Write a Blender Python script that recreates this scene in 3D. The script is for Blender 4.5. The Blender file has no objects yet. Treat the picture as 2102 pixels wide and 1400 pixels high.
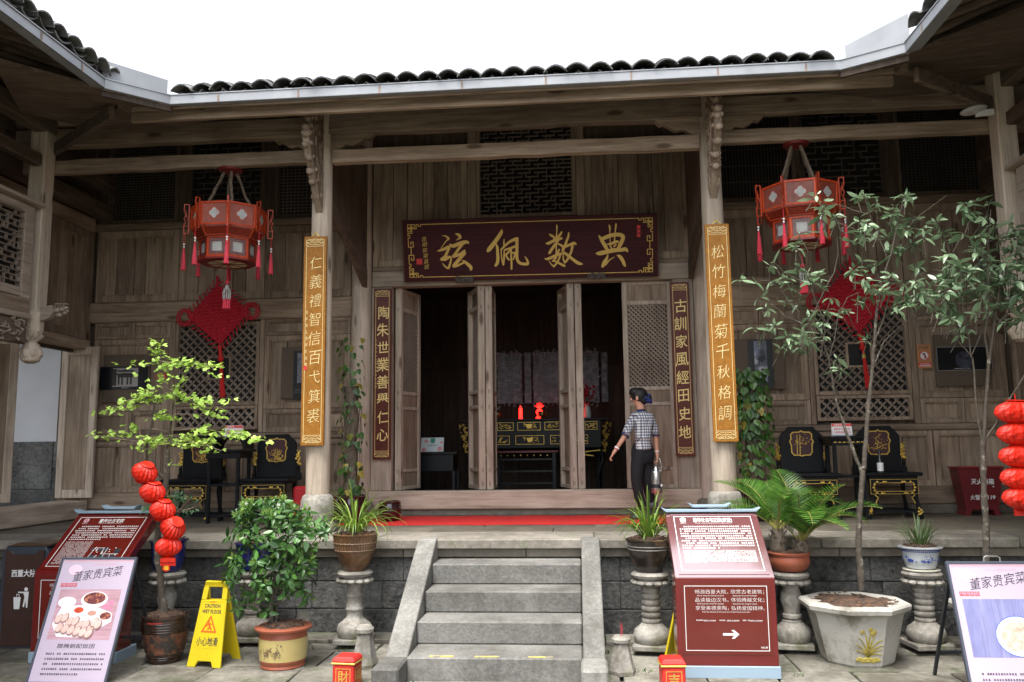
import bpy, bmesh, math, random
from mathutils import Vector, Matrix, noise
random.seed(7)
SC = bpy.context.scene
COL = SC.collection
R_ = math.radians
# ------------------------------------------------------------------ camera
F_PX, CXP, CYP, CZ = 1700.0, 1051.0, 700.0, 1.67
YAW, PITCH, ROLL = R_(4.7), R_(7.2), R_(-0.72)
CAM_M = Matrix.Rotation(YAW, 3, 'Z') @ Matrix.Rotation(math.pi/2 + PITCH, 3, 'X') @ Matrix.Rotation(ROLL, 3, 'Z')
cam_d = bpy.data.cameras.new('camera'); cam_d.sensor_width = 36.0
cam_d.lens = F_PX/2102*36; cam_d.clip_start = 0.05; cam_d.clip_end = 500
cam = bpy.data.objects.new('camera', cam_d); COL.objects.link(cam)
cam.matrix_world = Matrix.Translation((0, 0, CZ)) @ CAM_M.to_4x4()
SC.camera = cam
# ------------------------------------------------------------------ sky, sun, exposure (overcast noon)
W = bpy.data.worlds.new('World'); SC.world = W; W.use_nodes = True
nt = W.node_tree; nt.nodes.clear()
wo = nt.nodes.new('ShaderNodeOutputWorld'); bg = nt.nodes.new('ShaderNodeBackground')
sky = nt.nodes.new('ShaderNodeTexSky'); sky.sky_type = 'NISHITA'; sky.sun_disc = False
sky.sun_elevation = R_(68); sky.sun_rotation = R_(200); sky.dust_density = 3.0; sky.air_density = 1.0
hsv = nt.nodes.new('ShaderNodeHueSaturation'); hsv.inputs['Saturation'].default_value = 0.3
nt.links.new(sky.outputs[0], hsv.inputs['Color']); nt.links.new(hsv.outputs[0], bg.inputs[0])
bg.inputs[1].default_value = 0.15; nt.links.new(bg.outputs[0], wo.inputs[0])
sun_d = bpy.data.lights.new('sun', 'SUN'); sun_d.energy = 1.5; sun_d.angle = R_(30); sun_d.color = (1.0, 0.96, 0.9)
sun = bpy.data.objects.new('sun', sun_d); COL.objects.link(sun)
_sd = Vector((math.sin(R_(200))*math.cos(R_(68)), math.cos(R_(200))*math.cos(R_(68)), math.sin(R_(68))))
sun.rotation_euler = _sd.to_track_quat('Z', 'Y').to_euler()
SC.view_settings.view_transform = 'Standard'; SC.view_settings.look = 'None'
SC.view_settings.exposure = 1.9; SC.view_settings.gamma = 1.0
SC.cycles.max_bounces = 8; SC.cycles.diffuse_bounces = 6; SC.cycles.use_denoising = True
SC.cycles.use_adaptive_sampling = True

# ------------------------------------------------------------------ measuring helpers (photo pixel -> point on a plane of the real place)
def ray(px, py): return CAM_M @ Vector(((px-CXP)/F_PX, -(py-CYP)/F_PX, -1.0))
def PY(px, py, Y): r = ray(px, py); t = Y/r.y; return Vector((r.x*t, Y, CZ + r.z*t))
def PZ(px, py, Z): r = ray(px, py); t = (Z-CZ)/r.z; return Vector((r.x*t, r.y*t, Z))
def PPl(px, py, p0, n):
    r = ray(px, py); o = Vector((0, 0, CZ)); t = (Vector(p0)-o).dot(n)/r.dot(n); return o + r*t

# ------------------------------------------------------------------ object helpers
def tag(o, label=None, cat=None, group=None, kind=None):
    if label: o['label'] = label
    if cat: o['category'] = cat
    if group: o['group'] = group
    if kind: o['kind'] = kind
    return o
def thing(name, label, cat, loc=(0, 0, 0), rz=0.0, group=None):
    o = bpy.data.objects.new(name, None); COL.objects.link(o)
    o.location = loc; o.rotation_euler = (0, 0, rz); o.empty_display_size = 0.1
    return tag(o, label, cat, group)
def link(name, me, parent=None, mat=None, mw=None):
    o = bpy.data.objects.new(name, me); COL.objects.link(o)
    if mat is not None:
        me.materials.clear()
        for m in (mat if isinstance(mat, (list, tuple)) else [mat]): me.materials.append(m)
    if parent is not None: o.parent = parent
    if mw is not None: o.matrix_local = mw
    return o
class MB:
    def __init__(s): s.v = []; s.f = []; s.mi = []; s.m = 0; s.T = None
    def _a(s, vs, fs):
        b = len(s.v)
        s.v += [(s.T @ Vector(v)) if s.T is not None else Vector(v) for v in vs]
        for f in fs: s.f.append([b+i for i in f]); s.mi.append(s.m)
        return s
    def box(s, x0, x1, y0, y1, z0, z1):
        if x1 < x0: x0, x1 = x1, x0
        if y1 < y0: y0, y1 = y1, y0
        if z1 < z0: z0, z1 = z1, z0
        return s._a([(x0,y0,z0),(x1,y0,z0),(x1,y1,z0),(x0,y1,z0),(x0,y0,z1),(x1,y0,z1),(x1,y1,z1),(x0,y1,z1)],
                    [(0,3,2,1),(4,5,6,7),(0,1,5,4),(1,2,6,5),(2,3,7,6),(3,0,4,7)])
    def bar(s, a, b, w, h, up=(0,0,1)):
        a, b = Vector(a), Vector(b); d = (b-a)
        if d.length < 1e-6: return s
        d.normalize(); up = Vector(up)
        if abs(d.dot(up)) > .98: up = Vector((0,1,0))
        x = d.cross(up).normalized(); u = x.cross(d)
        vs = []
        for p in (a, b):
            for sx, su in ((-1,-1),(1,-1),(1,1),(-1,1)): vs.append(p + x*(sx*w/2) + u*(su*h/2))
        return s._a(vs, [(0,1,2,3),(7,6,5,4),(0,4,5,1),(1,5,6,2),(2,6,7,3),(3,7,4,0)])
    def tube(s, pts, rs, n=8, cap=True):
        pts = [Vector(p) for p in pts]
        if not isinstance(rs, (list, tuple)): rs = [rs]*len(pts)
        vs, fs = [], []; prev = None
        for i, p in enumerate(pts):
            d = (pts[min(i+1, len(pts)-1)] - pts[max(i-1, 0)])
            d = d.normalized() if d.length > 1e-7 else Vector((0,0,1))
            if prev is None: x = d.orthogonal().normalized()
            else:
                x = prev - d*prev.dot(d); x = x.normalized() if x.length > 1e-5 else d.orthogonal().normalized()
            prev = x; y = d.cross(x)
            for k in range(n):
                a = 2*math.pi*k/n; vs.append(p + (x*math.cos(a) + y*math.sin(a))*rs[i])
        for i in range(len(pts)-1):
            for k in range(n):
                k2 = (k+1) % n; fs.append((i*n+k, i*n+k2, (i+1)*n+k2, (i+1)*n+k))
        if cap: fs.append(tuple(range(n))[::-1]); fs.append(tuple((len(pts)-1)*n+k for k in range(n)))
        return s._a(vs, fs)
    def lathe(s, prof, n=24, c=(0,0,0), sq=None, rot=0.0, cap=True):
        vs, fs = [], []; c = Vector(c)
        for r, z in prof:
            for k in range(n):
                a = 2*math.pi*k/n + rot; q = 1.0
                vs.append(c + Vector((math.cos(a)*r*q, math.sin(a)*r*q, z)))
        for i in range(len(prof)-1):
            for k in range(n):
                k2 = (k+1) % n; fs.append((i*n+k, i*n+k2, (i+1)*n+k2, (i+1)*n+k))
        if cap: fs.append(tuple(range(n))[::-1]); fs.append(tuple((len(prof)-1)*n+k for k in range(n)))
        return s._a(vs, fs)
    def prism(s, poly, d):          # poly: list of 3-D points (planar), d: extrusion vector
        n = len(poly); d = Vector(d); ps = [Vector(p) for p in poly]
        return s._a(ps + [p+d for p in ps], [tuple(range(n))[::-1], tuple(n+i for i in range(n))] +
                    [(i, (i+1) % n, n+(i+1) % n, n+i) for i in range(n)])
    def quad(s, a, b, c, d): return s._a([a,b,c,d], [(0,1,2,3)])
    def ball(s, c, r, n=10, m=7, sc=(1,1,1)):
        prof = [(math.sin(math.pi*i/m)*1.0, -math.cos(math.pi*i/m)) for i in range(m+1)]
        c = Vector(c); vs, fs = [], []
        for pr, pz in prof:
            for k in range(n):
                a = 2*math.pi*k/n; vs.append(c + Vector((math.cos(a)*pr*r*sc[0], math.sin(a)*pr*r*sc[1], pz*r*sc[2])))
        for i in range(m):
            for k in range(n):
                k2 = (k+1) % n; fs.append((i*n+k, i*n+k2, (i+1)*n+k2, (i+1)*n+k))
        return s._a(vs, fs)
    def mesh(s, name, bevel=0, smooth=False, weld=False):
        me = bpy.data.meshes.new(name); me.from_pydata([tuple(v) for v in s.v], [], s.f)
        for i, p in enumerate(me.polygons): p.material_index = s.mi[i]
        bm = bmesh.new(); bm.from_mesh(me)
        if weld: bmesh.ops.remove_doubles(bm, verts=bm.verts, dist=1e-5)
        bmesh.ops.recalc_face_normals(bm, faces=bm.faces)
        if bevel:
            es = [e for e in bm.edges if len(e.link_faces) == 2 and e.calc_face_angle(0) > 0.6]
            bmesh.ops.bevel(bm, geom=es, offset=bevel, segments=1, affect='EDGES', clamp_overlap=True)
        if smooth:
            for f in bm.faces: f.smooth = True
            for e in bm.edges:
                if len(e.link_faces) == 2 and e.calc_face_angle(0) > (0.7 if smooth is True else smooth): e.smooth = False
        bm.to_mesh(me); bm.free(); me.update()
        return me
    def build(s, name, mat, parent=None, bevel=0, smooth=False, weld=False, mw=None):
        return link(name, s.mesh(name, bevel, smooth, weld), parent, mat, mw)

def copy_tree(o, parent=None):
    c = o.copy(); COL.objects.link(c)
    if parent is not None: c.parent = parent
    for ch in list(o.children): copy_tree(ch, c)
    return c
def at_local(parent, child):
    pass

# ------------------------------------------------------------------ materials
def nmat(name):
    m = bpy.data.materials.new(name); m.use_nodes = True
    n = m.node_tree; b = n.nodes['Principled BSDF']; return m, n, b
def ramp(n, stops):
    r = n.nodes.new('ShaderNodeValToRGB'); e = r.color_ramp.elements
    while len(e) > 1: e.remove(e[-1])
    e[0].position = stops[0][0]; e[0].color = (*stops[0][1], 1)
    for p, c in stops[1:]: k = e.new(p); k.color = (*c, 1)
    return r
def coords(n, scale, rand=True, src='Object'):
    tc = n.nodes.new('ShaderNodeTexCoord'); mp = n.nodes.new('ShaderNodeMapping'); mp.inputs['Scale'].default_value = scale
    if rand:
        oi = n.nodes.new('ShaderNodeObjectInfo'); ml = n.nodes.new('ShaderNodeMath'); ml.operation = 'MULTIPLY'; ml.inputs[1].default_value = 37.0
        ad = n.nodes.new('ShaderNodeVectorMath'); ad.operation = 'ADD'
        n.links.new(oi.outputs['Random'], ml.inputs[0]); n.links.new(tc.outputs[src], ad.inputs[0]); n.links.new(ml.outputs[0], ad.inputs[1])
        n.links.new(ad.outputs[0], mp.inputs[0])
    else: n.links.new(tc.outputs[src], mp.inputs[0])
    return mp
def noi(n, vec, scale, det=4, rough=.6, dist=0):
    t = n.nodes.new('ShaderNodeTexNoise'); t.inputs['Scale'].default_value = scale; t.inputs['Detail'].default_value = det
    t.inputs['Roughness'].default_value = rough; t.inputs['Distortion'].default_value = dist
    n.links.new(vec.outputs[0], t.inputs['Vector']); return t
def mixc(n, a, b, fac, mode='MIX'):
    m = n.nodes.new('ShaderNodeMix'); m.data_type = 'RGBA'; m.blend_type = mode
    for i, x in ((6, a), (7, b)):
        if isinstance(x, tuple): m.inputs[i].default_value = (*x, 1)
        else: n.links.new(x, m.inputs[i])
    if isinstance(fac, (int, float)): m.inputs[0].default_value = fac
    else: n.links.new(fac, m.inputs[0])
    return m.outputs[2]
def bump(n, b, h, strength=.3, dist=.01):
    bp = n.nodes.new('ShaderNodeBump'); bp.inputs['Strength'].default_value = strength; bp.inputs['Distance'].default_value = dist
    n.links.new(h, bp.inputs['Height']); n.links.new(bp.outputs[0], b.inputs['Normal'])
def wood(name, axis, dark, mid, light, rough=.75, knots=True, stain=.5):
    m, n, b = nmat(name)
    sc = {'x': (.7, 9, 9), 'y': (9, .7, 9), 'z': (9, 9, .7)}[axis]
    mp = coords(n, sc); g = noi(n, mp, 2.2, 6, .65, .6)
    sc2 = tuple(v*(3.2 if v > 1 else 1.2) for v in sc)
    mp2 = coords(n, sc2); g2 = noi(n, mp2, 3.0, 4, .6)
    r = ramp(n, [(.2, dark), (.5, mid), (.8, light)]); n.links.new(g.outputs[0], r.inputs[0])
    r2 = ramp(n, [(.36, (.35, .33, .31)), (.46, (1, 1, 1))]); n.links.new(g2.outputs[0], r2.inputs[0])
    c = mixc(n, r.outputs[0], r2.outputs[0], .3, 'MULTIPLY')
    mp3 = coords(n, (1, 1, 1)); st = noi(n, mp3, 1.3, 4, .6)
    r3 = ramp(n, [(.35, (.55, .5, .46)), (.6, (1.12, 1.1, 1.08))]); n.links.new(st.outputs[0], r3.inputs[0])
    c = mixc(n, c, r3.outputs[0], stain, 'MULTIPLY')
    if knots:
        k = {'x': (1.6, 5, 5), 'y': (5, 1.6, 5), 'z': (5, 5, 1.6)}[axis]
        mp4 = coords(n, k); vo = n.nodes.new('ShaderNodeTexVoronoi'); vo.inputs['Scale'].default_value = .8
        n.links.new(mp4.outputs[0], vo.inputs['Vector'])
        r4 = ramp(n, [(.07, (.25, .2, .17)), (.14, (1, 1, 1))]); n.links.new(vo.outputs['Distance'], r4.inputs[0])
        c = mixc(n, c, r4.outputs[0], .8, 'MULTIPLY')
    oi = n.nodes.new('ShaderNodeObjectInfo'); mr = n.nodes.new('ShaderNodeMapRange'); mr.inputs[3].default_value = .74; mr.inputs[4].default_value = 1.24
    n.links.new(oi.outputs['Random'], mr.inputs[0])
    hs = n.nodes.new('ShaderNodeHueSaturation'); n.links.new(mr.outputs[0], hs.inputs['Value']); n.links.new(c, hs.inputs['Color'])
    n.links.new(hs.outputs[0], b.inputs['Base Color']); b.inputs['Roughness'].default_value = rough
    mx = n.nodes.new('ShaderNodeMath'); mx.operation = 'ADD'; n.links.new(g.outputs[0], mx.inputs[0]); n.links.new(g2.outputs[0], mx.inputs[1])
    b.inputs['Specular IOR Level'].default_value = .2 if rough > .45 else .3
    bump(n, b, mx.outputs[0], .32, .006)
    return m
def speck(name, base, var=.35, scale=6, rough=.6, metallic=0, bstr=.2, bscale=40, bdist=.004, spec=.5, dirt=None, dscale=2.5, dpos=(.5,.66), rand=True, coat=0):
    m, n, b = nmat(name)
    mp = coords(n, (1, 1, 1), rand); t = noi(n, mp, scale, 5, .6)
    lo = tuple(c*(1-var) for c in base); hi = tuple(min(1, c*(1+var)) for c in base)
    r = ramp(n, [(.32, lo), (.68, hi)]); n.links.new(t.outputs[0], r.inputs[0]); c = r.outputs[0]
    if dirt:
        t2 = noi(n, mp, dscale, 6, .7); r2 = ramp(n, [(dpos[0], (0,0,0)), (dpos[1], (1,1,1))]); n.links.new(t2.outputs[0], r2.inputs[0])
        c = mixc(n, c, dirt, r2.outputs[0])
    n.links.new(c, b.inputs['Base Color']); b.inputs['Roughness'].default_value = rough; b.inputs['Metallic'].default_value = metallic
    b.inputs['Specular IOR Level'].default_value = spec
    if coat: b.inputs['Coat Weight'].default_value = coat; b.inputs['Coat Roughness'].default_value = .08
    if bstr:
        t3 = noi(n, mp, bscale, 4, .6); bump(n, b, t3.outputs[0], bstr, bdist)
    return m
def plain(name, c, rough=.5, metallic=0, emit=0, spec=.5, coat=0):
    m, n, b = nmat(name); b.inputs['Base Color'].default_value = (*c, 1); b.inputs['Roughness'].default_value = rough
    b.inputs['Metallic'].default_value = metallic; b.inputs['Specular IOR Level'].default_value = spec
    if emit: b.inputs['Emission Color'].default_value = (*c, 1); b.inputs['Emission Strength'].default_value = emit
    if coat: b.inputs['Coat Weight'].default_value = coat; b.inputs['Coat Roughness'].default_value = .06
    return m
def stonem(name, base, scale=30, bstr=.6, bdist=.02, rough=.85, dirt=(.05,.05,.045), dpos=(.5,.7), dscale=1.6, var=.4, moss=None):
    m, n, b = nmat(name)
    mp = coords(n, (1,1,1)); t = noi(n, mp, scale, 8, .7); t0 = noi(n, mp, 2.2, 5, .6)
    lo = tuple(c*(1-var) for c in base); hi = tuple(min(1, c*(1+var)) for c in base)
    ad = n.nodes.new('ShaderNodeMath'); ad.operation = 'ADD'; n.links.new(t.outputs[0], ad.inputs[0]); n.links.new(t0.outputs[0], ad.inputs[1])
    hf = n.nodes.new('ShaderNodeMath'); hf.operation = 'MULTIPLY'; hf.inputs[1].default_value = .5; n.links.new(ad.outputs[0], hf.inputs[0])
    r = ramp(n, [(.38, lo), (.5, base), (.62, hi)]); n.links.new(hf.outputs[0], r.inputs[0]); c = r.outputs[0]
    t2 = noi(n, mp, dscale, 6, .7); r2 = ramp(n, [(dpos[0], (0,0,0)), (dpos[1], (.85,.85,.85))]); n.links.new(t2.outputs[0], r2.inputs[0])
    c = mixc(n, c, dirt, r2.outputs[0])
    if moss:
        t4 = noi(n, coords(n, (1,1,1), False), 2.3, 7, .75); r4 = ramp(n, [(.54, (0,0,0)), (.66, (.9,.9,.9))]); n.links.new(t4.outputs[0], r4.inputs[0])
        c = mixc(n, c, moss, r4.outputs[0])
    oi = n.nodes.new('ShaderNodeObjectInfo'); mr = n.nodes.new('ShaderNodeMapRange'); mr.inputs[3].default_value = .8; mr.inputs[4].default_value = 1.2
    n.links.new(oi.outputs['Random'], mr.inputs[0]); hs = n.nodes.new('ShaderNodeHueSaturation')
    n.links.new(mr.outputs[0], hs.inputs['Value']); n.links.new(c, hs.inputs['Color'])
    n.links.new(hs.outputs[0], b.inputs['Base Color']); b.inputs['Roughness'].default_value = rough
    bump(n, b, t.outputs[0], bstr, bdist)
    return m
def leafm(name, lo, hi, rough=.4, trans=.25, spec=.5):
    m, n, b = nmat(name)
    oi = n.nodes.new('ShaderNodeObjectInfo'); mp = coords(n, (1,1,1), False); t = noi(n, mp, 18, 3)
    ge = n.nodes.new('ShaderNodeNewGeometry')
    ad = n.nodes.new('ShaderNodeMath'); ad.operation = 'ADD'; n.links.new(oi.outputs['Random'], ad.inputs[0]); n.links.new(ge.outputs['Random Per Island'], ad.inputs[1])
    fr = n.nodes.new('ShaderNodeMath'); fr.operation = 'FRACT'; n.links.new(ad.outputs[0], fr.inputs[0])
    r = ramp(n, [(0, lo), (.75, hi), (1, tuple(min(1, h*1.25) for h in hi))]); n.links.new(fr.outputs[0], r.inputs[0])
    r2 = ramp(n, [(.3, (.75,.75,.75)), (.7, (1.15,1.15,1.15))]); n.links.new(t.outputs[0], r2.inputs[0])
    c = mixc(n, r.outputs[0], r2.outputs[0], .6, 'MULTIPLY')
    n.links.new(c, b.inputs['Base Color']); b.inputs['Roughness'].default_value = rough; b.inputs['Specular IOR Level'].default_value = spec
    tr = n.nodes.new('ShaderNodeBsdfTranslucent'); n.links.new(c, tr.inputs[0]); ms = n.nodes.new('ShaderNodeMixShader'); ms.inputs[0].default_value = trans
    out = n.nodes['Material Output']; n.links.new(b.outputs[0], ms.inputs[1]); n.links.new(tr.outputs[0], ms.inputs[2]); n.links.new(ms.outputs[0], out.inputs[0])
    return m
M = {}
for ax in 'xyz':
    M['wood_'+ax] = wood('weathered_wood_'+ax, ax, (.13,.09,.062), (.28,.212,.155), (.44,.35,.27))
    M['pale_'+ax] = wood('pale_wood_'+ax, ax, (.22,.168,.128), (.40,.33,.265), (.55,.47,.395), stain=.35)
    M['col_'+ax] = wood('column_wood_'+ax, ax, (.3,.24,.185), (.5,.42,.335), (.64,.56,.47), stain=.4)
    M['dark_'+ax] = wood('smoked_shaded_wood_'+ax, ax, (.055,.039,.03), (.125,.092,.069), (.2,.157,.12))  # smoke tone, with the shade under the eaves also put into the colour
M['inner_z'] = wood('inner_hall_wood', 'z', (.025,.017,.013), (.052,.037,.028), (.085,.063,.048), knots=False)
M['black_in'] = speck('black_interior', (.012,.011,.011), .3, 5, .8, bstr=0)  # even near-black for window backings, attic wall and tenon marks
M['lattice'] = wood('lattice_wood', 'z', (.14,.11,.085), (.25,.2,.16), (.34,.28,.23), knots=False)
M['lattice_dk'] = wood('dark_lattice_wood', 'z', (.06,.052,.045), (.105,.09,.08), (.15,.135,.118), knots=False)
M['tile'] = speck('grey_roof_tile', (.15,.152,.148), .7, 9, .75, bstr=.3, bscale=60, dirt=(.16,.17,.14), dscale=6, dpos=(.58,.72))
M['mortar'] = speck('grey_mortar', (.2,.2,.19), .3, 9, .9)
M['gutter'] = speck('galvanised_gutter', (.26,.27,.285), .12, 3, .5, .2, bstr=.05, dirt=(.35,.33,.3), dpos=(.6,.75))
M['gutter_in'] = speck('rusty_joint', (.22,.16,.13), .4, 20, .8)
M['plaster'] = speck('white_plaster', (.45,.46,.49), .08, 2, .9, bstr=.15, bscale=30, dirt=(.5,.48,.45), dpos=(.6,.8))
M['stone_dk'] = stonem('dark_basalt', (.08,.08,.077), 24, 1.0, .045, dirt=(.15,.14,.12), dpos=(.54,.66), dscale=4.5, var=.85)
M['stone_step'] = stonem('step_stone', (.16,.156,.143), 38, .55, .012, dirt=(.075,.069,.058), dpos=(.47,.7), dscale=3.0)
M['coping'] = stonem('coping_stone', (.185,.168,.14), 24, .4, .01, dirt=(.095,.085,.065), dpos=(.48,.7), moss=(.1,.105,.065))
M['paving'] = stonem('courtyard_paving', (.185,.175,.145), 20, .6, .015, dirt=(.06,.052,.038), dpos=(.45,.6), moss=(.06,.075,.03))
M['earth'] = stonem('mossy_joint_earth', (.09,.085,.06), 30, .6, .01, moss=(.07,.1,.035))
M['floor'] = stonem('veranda_floor_stone', (.135,.118,.092), 12, .25, .006, dirt=(.075,.062,.045), dpos=(.45,.7), rough=.6)
M['pedestal'] = stonem('carved_pedestal_stone', (.27,.253,.222), 30, .5, .008, dirt=(.1,.09,.07), dpos=(.46,.64), dscale=5, moss=(.12,.125,.065))
M['carpet'] = speck('red_carpet', (.5,.012,.01), .12, 60, .95, bstr=.5, bscale=220, bdist=.003)
M['gold'] = speck('gold_paint', (.62,.42,.09), .2, 30, .38, .55, bstr=.1)
M['gold_fl'] = plain('gold_lettering', (.6,.39,.085), .55, 0)
M['cream'] = plain('cream_inlay', (.72,.58,.27), .5)
M['maroon'] = wood('maroon_lacquered_board', 'x', (.022,.004,.006), (.036,.005,.007), (.065,.007,.008), rough=.6, knots=False, stain=.3)
M['maroon_z'] = wood('red_brown_board', 'z', (.05,.01,.006), (.095,.018,.01), (.14,.028,.014), rough=.4, knots=False, stain=.3)
M['amber'] = wood('amber_varnished_board', 'z', (.20,.078,.01), (.295,.125,.018), (.37,.165,.026), rough=.5, knots=False, stain=.25)
M['amber_edge'] = plain('board_dark_edge', (.07,.025,.012), .5)
M['redwood'] = wood('red_orange_lacquer', 'z', (.26,.025,.01), (.42,.048,.013), (.56,.08,.018), rough=.4, knots=False, stain=.3)
M['redwood_dk'] = plain('dark_red_lacquer', (.16,.012,.01), .4)
M['paper'] = speck('lantern_paper', (.36,.36,.34), .15, 14, .9, bstr=.1)
M['tassel'] = speck('pink_red_tassel', (.5,.025,.05), .2, 40, .7)
M['knot'] = speck('crimson_cord', (.5,.011,.03), .2, 60, .7, bstr=.4, bscale=300)
M['knot_b'] = speck('bright_red_cord', (.6,.01,.01), .2, 60, .6)
M['rope'] = speck('old_rope', (.16,.12,.085), .4, 40, .95, bstr=.8, bscale=120, bdist=.01)
M['lacquer'] = speck('black_lacquer', (.007,.008,.01), .3, 6, .4, bstr=.05, spec=.22)
M['blackm'] = plain('black_plastic', (.02,.022,.028), .4)
M['white'] = plain('white_paint', (.8,.8,.8), .5)
M['print_w'] = plain('white_print', (.7,.69,.68), .5)
M['print_d'] = plain('dark_print', (.03,.025,.035), .6)
M['print_r'] = plain('red_print', (.55,.03,.03), .6)
M['board_red'] = speck('board_red_enamel', (.125,.01,.01), .08, 3, .22, bstr=0, spec=.55, coat=.4)
M['board_glare'] = speck('board_acrylic_glare_tint', (.15,.055,.058), .05, 3, .1, bstr=0, spec=1, coat=0)  # pale sky glare partly put into the pinkish base colour
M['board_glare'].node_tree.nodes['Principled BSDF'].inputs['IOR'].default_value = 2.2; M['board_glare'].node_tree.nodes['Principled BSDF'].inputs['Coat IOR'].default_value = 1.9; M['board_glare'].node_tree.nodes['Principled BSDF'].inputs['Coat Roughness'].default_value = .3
M['board_red2'] = speck('board_red_print', (.115,.011,.007), .06, 3, .18, bstr=0, spec=.6, coat=.5)
M['board_blue'] = plain('blue_grey_metal', (.25,.34,.42), .45)
M['yellow'] = speck('yellow_plastic', (.55,.42,.01), .06, 4, .4, bstr=.1, bscale=60, bdist=.002)
M['soil'] = speck('potting_soil', (.075,.045,.03), .6, 40, .95, bstr=1, bscale=60, bdist=.02, dirt=(.2,.09,.04), dscale=25, dpos=(.55,.62))
M['bark'] = speck('grey_bark', (.065,.053,.04), .4, 30, .9, bstr=.8, bscale=70, bdist=.008, dirt=(.27,.25,.2), dscale=14, dpos=(.55,.65))
M['bark_dk'] = speck('brown_bark', (.12,.095,.07), .4, 30, .9, bstr=.6, bscale=60, bdist=.008)
M['twig'] = speck('brown_twig', (.16,.12,.085), .3, 30, .9)
M['twig_dk'] = speck('dark_twig', (.07,.058,.042), .35, 30, .9, dirt=(.2,.19,.16), dscale=20, dpos=(.6,.68))
M['skin'] = speck('skin', (.55,.27,.18), .06, 8, .5, bstr=0)
M['bright_gold'] = plain('bright_gold_characters', (.82,.62,.24), .55)
M['hair'] = speck('black_hair', (.006,.005,.005), .3, 60, .6, bstr=.5, bscale=160)
M['steel'] = speck('brushed_steel', (.6,.6,.6), .1, 20, .25, .9, bstr=.02)
M['cloth_black'] = speck('black_trousers', (.004,.0045,.007), .3, 9, .85, bstr=.3, bscale=14, bdist=.02)
M['clay'] = speck('terracotta', (.3,.085,.045), .2, 8, .5, bstr=.15, dirt=(.13,.06,.04), dpos=(.55,.7))
M['red_paper'] = speck('glossy_red_paper', (.62,.018,.005), .2, 14, .5, bstr=.1)
# ================================================================== SETTING: ground, platform, stairs
Z0 = 0.85
gnd = MB().box(-60, 60, -30, 7.52, -.3, -.03).box(-60, 60, 7.52, 70, -.3, -.035).build('ground', M['earth'], None)
tag(gnd, kind='structure')
def slab_mesh(w, d, h, rng):
    j = lambda: rng.uniform(-.012, .012)
    mb = MB(); vs = [(-w/2+j(), -d/2+j()), (w/2+j(), -d/2+j()), (w/2+j(), d/2+j()), (-w/2+j(), d/2+j())]
    mb.prism([(x, y, 0) for x, y in vs], (0, 0, h)); return mb.mesh('paving_stone', bevel=.006)
rng = random.Random(3)
y = 3.9; row = 0
while y < 7.2:
    d = rng.choice([.34, .42, .5])
    if y + d > 7.22: d = 7.24-y
    if d < .12: break
    x = -6.2 + rng.uniform(0, .5)
    while x < 5.6:
        w = rng.uniform(.45, .95)
        me = slab_mesh(w-.016, d-.016, .05, rng)
        o = link('paving_stone', me, gnd, M['paving']); o.location = (x+w/2, y+d/2, -.05 + rng.uniform(-.004, .006)); o.rotation_euler = (rng.uniform(-.006,.006), rng.uniform(-.006,.006), 0)
        x += w
    y += d
# platform: core, veranda floor, coping, wall blocks
plat = MB().box(-9, 8, 7.56, 16, -.03, Z0-.05).build('stone_platform', M['stone_dk'], None)
tag(plat, kind='structure')
rng = random.Random(5)
x = -8.6
while x < 7.6:                                   # coping slabs
    w = rng.uniform(1.3, 2.0)
    MB().box(x+.002, x+w-.002, 7.44, 8.06, Z0-.085, Z0+rng.uniform(-.002,.003)).build('coping_slab', M['coping'], plat, bevel=.01)
    x += w
x = -8.6
while x < 7.6:                                   # moulding under the coping
    w = rng.uniform(1.0, 1.8); MB().box(x+.002, x+w-.002, 7.49, 7.6, Z0-.16, Z0-.087).build('moulding_slab', M['floor'], plat, bevel=.006); x += w
zc = [0.0, .235, .475, Z0-.162]
for r in range(3):
    x = -8.5 + rng.uniform(0, .4)
    while x < 7.4:
        w = rng.uniform(.38, .82)
        MB().box(x+.002, x+w-.002, 7.53+rng.uniform(-.008,.005), 7.6, zc[r]+.002, zc[r+1]-.002).build('stone_block', M['stone_dk'], plat, bevel=.008)
        x += w
x = -8.5
while x < 7.4:                                   # footing ledge
    w = rng.uniform(.6, 1.2); MB().box(x+.004, x+w-.004, 7.25, 7.52, -.04, .035+rng.uniform(-.006,.006)).build('footing_stone', M['paving'], plat, bevel=.008); x += w
yy = 8.065
while yy < 10.2:                                 # veranda floor slabs
    d = rng.uniform(.45, .6); x = -8.6 + rng.uniform(0, .8)
    while x < 7.4:
        w = rng.uniform(.8, 1.5)
        MB().box(x+.002, x+w-.002, yy+.002, yy+d-.002, Z0-.05, Z0+rng.uniform(-.002,.002)).build('floor_slab', M['floor'], plat, bevel=.004); x += w
    yy += d
MB().box(-9, 8, yy, 16, Z0-.05, Z0-.001).build('floor_slab', M['floor'], plat)
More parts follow.
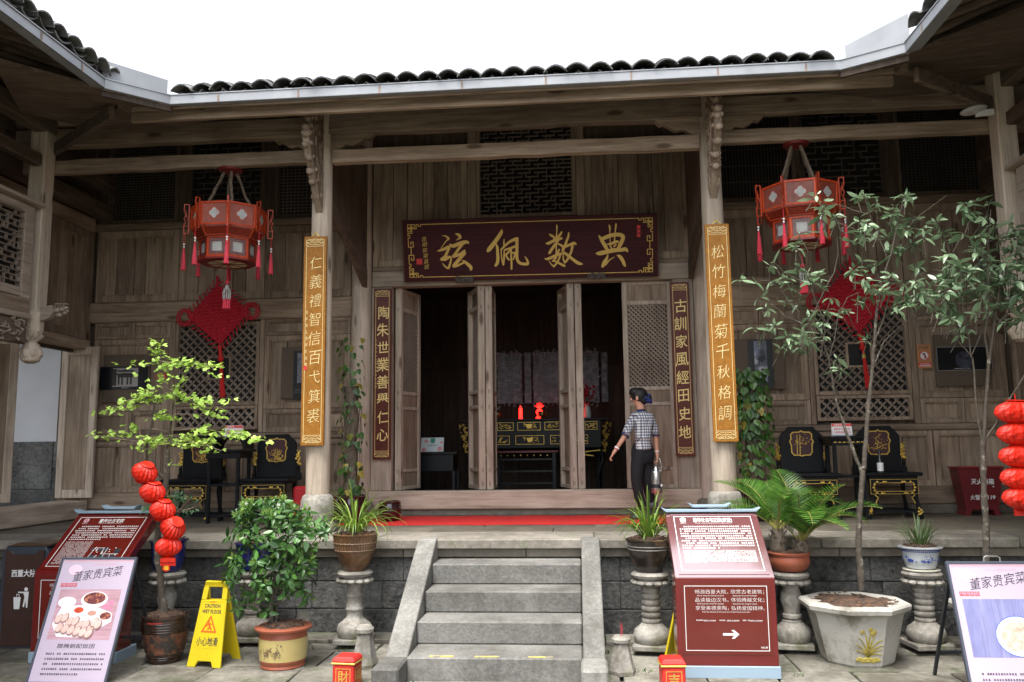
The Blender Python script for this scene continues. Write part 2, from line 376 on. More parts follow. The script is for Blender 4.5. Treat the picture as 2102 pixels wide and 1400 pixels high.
# staircase
st = thing('stone_staircase', 'grey stone steps between two sloping side ramps, worn yellow dashes on the lowest tread', 'stairs', (-.645, 6.2, 0))
def loc(parent, o):  # keep world coordinates while parented
    o.matrix_parent_inverse = Matrix.Translation(parent.location).inverted() if parent.rotation_euler[2] == 0 else (Matrix.Translation(parent.location) @ parent.rotation_euler.to_matrix().to_4x4()).inverted()
    return o
SX0, SX1 = -1.295, -.03
fy = [6.11, 6.5, 6.83, 7.15, 7.45]
tops = [.17, .34, .51, .68]
for i in range(4):
    loc(st, MB().box(SX0, SX1, fy[i], fy[i+1]+.06 if i < 3 else 7.53, tops[i]-.17 if i else -.04, tops[i]).build('step', M['stone_step'], st, bevel=.012))
yl = speck('worn_yellow_paint', (.5,.4,.1), .2, 30, .8, dirt=(.2,.19,.16), dscale=16, dpos=(.5,.58))
for a, b_ in ((877, 928), (972, 1023), (1083, 1134)):
    p, q = PZ(a, 1353, .1702), PZ(b_, 1353, .1702)
    loc(st, MB().box(p.x, q.x, fy[0]+.012, fy[0]+.034, .168, .1745).build('paint_dash', yl, st))
for x0, x1 in ((-1.465, -1.3), (-.025, .132)):
    pts = [(6.16, .02), (6.16, .19), (7.36, .86), (7.44, .856), (7.44, -.03), (6.16, -.03)]
    loc(st, MB().prism([(x0, a, b_) for a, b_ in ((6.16,-.03),(6.16,.15),(7.40,.862),(7.52,.862),(7.52,-.03))], (x1-x0, 0, 0)).build('side_ramp', M['stone_step'], st, bevel=.008))
    loc(st, MB().box(x0-.015, x1+.01, 5.82, 6.155, -.04, .165).build('ramp_foot', M['stone_step'], st, bevel=.015))
loc(st, MB().box(SX0+.02, SX1-.01, 5.7, 6.1, -.04, .012).build('step', M['stone_step'], st, bevel=.01))
# red carpet
cp = MB(); n = 60
for i in range(n):
    xa, xb = -2.62+i*(3.86/n), -2.62+(i+1)*(3.86/n)
    wob = lambda x: 8.78+.012*math.sin(x*7)+.008*math.sin(x*19)
    za = lambda x: Z0+.006+.003*math.sin(x*9)
    cp.quad((xa, wob(xa), za(xa)), (xb, wob(xb), za(xb)), (xb, 9.86, za(xb)), (xa, 9.86, za(xa)))
    cp.quad((xa, wob(xa), Z0), (xb, wob(xb), Z0), (xb, wob(xb), za(xb)), (xa, wob(xa), za(xa)))
tag(cp.build('red_carpet', M['carpet'], None), 'long bright red carpet strip on the veranda floor before the doorway', 'carpet')

# ================================================================== MAIN HOUSE
XC = -.63
H = thing('main_house', 'weathered timber hall with open lattice doors, gold lettered plaque and tiled eaves', 'house', (0, 0, 0))
YW = 10.0
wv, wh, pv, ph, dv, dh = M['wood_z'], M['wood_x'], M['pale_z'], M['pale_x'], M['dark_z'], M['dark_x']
def B(name, mat, x0, x1, y0, y1, z0, z1, bevel=.004, parent=None): return MB().box(x0,x1,y0,y1,z0,z1).build(name, mat, parent or H, bevel=bevel)
def planks(parent, x0, x1, z0, z1, y, n, mat, t=.02, rng=random.Random(11)):
    cuts = [x0] + sorted(x0+(x1-x0)*(i+rng.uniform(-.22,.22))/n for i in range(1, n)) + [x1]
    for a, b in zip(cuts, cuts[1:]):
        MB().box(a+.0035, b-.0035, y+rng.uniform(-.005,.004), y+t, z0, z1).build('plank', mat, parent, bevel=.0025)
def wpanel(x0, x1, z0, z1, n, mat=None, fw=.06, y=YW, fmat=None, inset=.03):
    f = MB(); f.box(x0, x0+fw, y-.026, y+.04, z0, z1).box(x1-fw, x1, y-.02, y+.04, z0, z1)
    f.box(x0+fw, x1-fw, y-.0185, y+.04, z1-fw, z1).box(x0+fw, x1-fw, y-.0185, y+.04, z0, z0+fw)
    # inner bead moulding
    b = .016; a0, a1, c0, c1 = x0+fw, x1-fw, z0+fw, z1-fw
    f.box(a0, a0+b, y-.008, y+.03, c0, c1).box(a1-b, a1, y-.008, y+.03, c0, c1).box(a0+b, a1-b, y-.0075, y+.03, c1-b, c1).box(a0+b, a1-b, y-.0075, y+.03, c0, c0+b)
    fr = f.build('wall_panel', fmat or wv, H, bevel=.003)
    planks(fr, x0+fw+.004, x1-fw-.004, z0+fw-.002, z1-fw+.002, y+.016, n, mat or wv)
    return fr
# opaque back skins behind the panels
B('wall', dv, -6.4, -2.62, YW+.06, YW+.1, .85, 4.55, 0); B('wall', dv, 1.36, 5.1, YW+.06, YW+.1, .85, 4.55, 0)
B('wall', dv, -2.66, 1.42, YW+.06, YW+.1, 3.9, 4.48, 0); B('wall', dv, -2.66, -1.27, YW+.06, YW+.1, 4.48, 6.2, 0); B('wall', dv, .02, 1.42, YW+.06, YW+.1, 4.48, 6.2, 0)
# ---- door bay: posts, threshold, lintel
def postc(x, y, z0, z1, r, mat, name='column', n=20, parent=None, lean=0):
    return MB().lathe([(r*1.0, z0), (r*1.02, z0+.3), (r*.97, (z0+z1)/2), (r*.9, z1)], n, (x, y, 0)).build(name, mat, parent or H, smooth=True)
B('threshold', ph, -2.6, 1.4, YW-.07, YW+.1, .925, 1.145, .012)
B('threshold_base', M['floor'], -2.56, 1.36, YW-.03, YW+.12, .85, .924, .006)
B('door_post', pv, -2.555, -2.30, YW-.05, YW+.1, 1.147, 3.64, .008)
B('door_post', pv, 1.14, 1.37, YW-.05, YW+.1, 1.147, 3.64, .008)
postc(-2.69, YW-.03, .87, 6.0, .13, pv); postc(1.50, YW-.03, .87, 6.0, .13, pv)
for x in (-2.69, 1.50): MB().lathe([(.15,.85),(.19,.89),(.2,.95),(.18,1.02),(.14,1.04)], 20, (x, YW-.03, 0)).build('column_base', M['coping'], H, smooth=True)
B('lintel', ph, -2.555, 1.37, YW-.06, YW+.1, 3.642, 3.84, .01)
B('lintel', wh, -2.555, 1.37, YW-.04, YW+.1, 3.842, 3.9, .006)
# wall above the door
for x0, x1, n in ((-2.555, -1.36, 6), (.11, 1.37, 6)):
    fr = wpanel(x0, x1, 3.905, 5.45, n, dv if False else wv, fw=.075)
B('stile', wv, -1.355, -1.25, YW-.02, YW+.05, 3.905, 5.9); B('stile', wv, 0.0, .105, YW-.02, YW+.05, 3.905, 5.9)
fr = wpanel(-1.245, -.005, 3.905, 4.45, 5, wv)
# lattice above the plaque: two rows of interlocking bars
def brick_lattice(name, x0, x1, z0, z1, y, step, w, mat, rng, parent, frame=True):
    mb = MB(); nx = max(2, round((x1-x0)/step)); nz = max(2, round((z1-z0)/step)); dx = (x1-x0)/nx; dz = (z1-z0)/nz
    for i in range(nx+1):
        for k in range(nz):
            if i in (0, nx) or ((i + 2*k) % 4 == 0) or ((i+k) % 5 == 0 and rng.random() < .8):
                x = x0+i*dx; mb.box(x-w/2, x+w/2, y, y+.02, z0+k*dz-w/2, z0+(k+1)*dz+w/2)
    for k in range(nz+1):
        for i in range(nx):
            if k in (0, nz) or ((i - 2*k) % 4 != 0) or rng.random() < .2:
                z = z0+k*dz; mb.box(x0+i*dx, x0+(i+1)*dx, y-.003, y+.017, z-w/2, z+w/2)
    o = mb.build(name, mat, parent); o['kind'] = 'stuff'; return o
def fine_grid(name, x0, x1, z0, z1, y, sx, sz, w, mat, parent):
    mb = MB(); nx = round((x1-x0)/sx); nz = round((z1-z0)/sz)
    for i in range(nx+1): x = x0+(x1-x0)*i/nx; mb.box(x-w/2, x+w/2, y, y+.015, z0, z1)
    for k in range(nz+1): z = z0+(z1-z0)*k/nz; mb.box(x0, x1, y-.004, y+.011, z-w/2, z+w/2)
    o = mb.build(name, mat, parent); o['kind'] = 'stuff'; return o
def wframe(x0, x1, z0, z1, y, fw, mat, name='window', d=.06):
    f = MB(); f.box(x0-fw, x0, y-.03, y+d-.03, z0-fw, z1+fw).box(x1, x1+fw, y-.03, y+d-.03, z0-fw, z1+fw)
    f.box(x0, x1, y-.028, y+d-.03, z1, z1+fw).box(x0, x1, y-.028, y+d-.03, z0-fw, z0)
    return f.build(name, mat, H, bevel=.004)
rng = random.Random(21)
w = wframe(-1.2, -.05, 4.53, 5.95, YW, .045, wv)
brick_lattice('lattice', -1.2, -.05, 4.53, 5.95, YW, .052, .013, M['lattice'], rng, w)
# ---- side bays
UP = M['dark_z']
for side in (0, 1):
    mir = (lambda x: x) if side == 0 else (lambda x: 2*XC - x + .02)
    def X(a, b): a, b = mir(a), mir(b); return (min(a, b), max(a, b))
    x0, x1 = X(-6.3, -2.8)
    B('sill', wh, x0, x1, YW-.06, YW+.06, .955, 1.15, .01)
    B('sill_stone', M['floor'], x0, x1, YW-.1, YW+.06, .85, .953, .006)
    B('rail', wh, x0, x1, YW-.045, YW+.06, 1.79, 1.865, .012)
    B('rail', wh, x0, x1, YW-.035, YW+.06, 3.285, 3.545, .014)
    B('rail', wh, x0, x1, YW-.05, YW+.06, 4.485, 4.575, .012)
    # bottom planks zone 1.152-1.788
    for a, b, n in ((-6.15, -5.28, 3), (-5.27, -4.45, 3), (-4.44, -3.62, 3), (-3.61, -2.83, 3)):
        a, b = X(a, b); wpanel(a, b, 1.153, 1.787, n, wv, fw=.055)
    # upper zone panels 3.55 - 4.48
    for a, b, n in ((-6.17, -5.08, 5), (-5.07, -3.95, 5), (-3.94, -2.83, 5)):
        a, b = X(a, b); wpanel(a, b, 3.55, 4.48, n, wv, fw=.08)
    # middle zone
    for a, b in ((-6.15, -5.16), (-3.92, -2.83)):
        a, b = X(a, b); m_ = (a+b)/2
        for c, d in ((a, m_-.003), (m_+.003, b)): wpanel(c, d, 3.075, 3.28, 1, wv, fw=.032)
        wpanel(a, b, 2.16, 3.07, 4, wv, fw=.06)
        for c, d in ((a, m_-.003), (m_+.003, b)): wpanel(c, d, 1.87, 2.155, 1, wv, fw=.045)
    # lattice window
    wx0, wx1 = X(-5.035, -4.03)
    for z0, z1 in ((2.255, 3.215), (1.95, 2.165)):
        w = wframe(wx0, wx1, z0, z1, YW, .045 if z0 > 2.2 else .04, wv)
        mb = MB(); s = .075; ww = .019; cut = []
        ext = (wx1-wx0)+(z1-z0)
        k = 0
        while k*s*1.414 < ext:
            c = k*s*1.414
            for sg in (1, -1):
                pts = []
                for t_ in (0, 1):
                    pass
                # line x - x0 + (z - z0) = c  /  x1 - x + (z - z0) = c
                xa = min(c, wx1-wx0); za = c-xa; xb = max(0, c-(z1-z0)); zb = c-xb
                if zb > z1-z0+1e-6: continue
                pa = (wx0+xa, z0+za); pb = (wx0+xb, z0+zb)
                if sg < 0: pa = (wx1-xa, z0+za); pb = (wx1-xb, z0+zb)
                yy_ = YW+(.0 if sg > 0 else .004)
                if abs(xa-xb) > .01: mb.bar((pa[0], yy_, pa[1]), (pb[0], yy_, pb[1]), .012, ww, up=(0, 1, 0)) if False else mb.bar((pa[0], yy_, pa[1]), (pb[0], yy_, pb[1]), .014, ww, up=(0,0,1))
            k += 1
        # petals that turn each square opening into a four-lobed one
        kx = int((wx1-wx0)/(s*.707))+1; kz = int((z1-z0)/(s*.707))+1
        for i in range(1, kx*1):
            for j in range(1, kz*1):
                if (i+j) % 2: continue
                px_, pz_ = wx0+i*s*.707, z0+j*s*.707
                if px_ < wx1-.01 and pz_ < z1-.01 and px_ > wx0+.01 and pz_ > z0+.01:
                    mb.bar((px_-.016, YW-.001, pz_), (px_+.016, YW-.001, pz_), .013, .03)
        o = mb.build('lattice', M['lattice'], w); o['kind'] = 'stuff'
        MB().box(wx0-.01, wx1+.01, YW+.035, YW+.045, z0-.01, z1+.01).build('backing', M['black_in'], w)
    # little square shutter in the middle of the lattice
    cx = (wx0+wx1)/2 + (.03 if side == 0 else -.02)
    f = MB(); a0, a1, b0, b1 = cx-.15, cx+.15, 2.53, 2.83
    f.box(a0,a0+.025,YW-.02,YW+.01,b0,b1).box(a1-.025,a1,YW-.02,YW+.01,b0,b1).box(a0+.025,a1-.025,YW-.0195,YW+.01,b1-.025,b1).box(a0+.025,a1-.025,YW-.0195,YW+.01,b0,b0+.025)
    f = f.build('peephole', wv, H, bevel=.003); MB().box(a0+.025,a1-.025,YW-.008,YW+.008,b0+.025,b1-.025).build('backing', M['black_in'], f)
    B('stile', wv, *X(-5.155, -5.085), YW-.03, YW+.05, 1.87, 3.28); B('stile', wv, *X(-3.98, -3.925), YW-.03, YW+.05, 1.87, 3.28)
    # upper windows
    kinds = ['fine', 'brick', 'grid2'] if side == 0 else ['slats', 'brick', 'fine']
    ux = ((-6.02, -5.17), (-4.95, -4.03), (-3.79, -2.92)) if side == 0 else ((1.73, 2.62), (2.77, 3.68), (3.9, 4.8))
    for (a, b), kd in zip(ux, kinds):
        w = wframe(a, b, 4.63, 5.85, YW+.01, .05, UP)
        if kd == 'fine': fine_grid('lattice', a, b, 4.63, 5.85, YW+.01, .045, .035, .008, M['lattice_dk'], w)
        elif kd == 'grid2': fine_grid('lattice', a, b, 4.63, 5.85, YW+.01, .05, .042, .012, M['lattice_dk'], w)
        elif kd == 'slats': fine_grid('lattice', a, b, 4.63, 5.85, YW+.01, .038, .22, .012, M['lattice_dk'], w)
        else: brick_lattice('lattice', a, b, 4.63, 5.85, YW+.01, .075, .014, M['lattice_dk'], rng, w)
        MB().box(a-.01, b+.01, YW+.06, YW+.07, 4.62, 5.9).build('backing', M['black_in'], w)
    allx = sorted([x for p in ux for x in p]); e0, e1 = (X(-6.3, -2.8))
    prev = e0
    for (a, b) in ux:
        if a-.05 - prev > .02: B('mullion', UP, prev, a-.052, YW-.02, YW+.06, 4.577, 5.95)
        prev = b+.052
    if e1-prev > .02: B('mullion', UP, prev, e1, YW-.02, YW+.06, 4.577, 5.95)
    postc(mir(-6.3)+(-.03 if side==0 else .03), YW-.02, .87, 6.0, .11, wv)
# ---- door leaves (hinged inward)
def leaf(hx, ang, w_, flip, mat=None, lname=None, dirn=1):
    """a tall lattice door leaf: local x along its width from the hinge, local y = thickness."""
    d = bpy.data.objects.new('door_leaf', None); COL.objects.link(d); d.parent = H
    z0, z1 = 1.15, 3.638; t = .083 if abs(ang) > .1 else .05; s = .06
    f = MB(); f.box(0, s, 0, t, z0, z1).box(w_-s, w_, 0, t, z0, z1)
    rz_ = [z0, z0+.045, 1.35, 1.40, 2.10, 2.16, 2.30, 2.36, 3.33, 3.39, z1-.045, z1]
    for a, b in ((z0, z0+.045), (1.36, 1.40), (2.125, 2.17), (2.31, 2.355), (3.35, 3.40), (z1-.045, z1)): f.box(s, w_-s, .002, t-.002, a, b)
    fo = f.build('door_frame', mat or pv, d, bevel=.004)
    for a, b in ((z0+.045, 1.36), (1.40, 2.125), (2.17, 2.31), (3.40, z1-.045)):
        MB().box(s, w_-s, .014, .034, a, b).build('panel', wv, d, bevel=.003)
    mb = MB(); a0, a1, c0, c1 = s, w_-s, 2.355, 3.35; st_ = .056; ext = (a1-a0)+(c1-c0); k = 0
    while k*st_ < ext:
        c = k*st_; xa = min(c, a1-a0); za = c-xa; xb = max(0, c-(c1-c0)); zb = c-xb
        for sg in (1, -1):
            pa, pb = ((a0+xa, c0+za), (a0+xb, c0+zb)) if sg > 0 else ((a1-xa, c0+za), (a1-xb, c0+zb))
            y_ = .02 if sg > 0 else .026
            if abs(xa-xb) > .01: mb.bar((pa[0], y_, pa[1]), (pb[0], y_, pb[1]), .012, .011)
        k += 1
    nx, nz = int((a1-a0)/st_*2), int((c1-c0)/st_*2)
    for i in range(nx+1):
        for j in range(nz+1):
            if (i+j) % 2 == 0: mb.box(a0+i*st_/2-.011, a0+i*st_/2+.011, .012, .03, c0+j*st_/2-.011, c0+j*st_/2+.011) if a0+i*st_/2+.011 < a1 and c0+j*st_/2+.011 < c1 else None
    lo = mb.build('lattice', M['lattice'], d); lo['kind'] = 'stuff'
    # mortise marks on the edge
    ed = MB()
    for zz in (1.22, 1.38, 2.14, 2.33, 3.37, 3.6):
        for q in (-.007, .007): ed.box(-.001, .0, t/2+q-.002, t/2+q+.002, zz-.025, zz+.025).box(w_, w_+.001, t/2+q-.002, t/2+q+.002, zz-.025, zz+.025)
    ed.build('tenon_mark', M['black_in'], d)
    d.matrix_local = Matrix.Translation((hx, YW+.02, 0)) @ Matrix.Rotation(ang, 4, 'Z')
    return d
leaf(-2.2, R_(74), .53, 0)                       # leaf 1, hinged left, swung in
leaf(-1.158, R_(112), .53, 0); leaf(-1.068, R_(90.5), .53, 0)
leaf(-.06, R_(105), .53, 0); leaf(.032, R_(90.5), .53, 0)
leaf(.525, 0, .6, 0)                             # the closed leaf
B('door_stop', pv, 1.126, 1.139, YW-.03, YW+.08, 1.147, 3.64, .002)
# ---- front columns and beams (plane of the columns)
YC = 8.15
for cx in (-2.625, 1.345):
    c = MB(); prof = [(.116, 1.215), (.119, 1.6), (.113, 3.0), (.102, 4.3), (.098, 5.2)]
    c.lathe(prof, 28, (cx, YC, 0)); co = c.build('column', M['col_z'], H, smooth=True)
    b = MB().lathe([(.165, .85), (.178, .865), (.18, .91), (.165, .945), (.15, .955), (.15, .962), (.158, .975), (.165, 1.03), (.165, 1.10), (.158, 1.16), (.145, 1.2), (.12, 1.217)], 28, (cx, YC, 0)).build('column_base', M['pedestal'], co, smooth=.9)
DH = M['wood_x']
# tie beams between columns, eave beam, purlin
def hbeam(name, x0, x1, y0, y1, z0, z1, mat, wob=.006, seg=14, seed=1):
    r = random.Random(seed); mb = MB(); n = seg; vs = []; fs = []
    for i in range(n+1):
        x = x0+(x1-x0)*i/n; a = [r.uniform(-wob, wob) for _ in range(4)] if 0 < i < n else [0]*4
        vs += [(x, y0+a[0], z0+a[1]), (x, y1, z0+a[1]), (x, y1, z1+a[2]), (x, y0+a[3], z1+a[2])]
    for i in range(n):
        for k in range(4): k2 = (k+1) % 4; fs.append((i*4+k, i*4+k2, i*4+4+k2, i*4+4+k))
    fs += [(0, 3, 2, 1), (n*4, n*4+1, n*4+2, n*4+3)]
    mb._a(vs, fs); return mb.build(name, mat, H, bevel=.008)
hbeam('tie_beam', -2.52, 1.245, YC-.05, YC+.05, 4.6, 4.745, DH, seed=2)
hbeam('tie_beam', -5.9, -2.73, YC-.05, YC+.05, 4.615, 4.755, DH, seed=3)
hbeam('tie_beam', 1.45, 4.6, YC-.05, YC+.05, 4.645, 4.775, DH, seed=4)
hbeam('eave_beam', -2.73, 1.45, YC-.065, YC+.065, 4.91, 5.15, DH, seed=5)
hbeam('eave_beam', -6.0, -2.735, YC-.06, YC+.06, 4.90, 5.10, DH, seed=6)
hbeam('eave_beam', 1.455, 4.8, YC-.06, YC+.06, 4.93, 5.12, DH, seed=7)
MB().tube([(-6.3, YC, 5.215), (-2.6, YC, 5.225), (1.3, YC, 5.245), (5.2, YC, 5.25)], .085, 14).build('purlin', DH, H, smooth=True)
MB().tube([(-6.5, 7.45, 4.955), (-.6, 7.42, 4.975), (5.2, 7.4, 5.0)], .001, 4).build('purlin', DH, H)
# scalloped corbels under the eave beam beside each column
for cx, zz in ((-2.625, 4.91), (1.345, 4.92)):
    for sg in (-1, 1):
        pr = [(0, 0), (.0, -.19), (.10, -.17), (.16, -.12), (.24, -.135), (.30, -.10), (.36, -.055), (.40, -.07), (.44, -.03), (.46, 0)]
        MB().prism([(cx+sg*(.09+a), YC-.045, zz+.005+b_) for a, b_ in pr], (0, .09, 0)).build('corbel', DH, H, bevel=.004)
# carved bracket that leans out from each column to the eave
def carved_bracket(cx, seed):
    r = random.Random(seed)
    prof = [(0, 4.04), (-.13, 4.20), (-.20, 4.30), (-.27, 4.36), (-.29, 4.44), (-.38, 4.52), (-.44, 4.60), (-.47, 4.70), (-.45, 4.78), (-.42, 4.86), (-.46, 4.98), (-.55, 5.02), (-.62, 5.06), (-.62, 5.12), (0, 5.12)]
    bk = MB().prism([(cx-.035, YC-.09+a, z) for a, z in prof], (.07, 0, 0)).build('bracket', M['wood_z'], H, bevel=.008)
    mb = MB()
    for (a, z) in [(-.23,4.31),(-.29,4.4),(-.37,4.51),(-.45,4.62),(-.47,4.72),(-.45,4.8),(-.43,4.9),(-.47,4.99)]:
        mb.ball((cx+r.uniform(-.01,.01), YC-.09+a, z), r.uniform(.032,.044), 9, 6, (1.05, .9, .9))
        for q in (-1, 1): mb.ball((cx+q*.035, YC-.09+a+.04, z+.03), r.uniform(.018,.028), 8, 5)
    for i in range(60):
        t = r.random(); zz_ = 4.12+t*.9; yy_ = -.02-(.06+.38*t)*r.random()
        for q in (-1, 1):
            mb.tube([(cx+q*.037, YC-.09+yy_, zz_), (cx+q*.047, YC-.09+yy_-.03, zz_+.04), (cx+q*.04, YC-.09+yy_-.02, zz_+.09)], [.008,.012,.006], 5)
    mb.build('carving', M['wood_z'], bk, smooth=True)
carved_bracket(-2.625, 4); carved_bracket(1.345, 9)
# raking strut boards from column back up to the wall
for cx in (-2.625, 1.345):
    sg = 1 if cx < 0 else -1
    MB().prism([(cx-.03, YC+.1, 4.35), (cx-.03, YC+.1, 4.16), (cx-.03, YC+.75, 4.02), (cx-.03, YW-.12, 3.62), (cx-.03, YW-.12, 3.86)], (.06, 0, 0)).build('strut', M['dark_y'], H, bevel=.005)
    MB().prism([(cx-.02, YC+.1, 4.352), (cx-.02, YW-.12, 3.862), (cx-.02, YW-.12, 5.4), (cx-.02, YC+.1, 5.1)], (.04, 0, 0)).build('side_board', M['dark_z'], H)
# cross beams veranda bay ends
for cx in (-6.05, 4.85):
    B('side_beam', M['dark_y'], cx-.06, cx+.06, 7.3, YW, 4.62, 4.8); B('side_beam', M['dark_y'], cx-.06, cx+.06, 7.3, YW, 4.98, 5.2)

# ---- roof: underside boards, rafters, tiles
SL = .37
GL, GR = PY(350, 196, 7.2), PY(1725, 126, 7.2)       # the gutter's two ends (top)
def eave_z(x): return GL.z-.02 + (x-GL.x)*(GR.z-GL.z)/(GR.x-GL.x)
EY = 7.27
XL, XR = -4.3, 2.88
roof = MB()
for dz, fl in ((0, 0), (.035, 1)):
    a = [(XL, EY, eave_z(XL)+dz), (XR, EY, eave_z(XR)+dz), (XR+8, EY+8, eave_z(XR)+8*SL+dz), (XL-8, EY+8, eave_z(XL)+8*SL+dz)]
    roof.quad(*a)
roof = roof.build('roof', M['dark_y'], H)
MB().prism([(XL-7, EY+.05+.9*7, 0+5.0+.9*7*SL), (XL, EY+.05, eave_z(XL)-.0), (XL, EY+.05, eave_z(XL)-.002)], (0,.001,0))
r = random.Random(8); x = XL-1.6
while x < XR+1.9:                               # rafters, each seen under the eave
    y0 = EY+.02 + max(0, XL-x) + max(0, x-XR)
    zb = eave_z(max(XL, min(XR, x)))
    MB().bar((x, y0, zb-.035+(y0-EY)*SL), (x, YW+.05, zb-.035+(YW+.05-EY)*SL), .085, .045).build('rafter', M['dark_y'], roof, bevel=.003)
    x += .235 + r.uniform(-.015, .015)
MB().prism([(XL, EY-.01, eave_z(XL)-.085), (XR, EY-.01, eave_z(XR)-.085), (XR, EY-.01, eave_z(XR)+.03), (XL, EY-.01, eave_z(XL)+.03)], (0, .025, 0)).build('fascia', M['wood_x'], roof, bevel=.003)
MB().prism([(XL, EY+.12, eave_z(XL)-.14), (XR, EY+.12, eave_z(XR)-.14), (XR, EY+.12, eave_z(XR)-.03), (XL, EY+.12, eave_z(XL)-.03)], (0, .05, 0)).build('eave_board', M['wood_x'], roof, bevel=.003)
def arc_tile(conv, w_=.215, L=.2, th=.013, rise=.052, n=6):
    mb = MB(); vs = []
    for y_ in (0, L):
        for s_ in (0, 1):
            for i in range(n+1):
                u = -1+2*i/n; zz = rise*(1-u*u) if conv else rise*(u*u)
                vs.append((u*w_/2*(.96 if y_ else 1), y_, zz + (th if s_ else 0)))
    N = n+1; fs = []
    for i in range(n):
        fs += [(i, i+1, 2*N+i+1, 2*N+i), (N+i+1, N+i, 3*N+i, 3*N+i+1), (i+1, i, N+i, N+i+1), (2*N+i, 2*N+i+1, 3*N+i+1, 3*N+i)]
    fs += [(0, 2*N, 3*N, N), (n, N+n, 3*N+n, 2*N+n)]
    mb._a(vs, fs); return mb
cov = arc_tile(True, rise=.06).mesh('tile', smooth=.9); cov.materials.append(M['tile'])
pan = arc_tile(False, rise=.045).mesh('tile', smooth=.9); pan.materials.append(M['tile'])
def lay_tiles(Mx, length, seed, parent, rows=12, cap=300, pitch=.197, slope=SL):
    """Mx maps (s along eave, d up-slope horizontally, 0) to the world; returns nothing"""
    r = random.Random(seed); rest = MB(); cnt = 0
    ang = math.atan(slope)
    n = int(length/pitch)
    for row in range(rows):
        for i in range(n+1):
            s = i*pitch
            for kind in (0, 1):
                d = row*.088 + r.uniform(-.02, .02) + (.075 if kind == 0 else 0); ss = s + (pitch/2 if kind == 0 else 0) + r.uniform(-.014, .014)
                h = (-.014 if kind == 0 else .044) + r.uniform(-.008, .008) + (.012 if row < 2 else 0)
                T = Mx @ Matrix.Translation((ss, d-.07, d*slope + h - .025)) @ Matrix.Rotation(ang - .10 + r.uniform(-.04,.04), 4, 'X') @ Matrix.Rotation(r.uniform(-.12,.12), 4, 'Y') @ Matrix.Rotation(r.uniform(-.09,.09), 4, 'Z')
                me = pan if kind == 0 else cov
                if cnt < cap and row < 4:
                    o = bpy.data.objects.new('tile', me); COL.objects.link(o); o.parent = parent; o.matrix_local = T; cnt += 1
                else:
                    src = arc_tile(kind == 1, n=4, rise=.052 if kind else .045); rest.T = T; rest._a(src.v, src.f); rest.T = None
    if rest.v: o = rest.build('tile_field', M['tile'], parent, smooth=.9); o['kind'] = 'stuff'
sh = math.atan2(eave_z(XR)-eave_z(XL), XR-XL)
lay_tiles(Matrix.Translation((XL+.6, EY-.02, eave_z(XL+.6)+.02)) @ Matrix.Rotation(-sh, 4, 'Y'), 5.95, 31, roof, rows=14, cap=248)
# ridge-side cover slab of the upper roof (continues the roof under sparse tiles)
# ---- gutter with joints and flashing in both inside corners
GW, GH = .10, .085
gp = [PY(350, 196, 7.2), PY(1725, 124, 7.2)]
PL0 = PZ(215, 162, 4.98); PL1 = gp[0]
PR0 = gp[1]; PR1 = PZ(1858, 88, 5.0)
def gutter_run(a, b, nj, seed, name='gutter', ext=0):
    a, b = Vector(a), Vector(b); d = (b-a); L = d.length; d.normalize(); side = Vector((d.y, -d.x, 0)).normalized()
    if side.y > .5 or abs(side.y) < .3 and side.dot(Vector((-.6-a.x, 0, 0))) < 0: side = -side
    mb = MB(); up = Vector((0, 0, 1))
    # U section: outer wall faces the courtyard
    for (p0, p1, th) in (((0, 0), (0, -GH), .004), ((0, -GH), (GW, -GH), .004), ((GW, -GH), (GW, 0), .004)):
        pa = a - side*p0[0] + up*p0[1]; pb = a - side*p1[0] + up*p1[1]
        nrm = (pb-pa).cross(d).normalized()
        mb.prism([pa, pb, pb + nrm*th, pa + nrm*th], d*L)
    mb.bar(a+side*.004+up*.002, b+side*.004+up*.002, .014, .01)
    g = mb.build(name, M['gutter'], H)
    for i in range(nj):
        t = (i+.6)/nj*L; p = a + d*t + side*.003
        q = MB(); q.prism([p+up*.008, p-up*(GH+.004), p-up*(GH+.004)+d*.018, p+up*.008+d*.018], side*.003); q.build('clip', M['gutter_in'], g)
    return g
gutter_run(gp[0], gp[1], 8, 1)
gutter_run(PL0, PL1, 0, 2); gutter_run(PR0, PR1, 0, 3)
fl = MB(); up = Vector((0, 0, 1))
for (a, b, ha, hb, off) in ((PL0, PL1, .22, .19, Vector((-.07,.07,0))), (PR0, PR1, .17, .30, Vector((.07,.07,0)))):
    MB().prism([a+off-up*.02, b+off-up*.02, b+off+up*hb, a+off+up*ha], Vector((0,.003,0))).build('flashing', M['gutter'], H)
for (a_, b_, xx) in ((PL0, PL1, XL), (PR1, PR0, XR)):
    sg = -1 if xx < 0 else 1
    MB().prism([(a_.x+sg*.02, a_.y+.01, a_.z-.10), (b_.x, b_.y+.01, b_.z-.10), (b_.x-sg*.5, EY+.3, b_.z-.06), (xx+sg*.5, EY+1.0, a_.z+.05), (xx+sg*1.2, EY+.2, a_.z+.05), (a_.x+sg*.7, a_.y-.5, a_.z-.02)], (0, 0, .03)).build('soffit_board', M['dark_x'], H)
    MB().prism([(a_.x+sg*.03, a_.y+.015, a_.z-.15), (b_.x, b_.y+.015, b_.z-.15), (b_.x, b_.y+.015, b_.z-.07), (a_.x+sg*.03, a_.y+.015, a_.z-.07)], (0, .03, 0)).build('fascia', M['inner_z'], H)
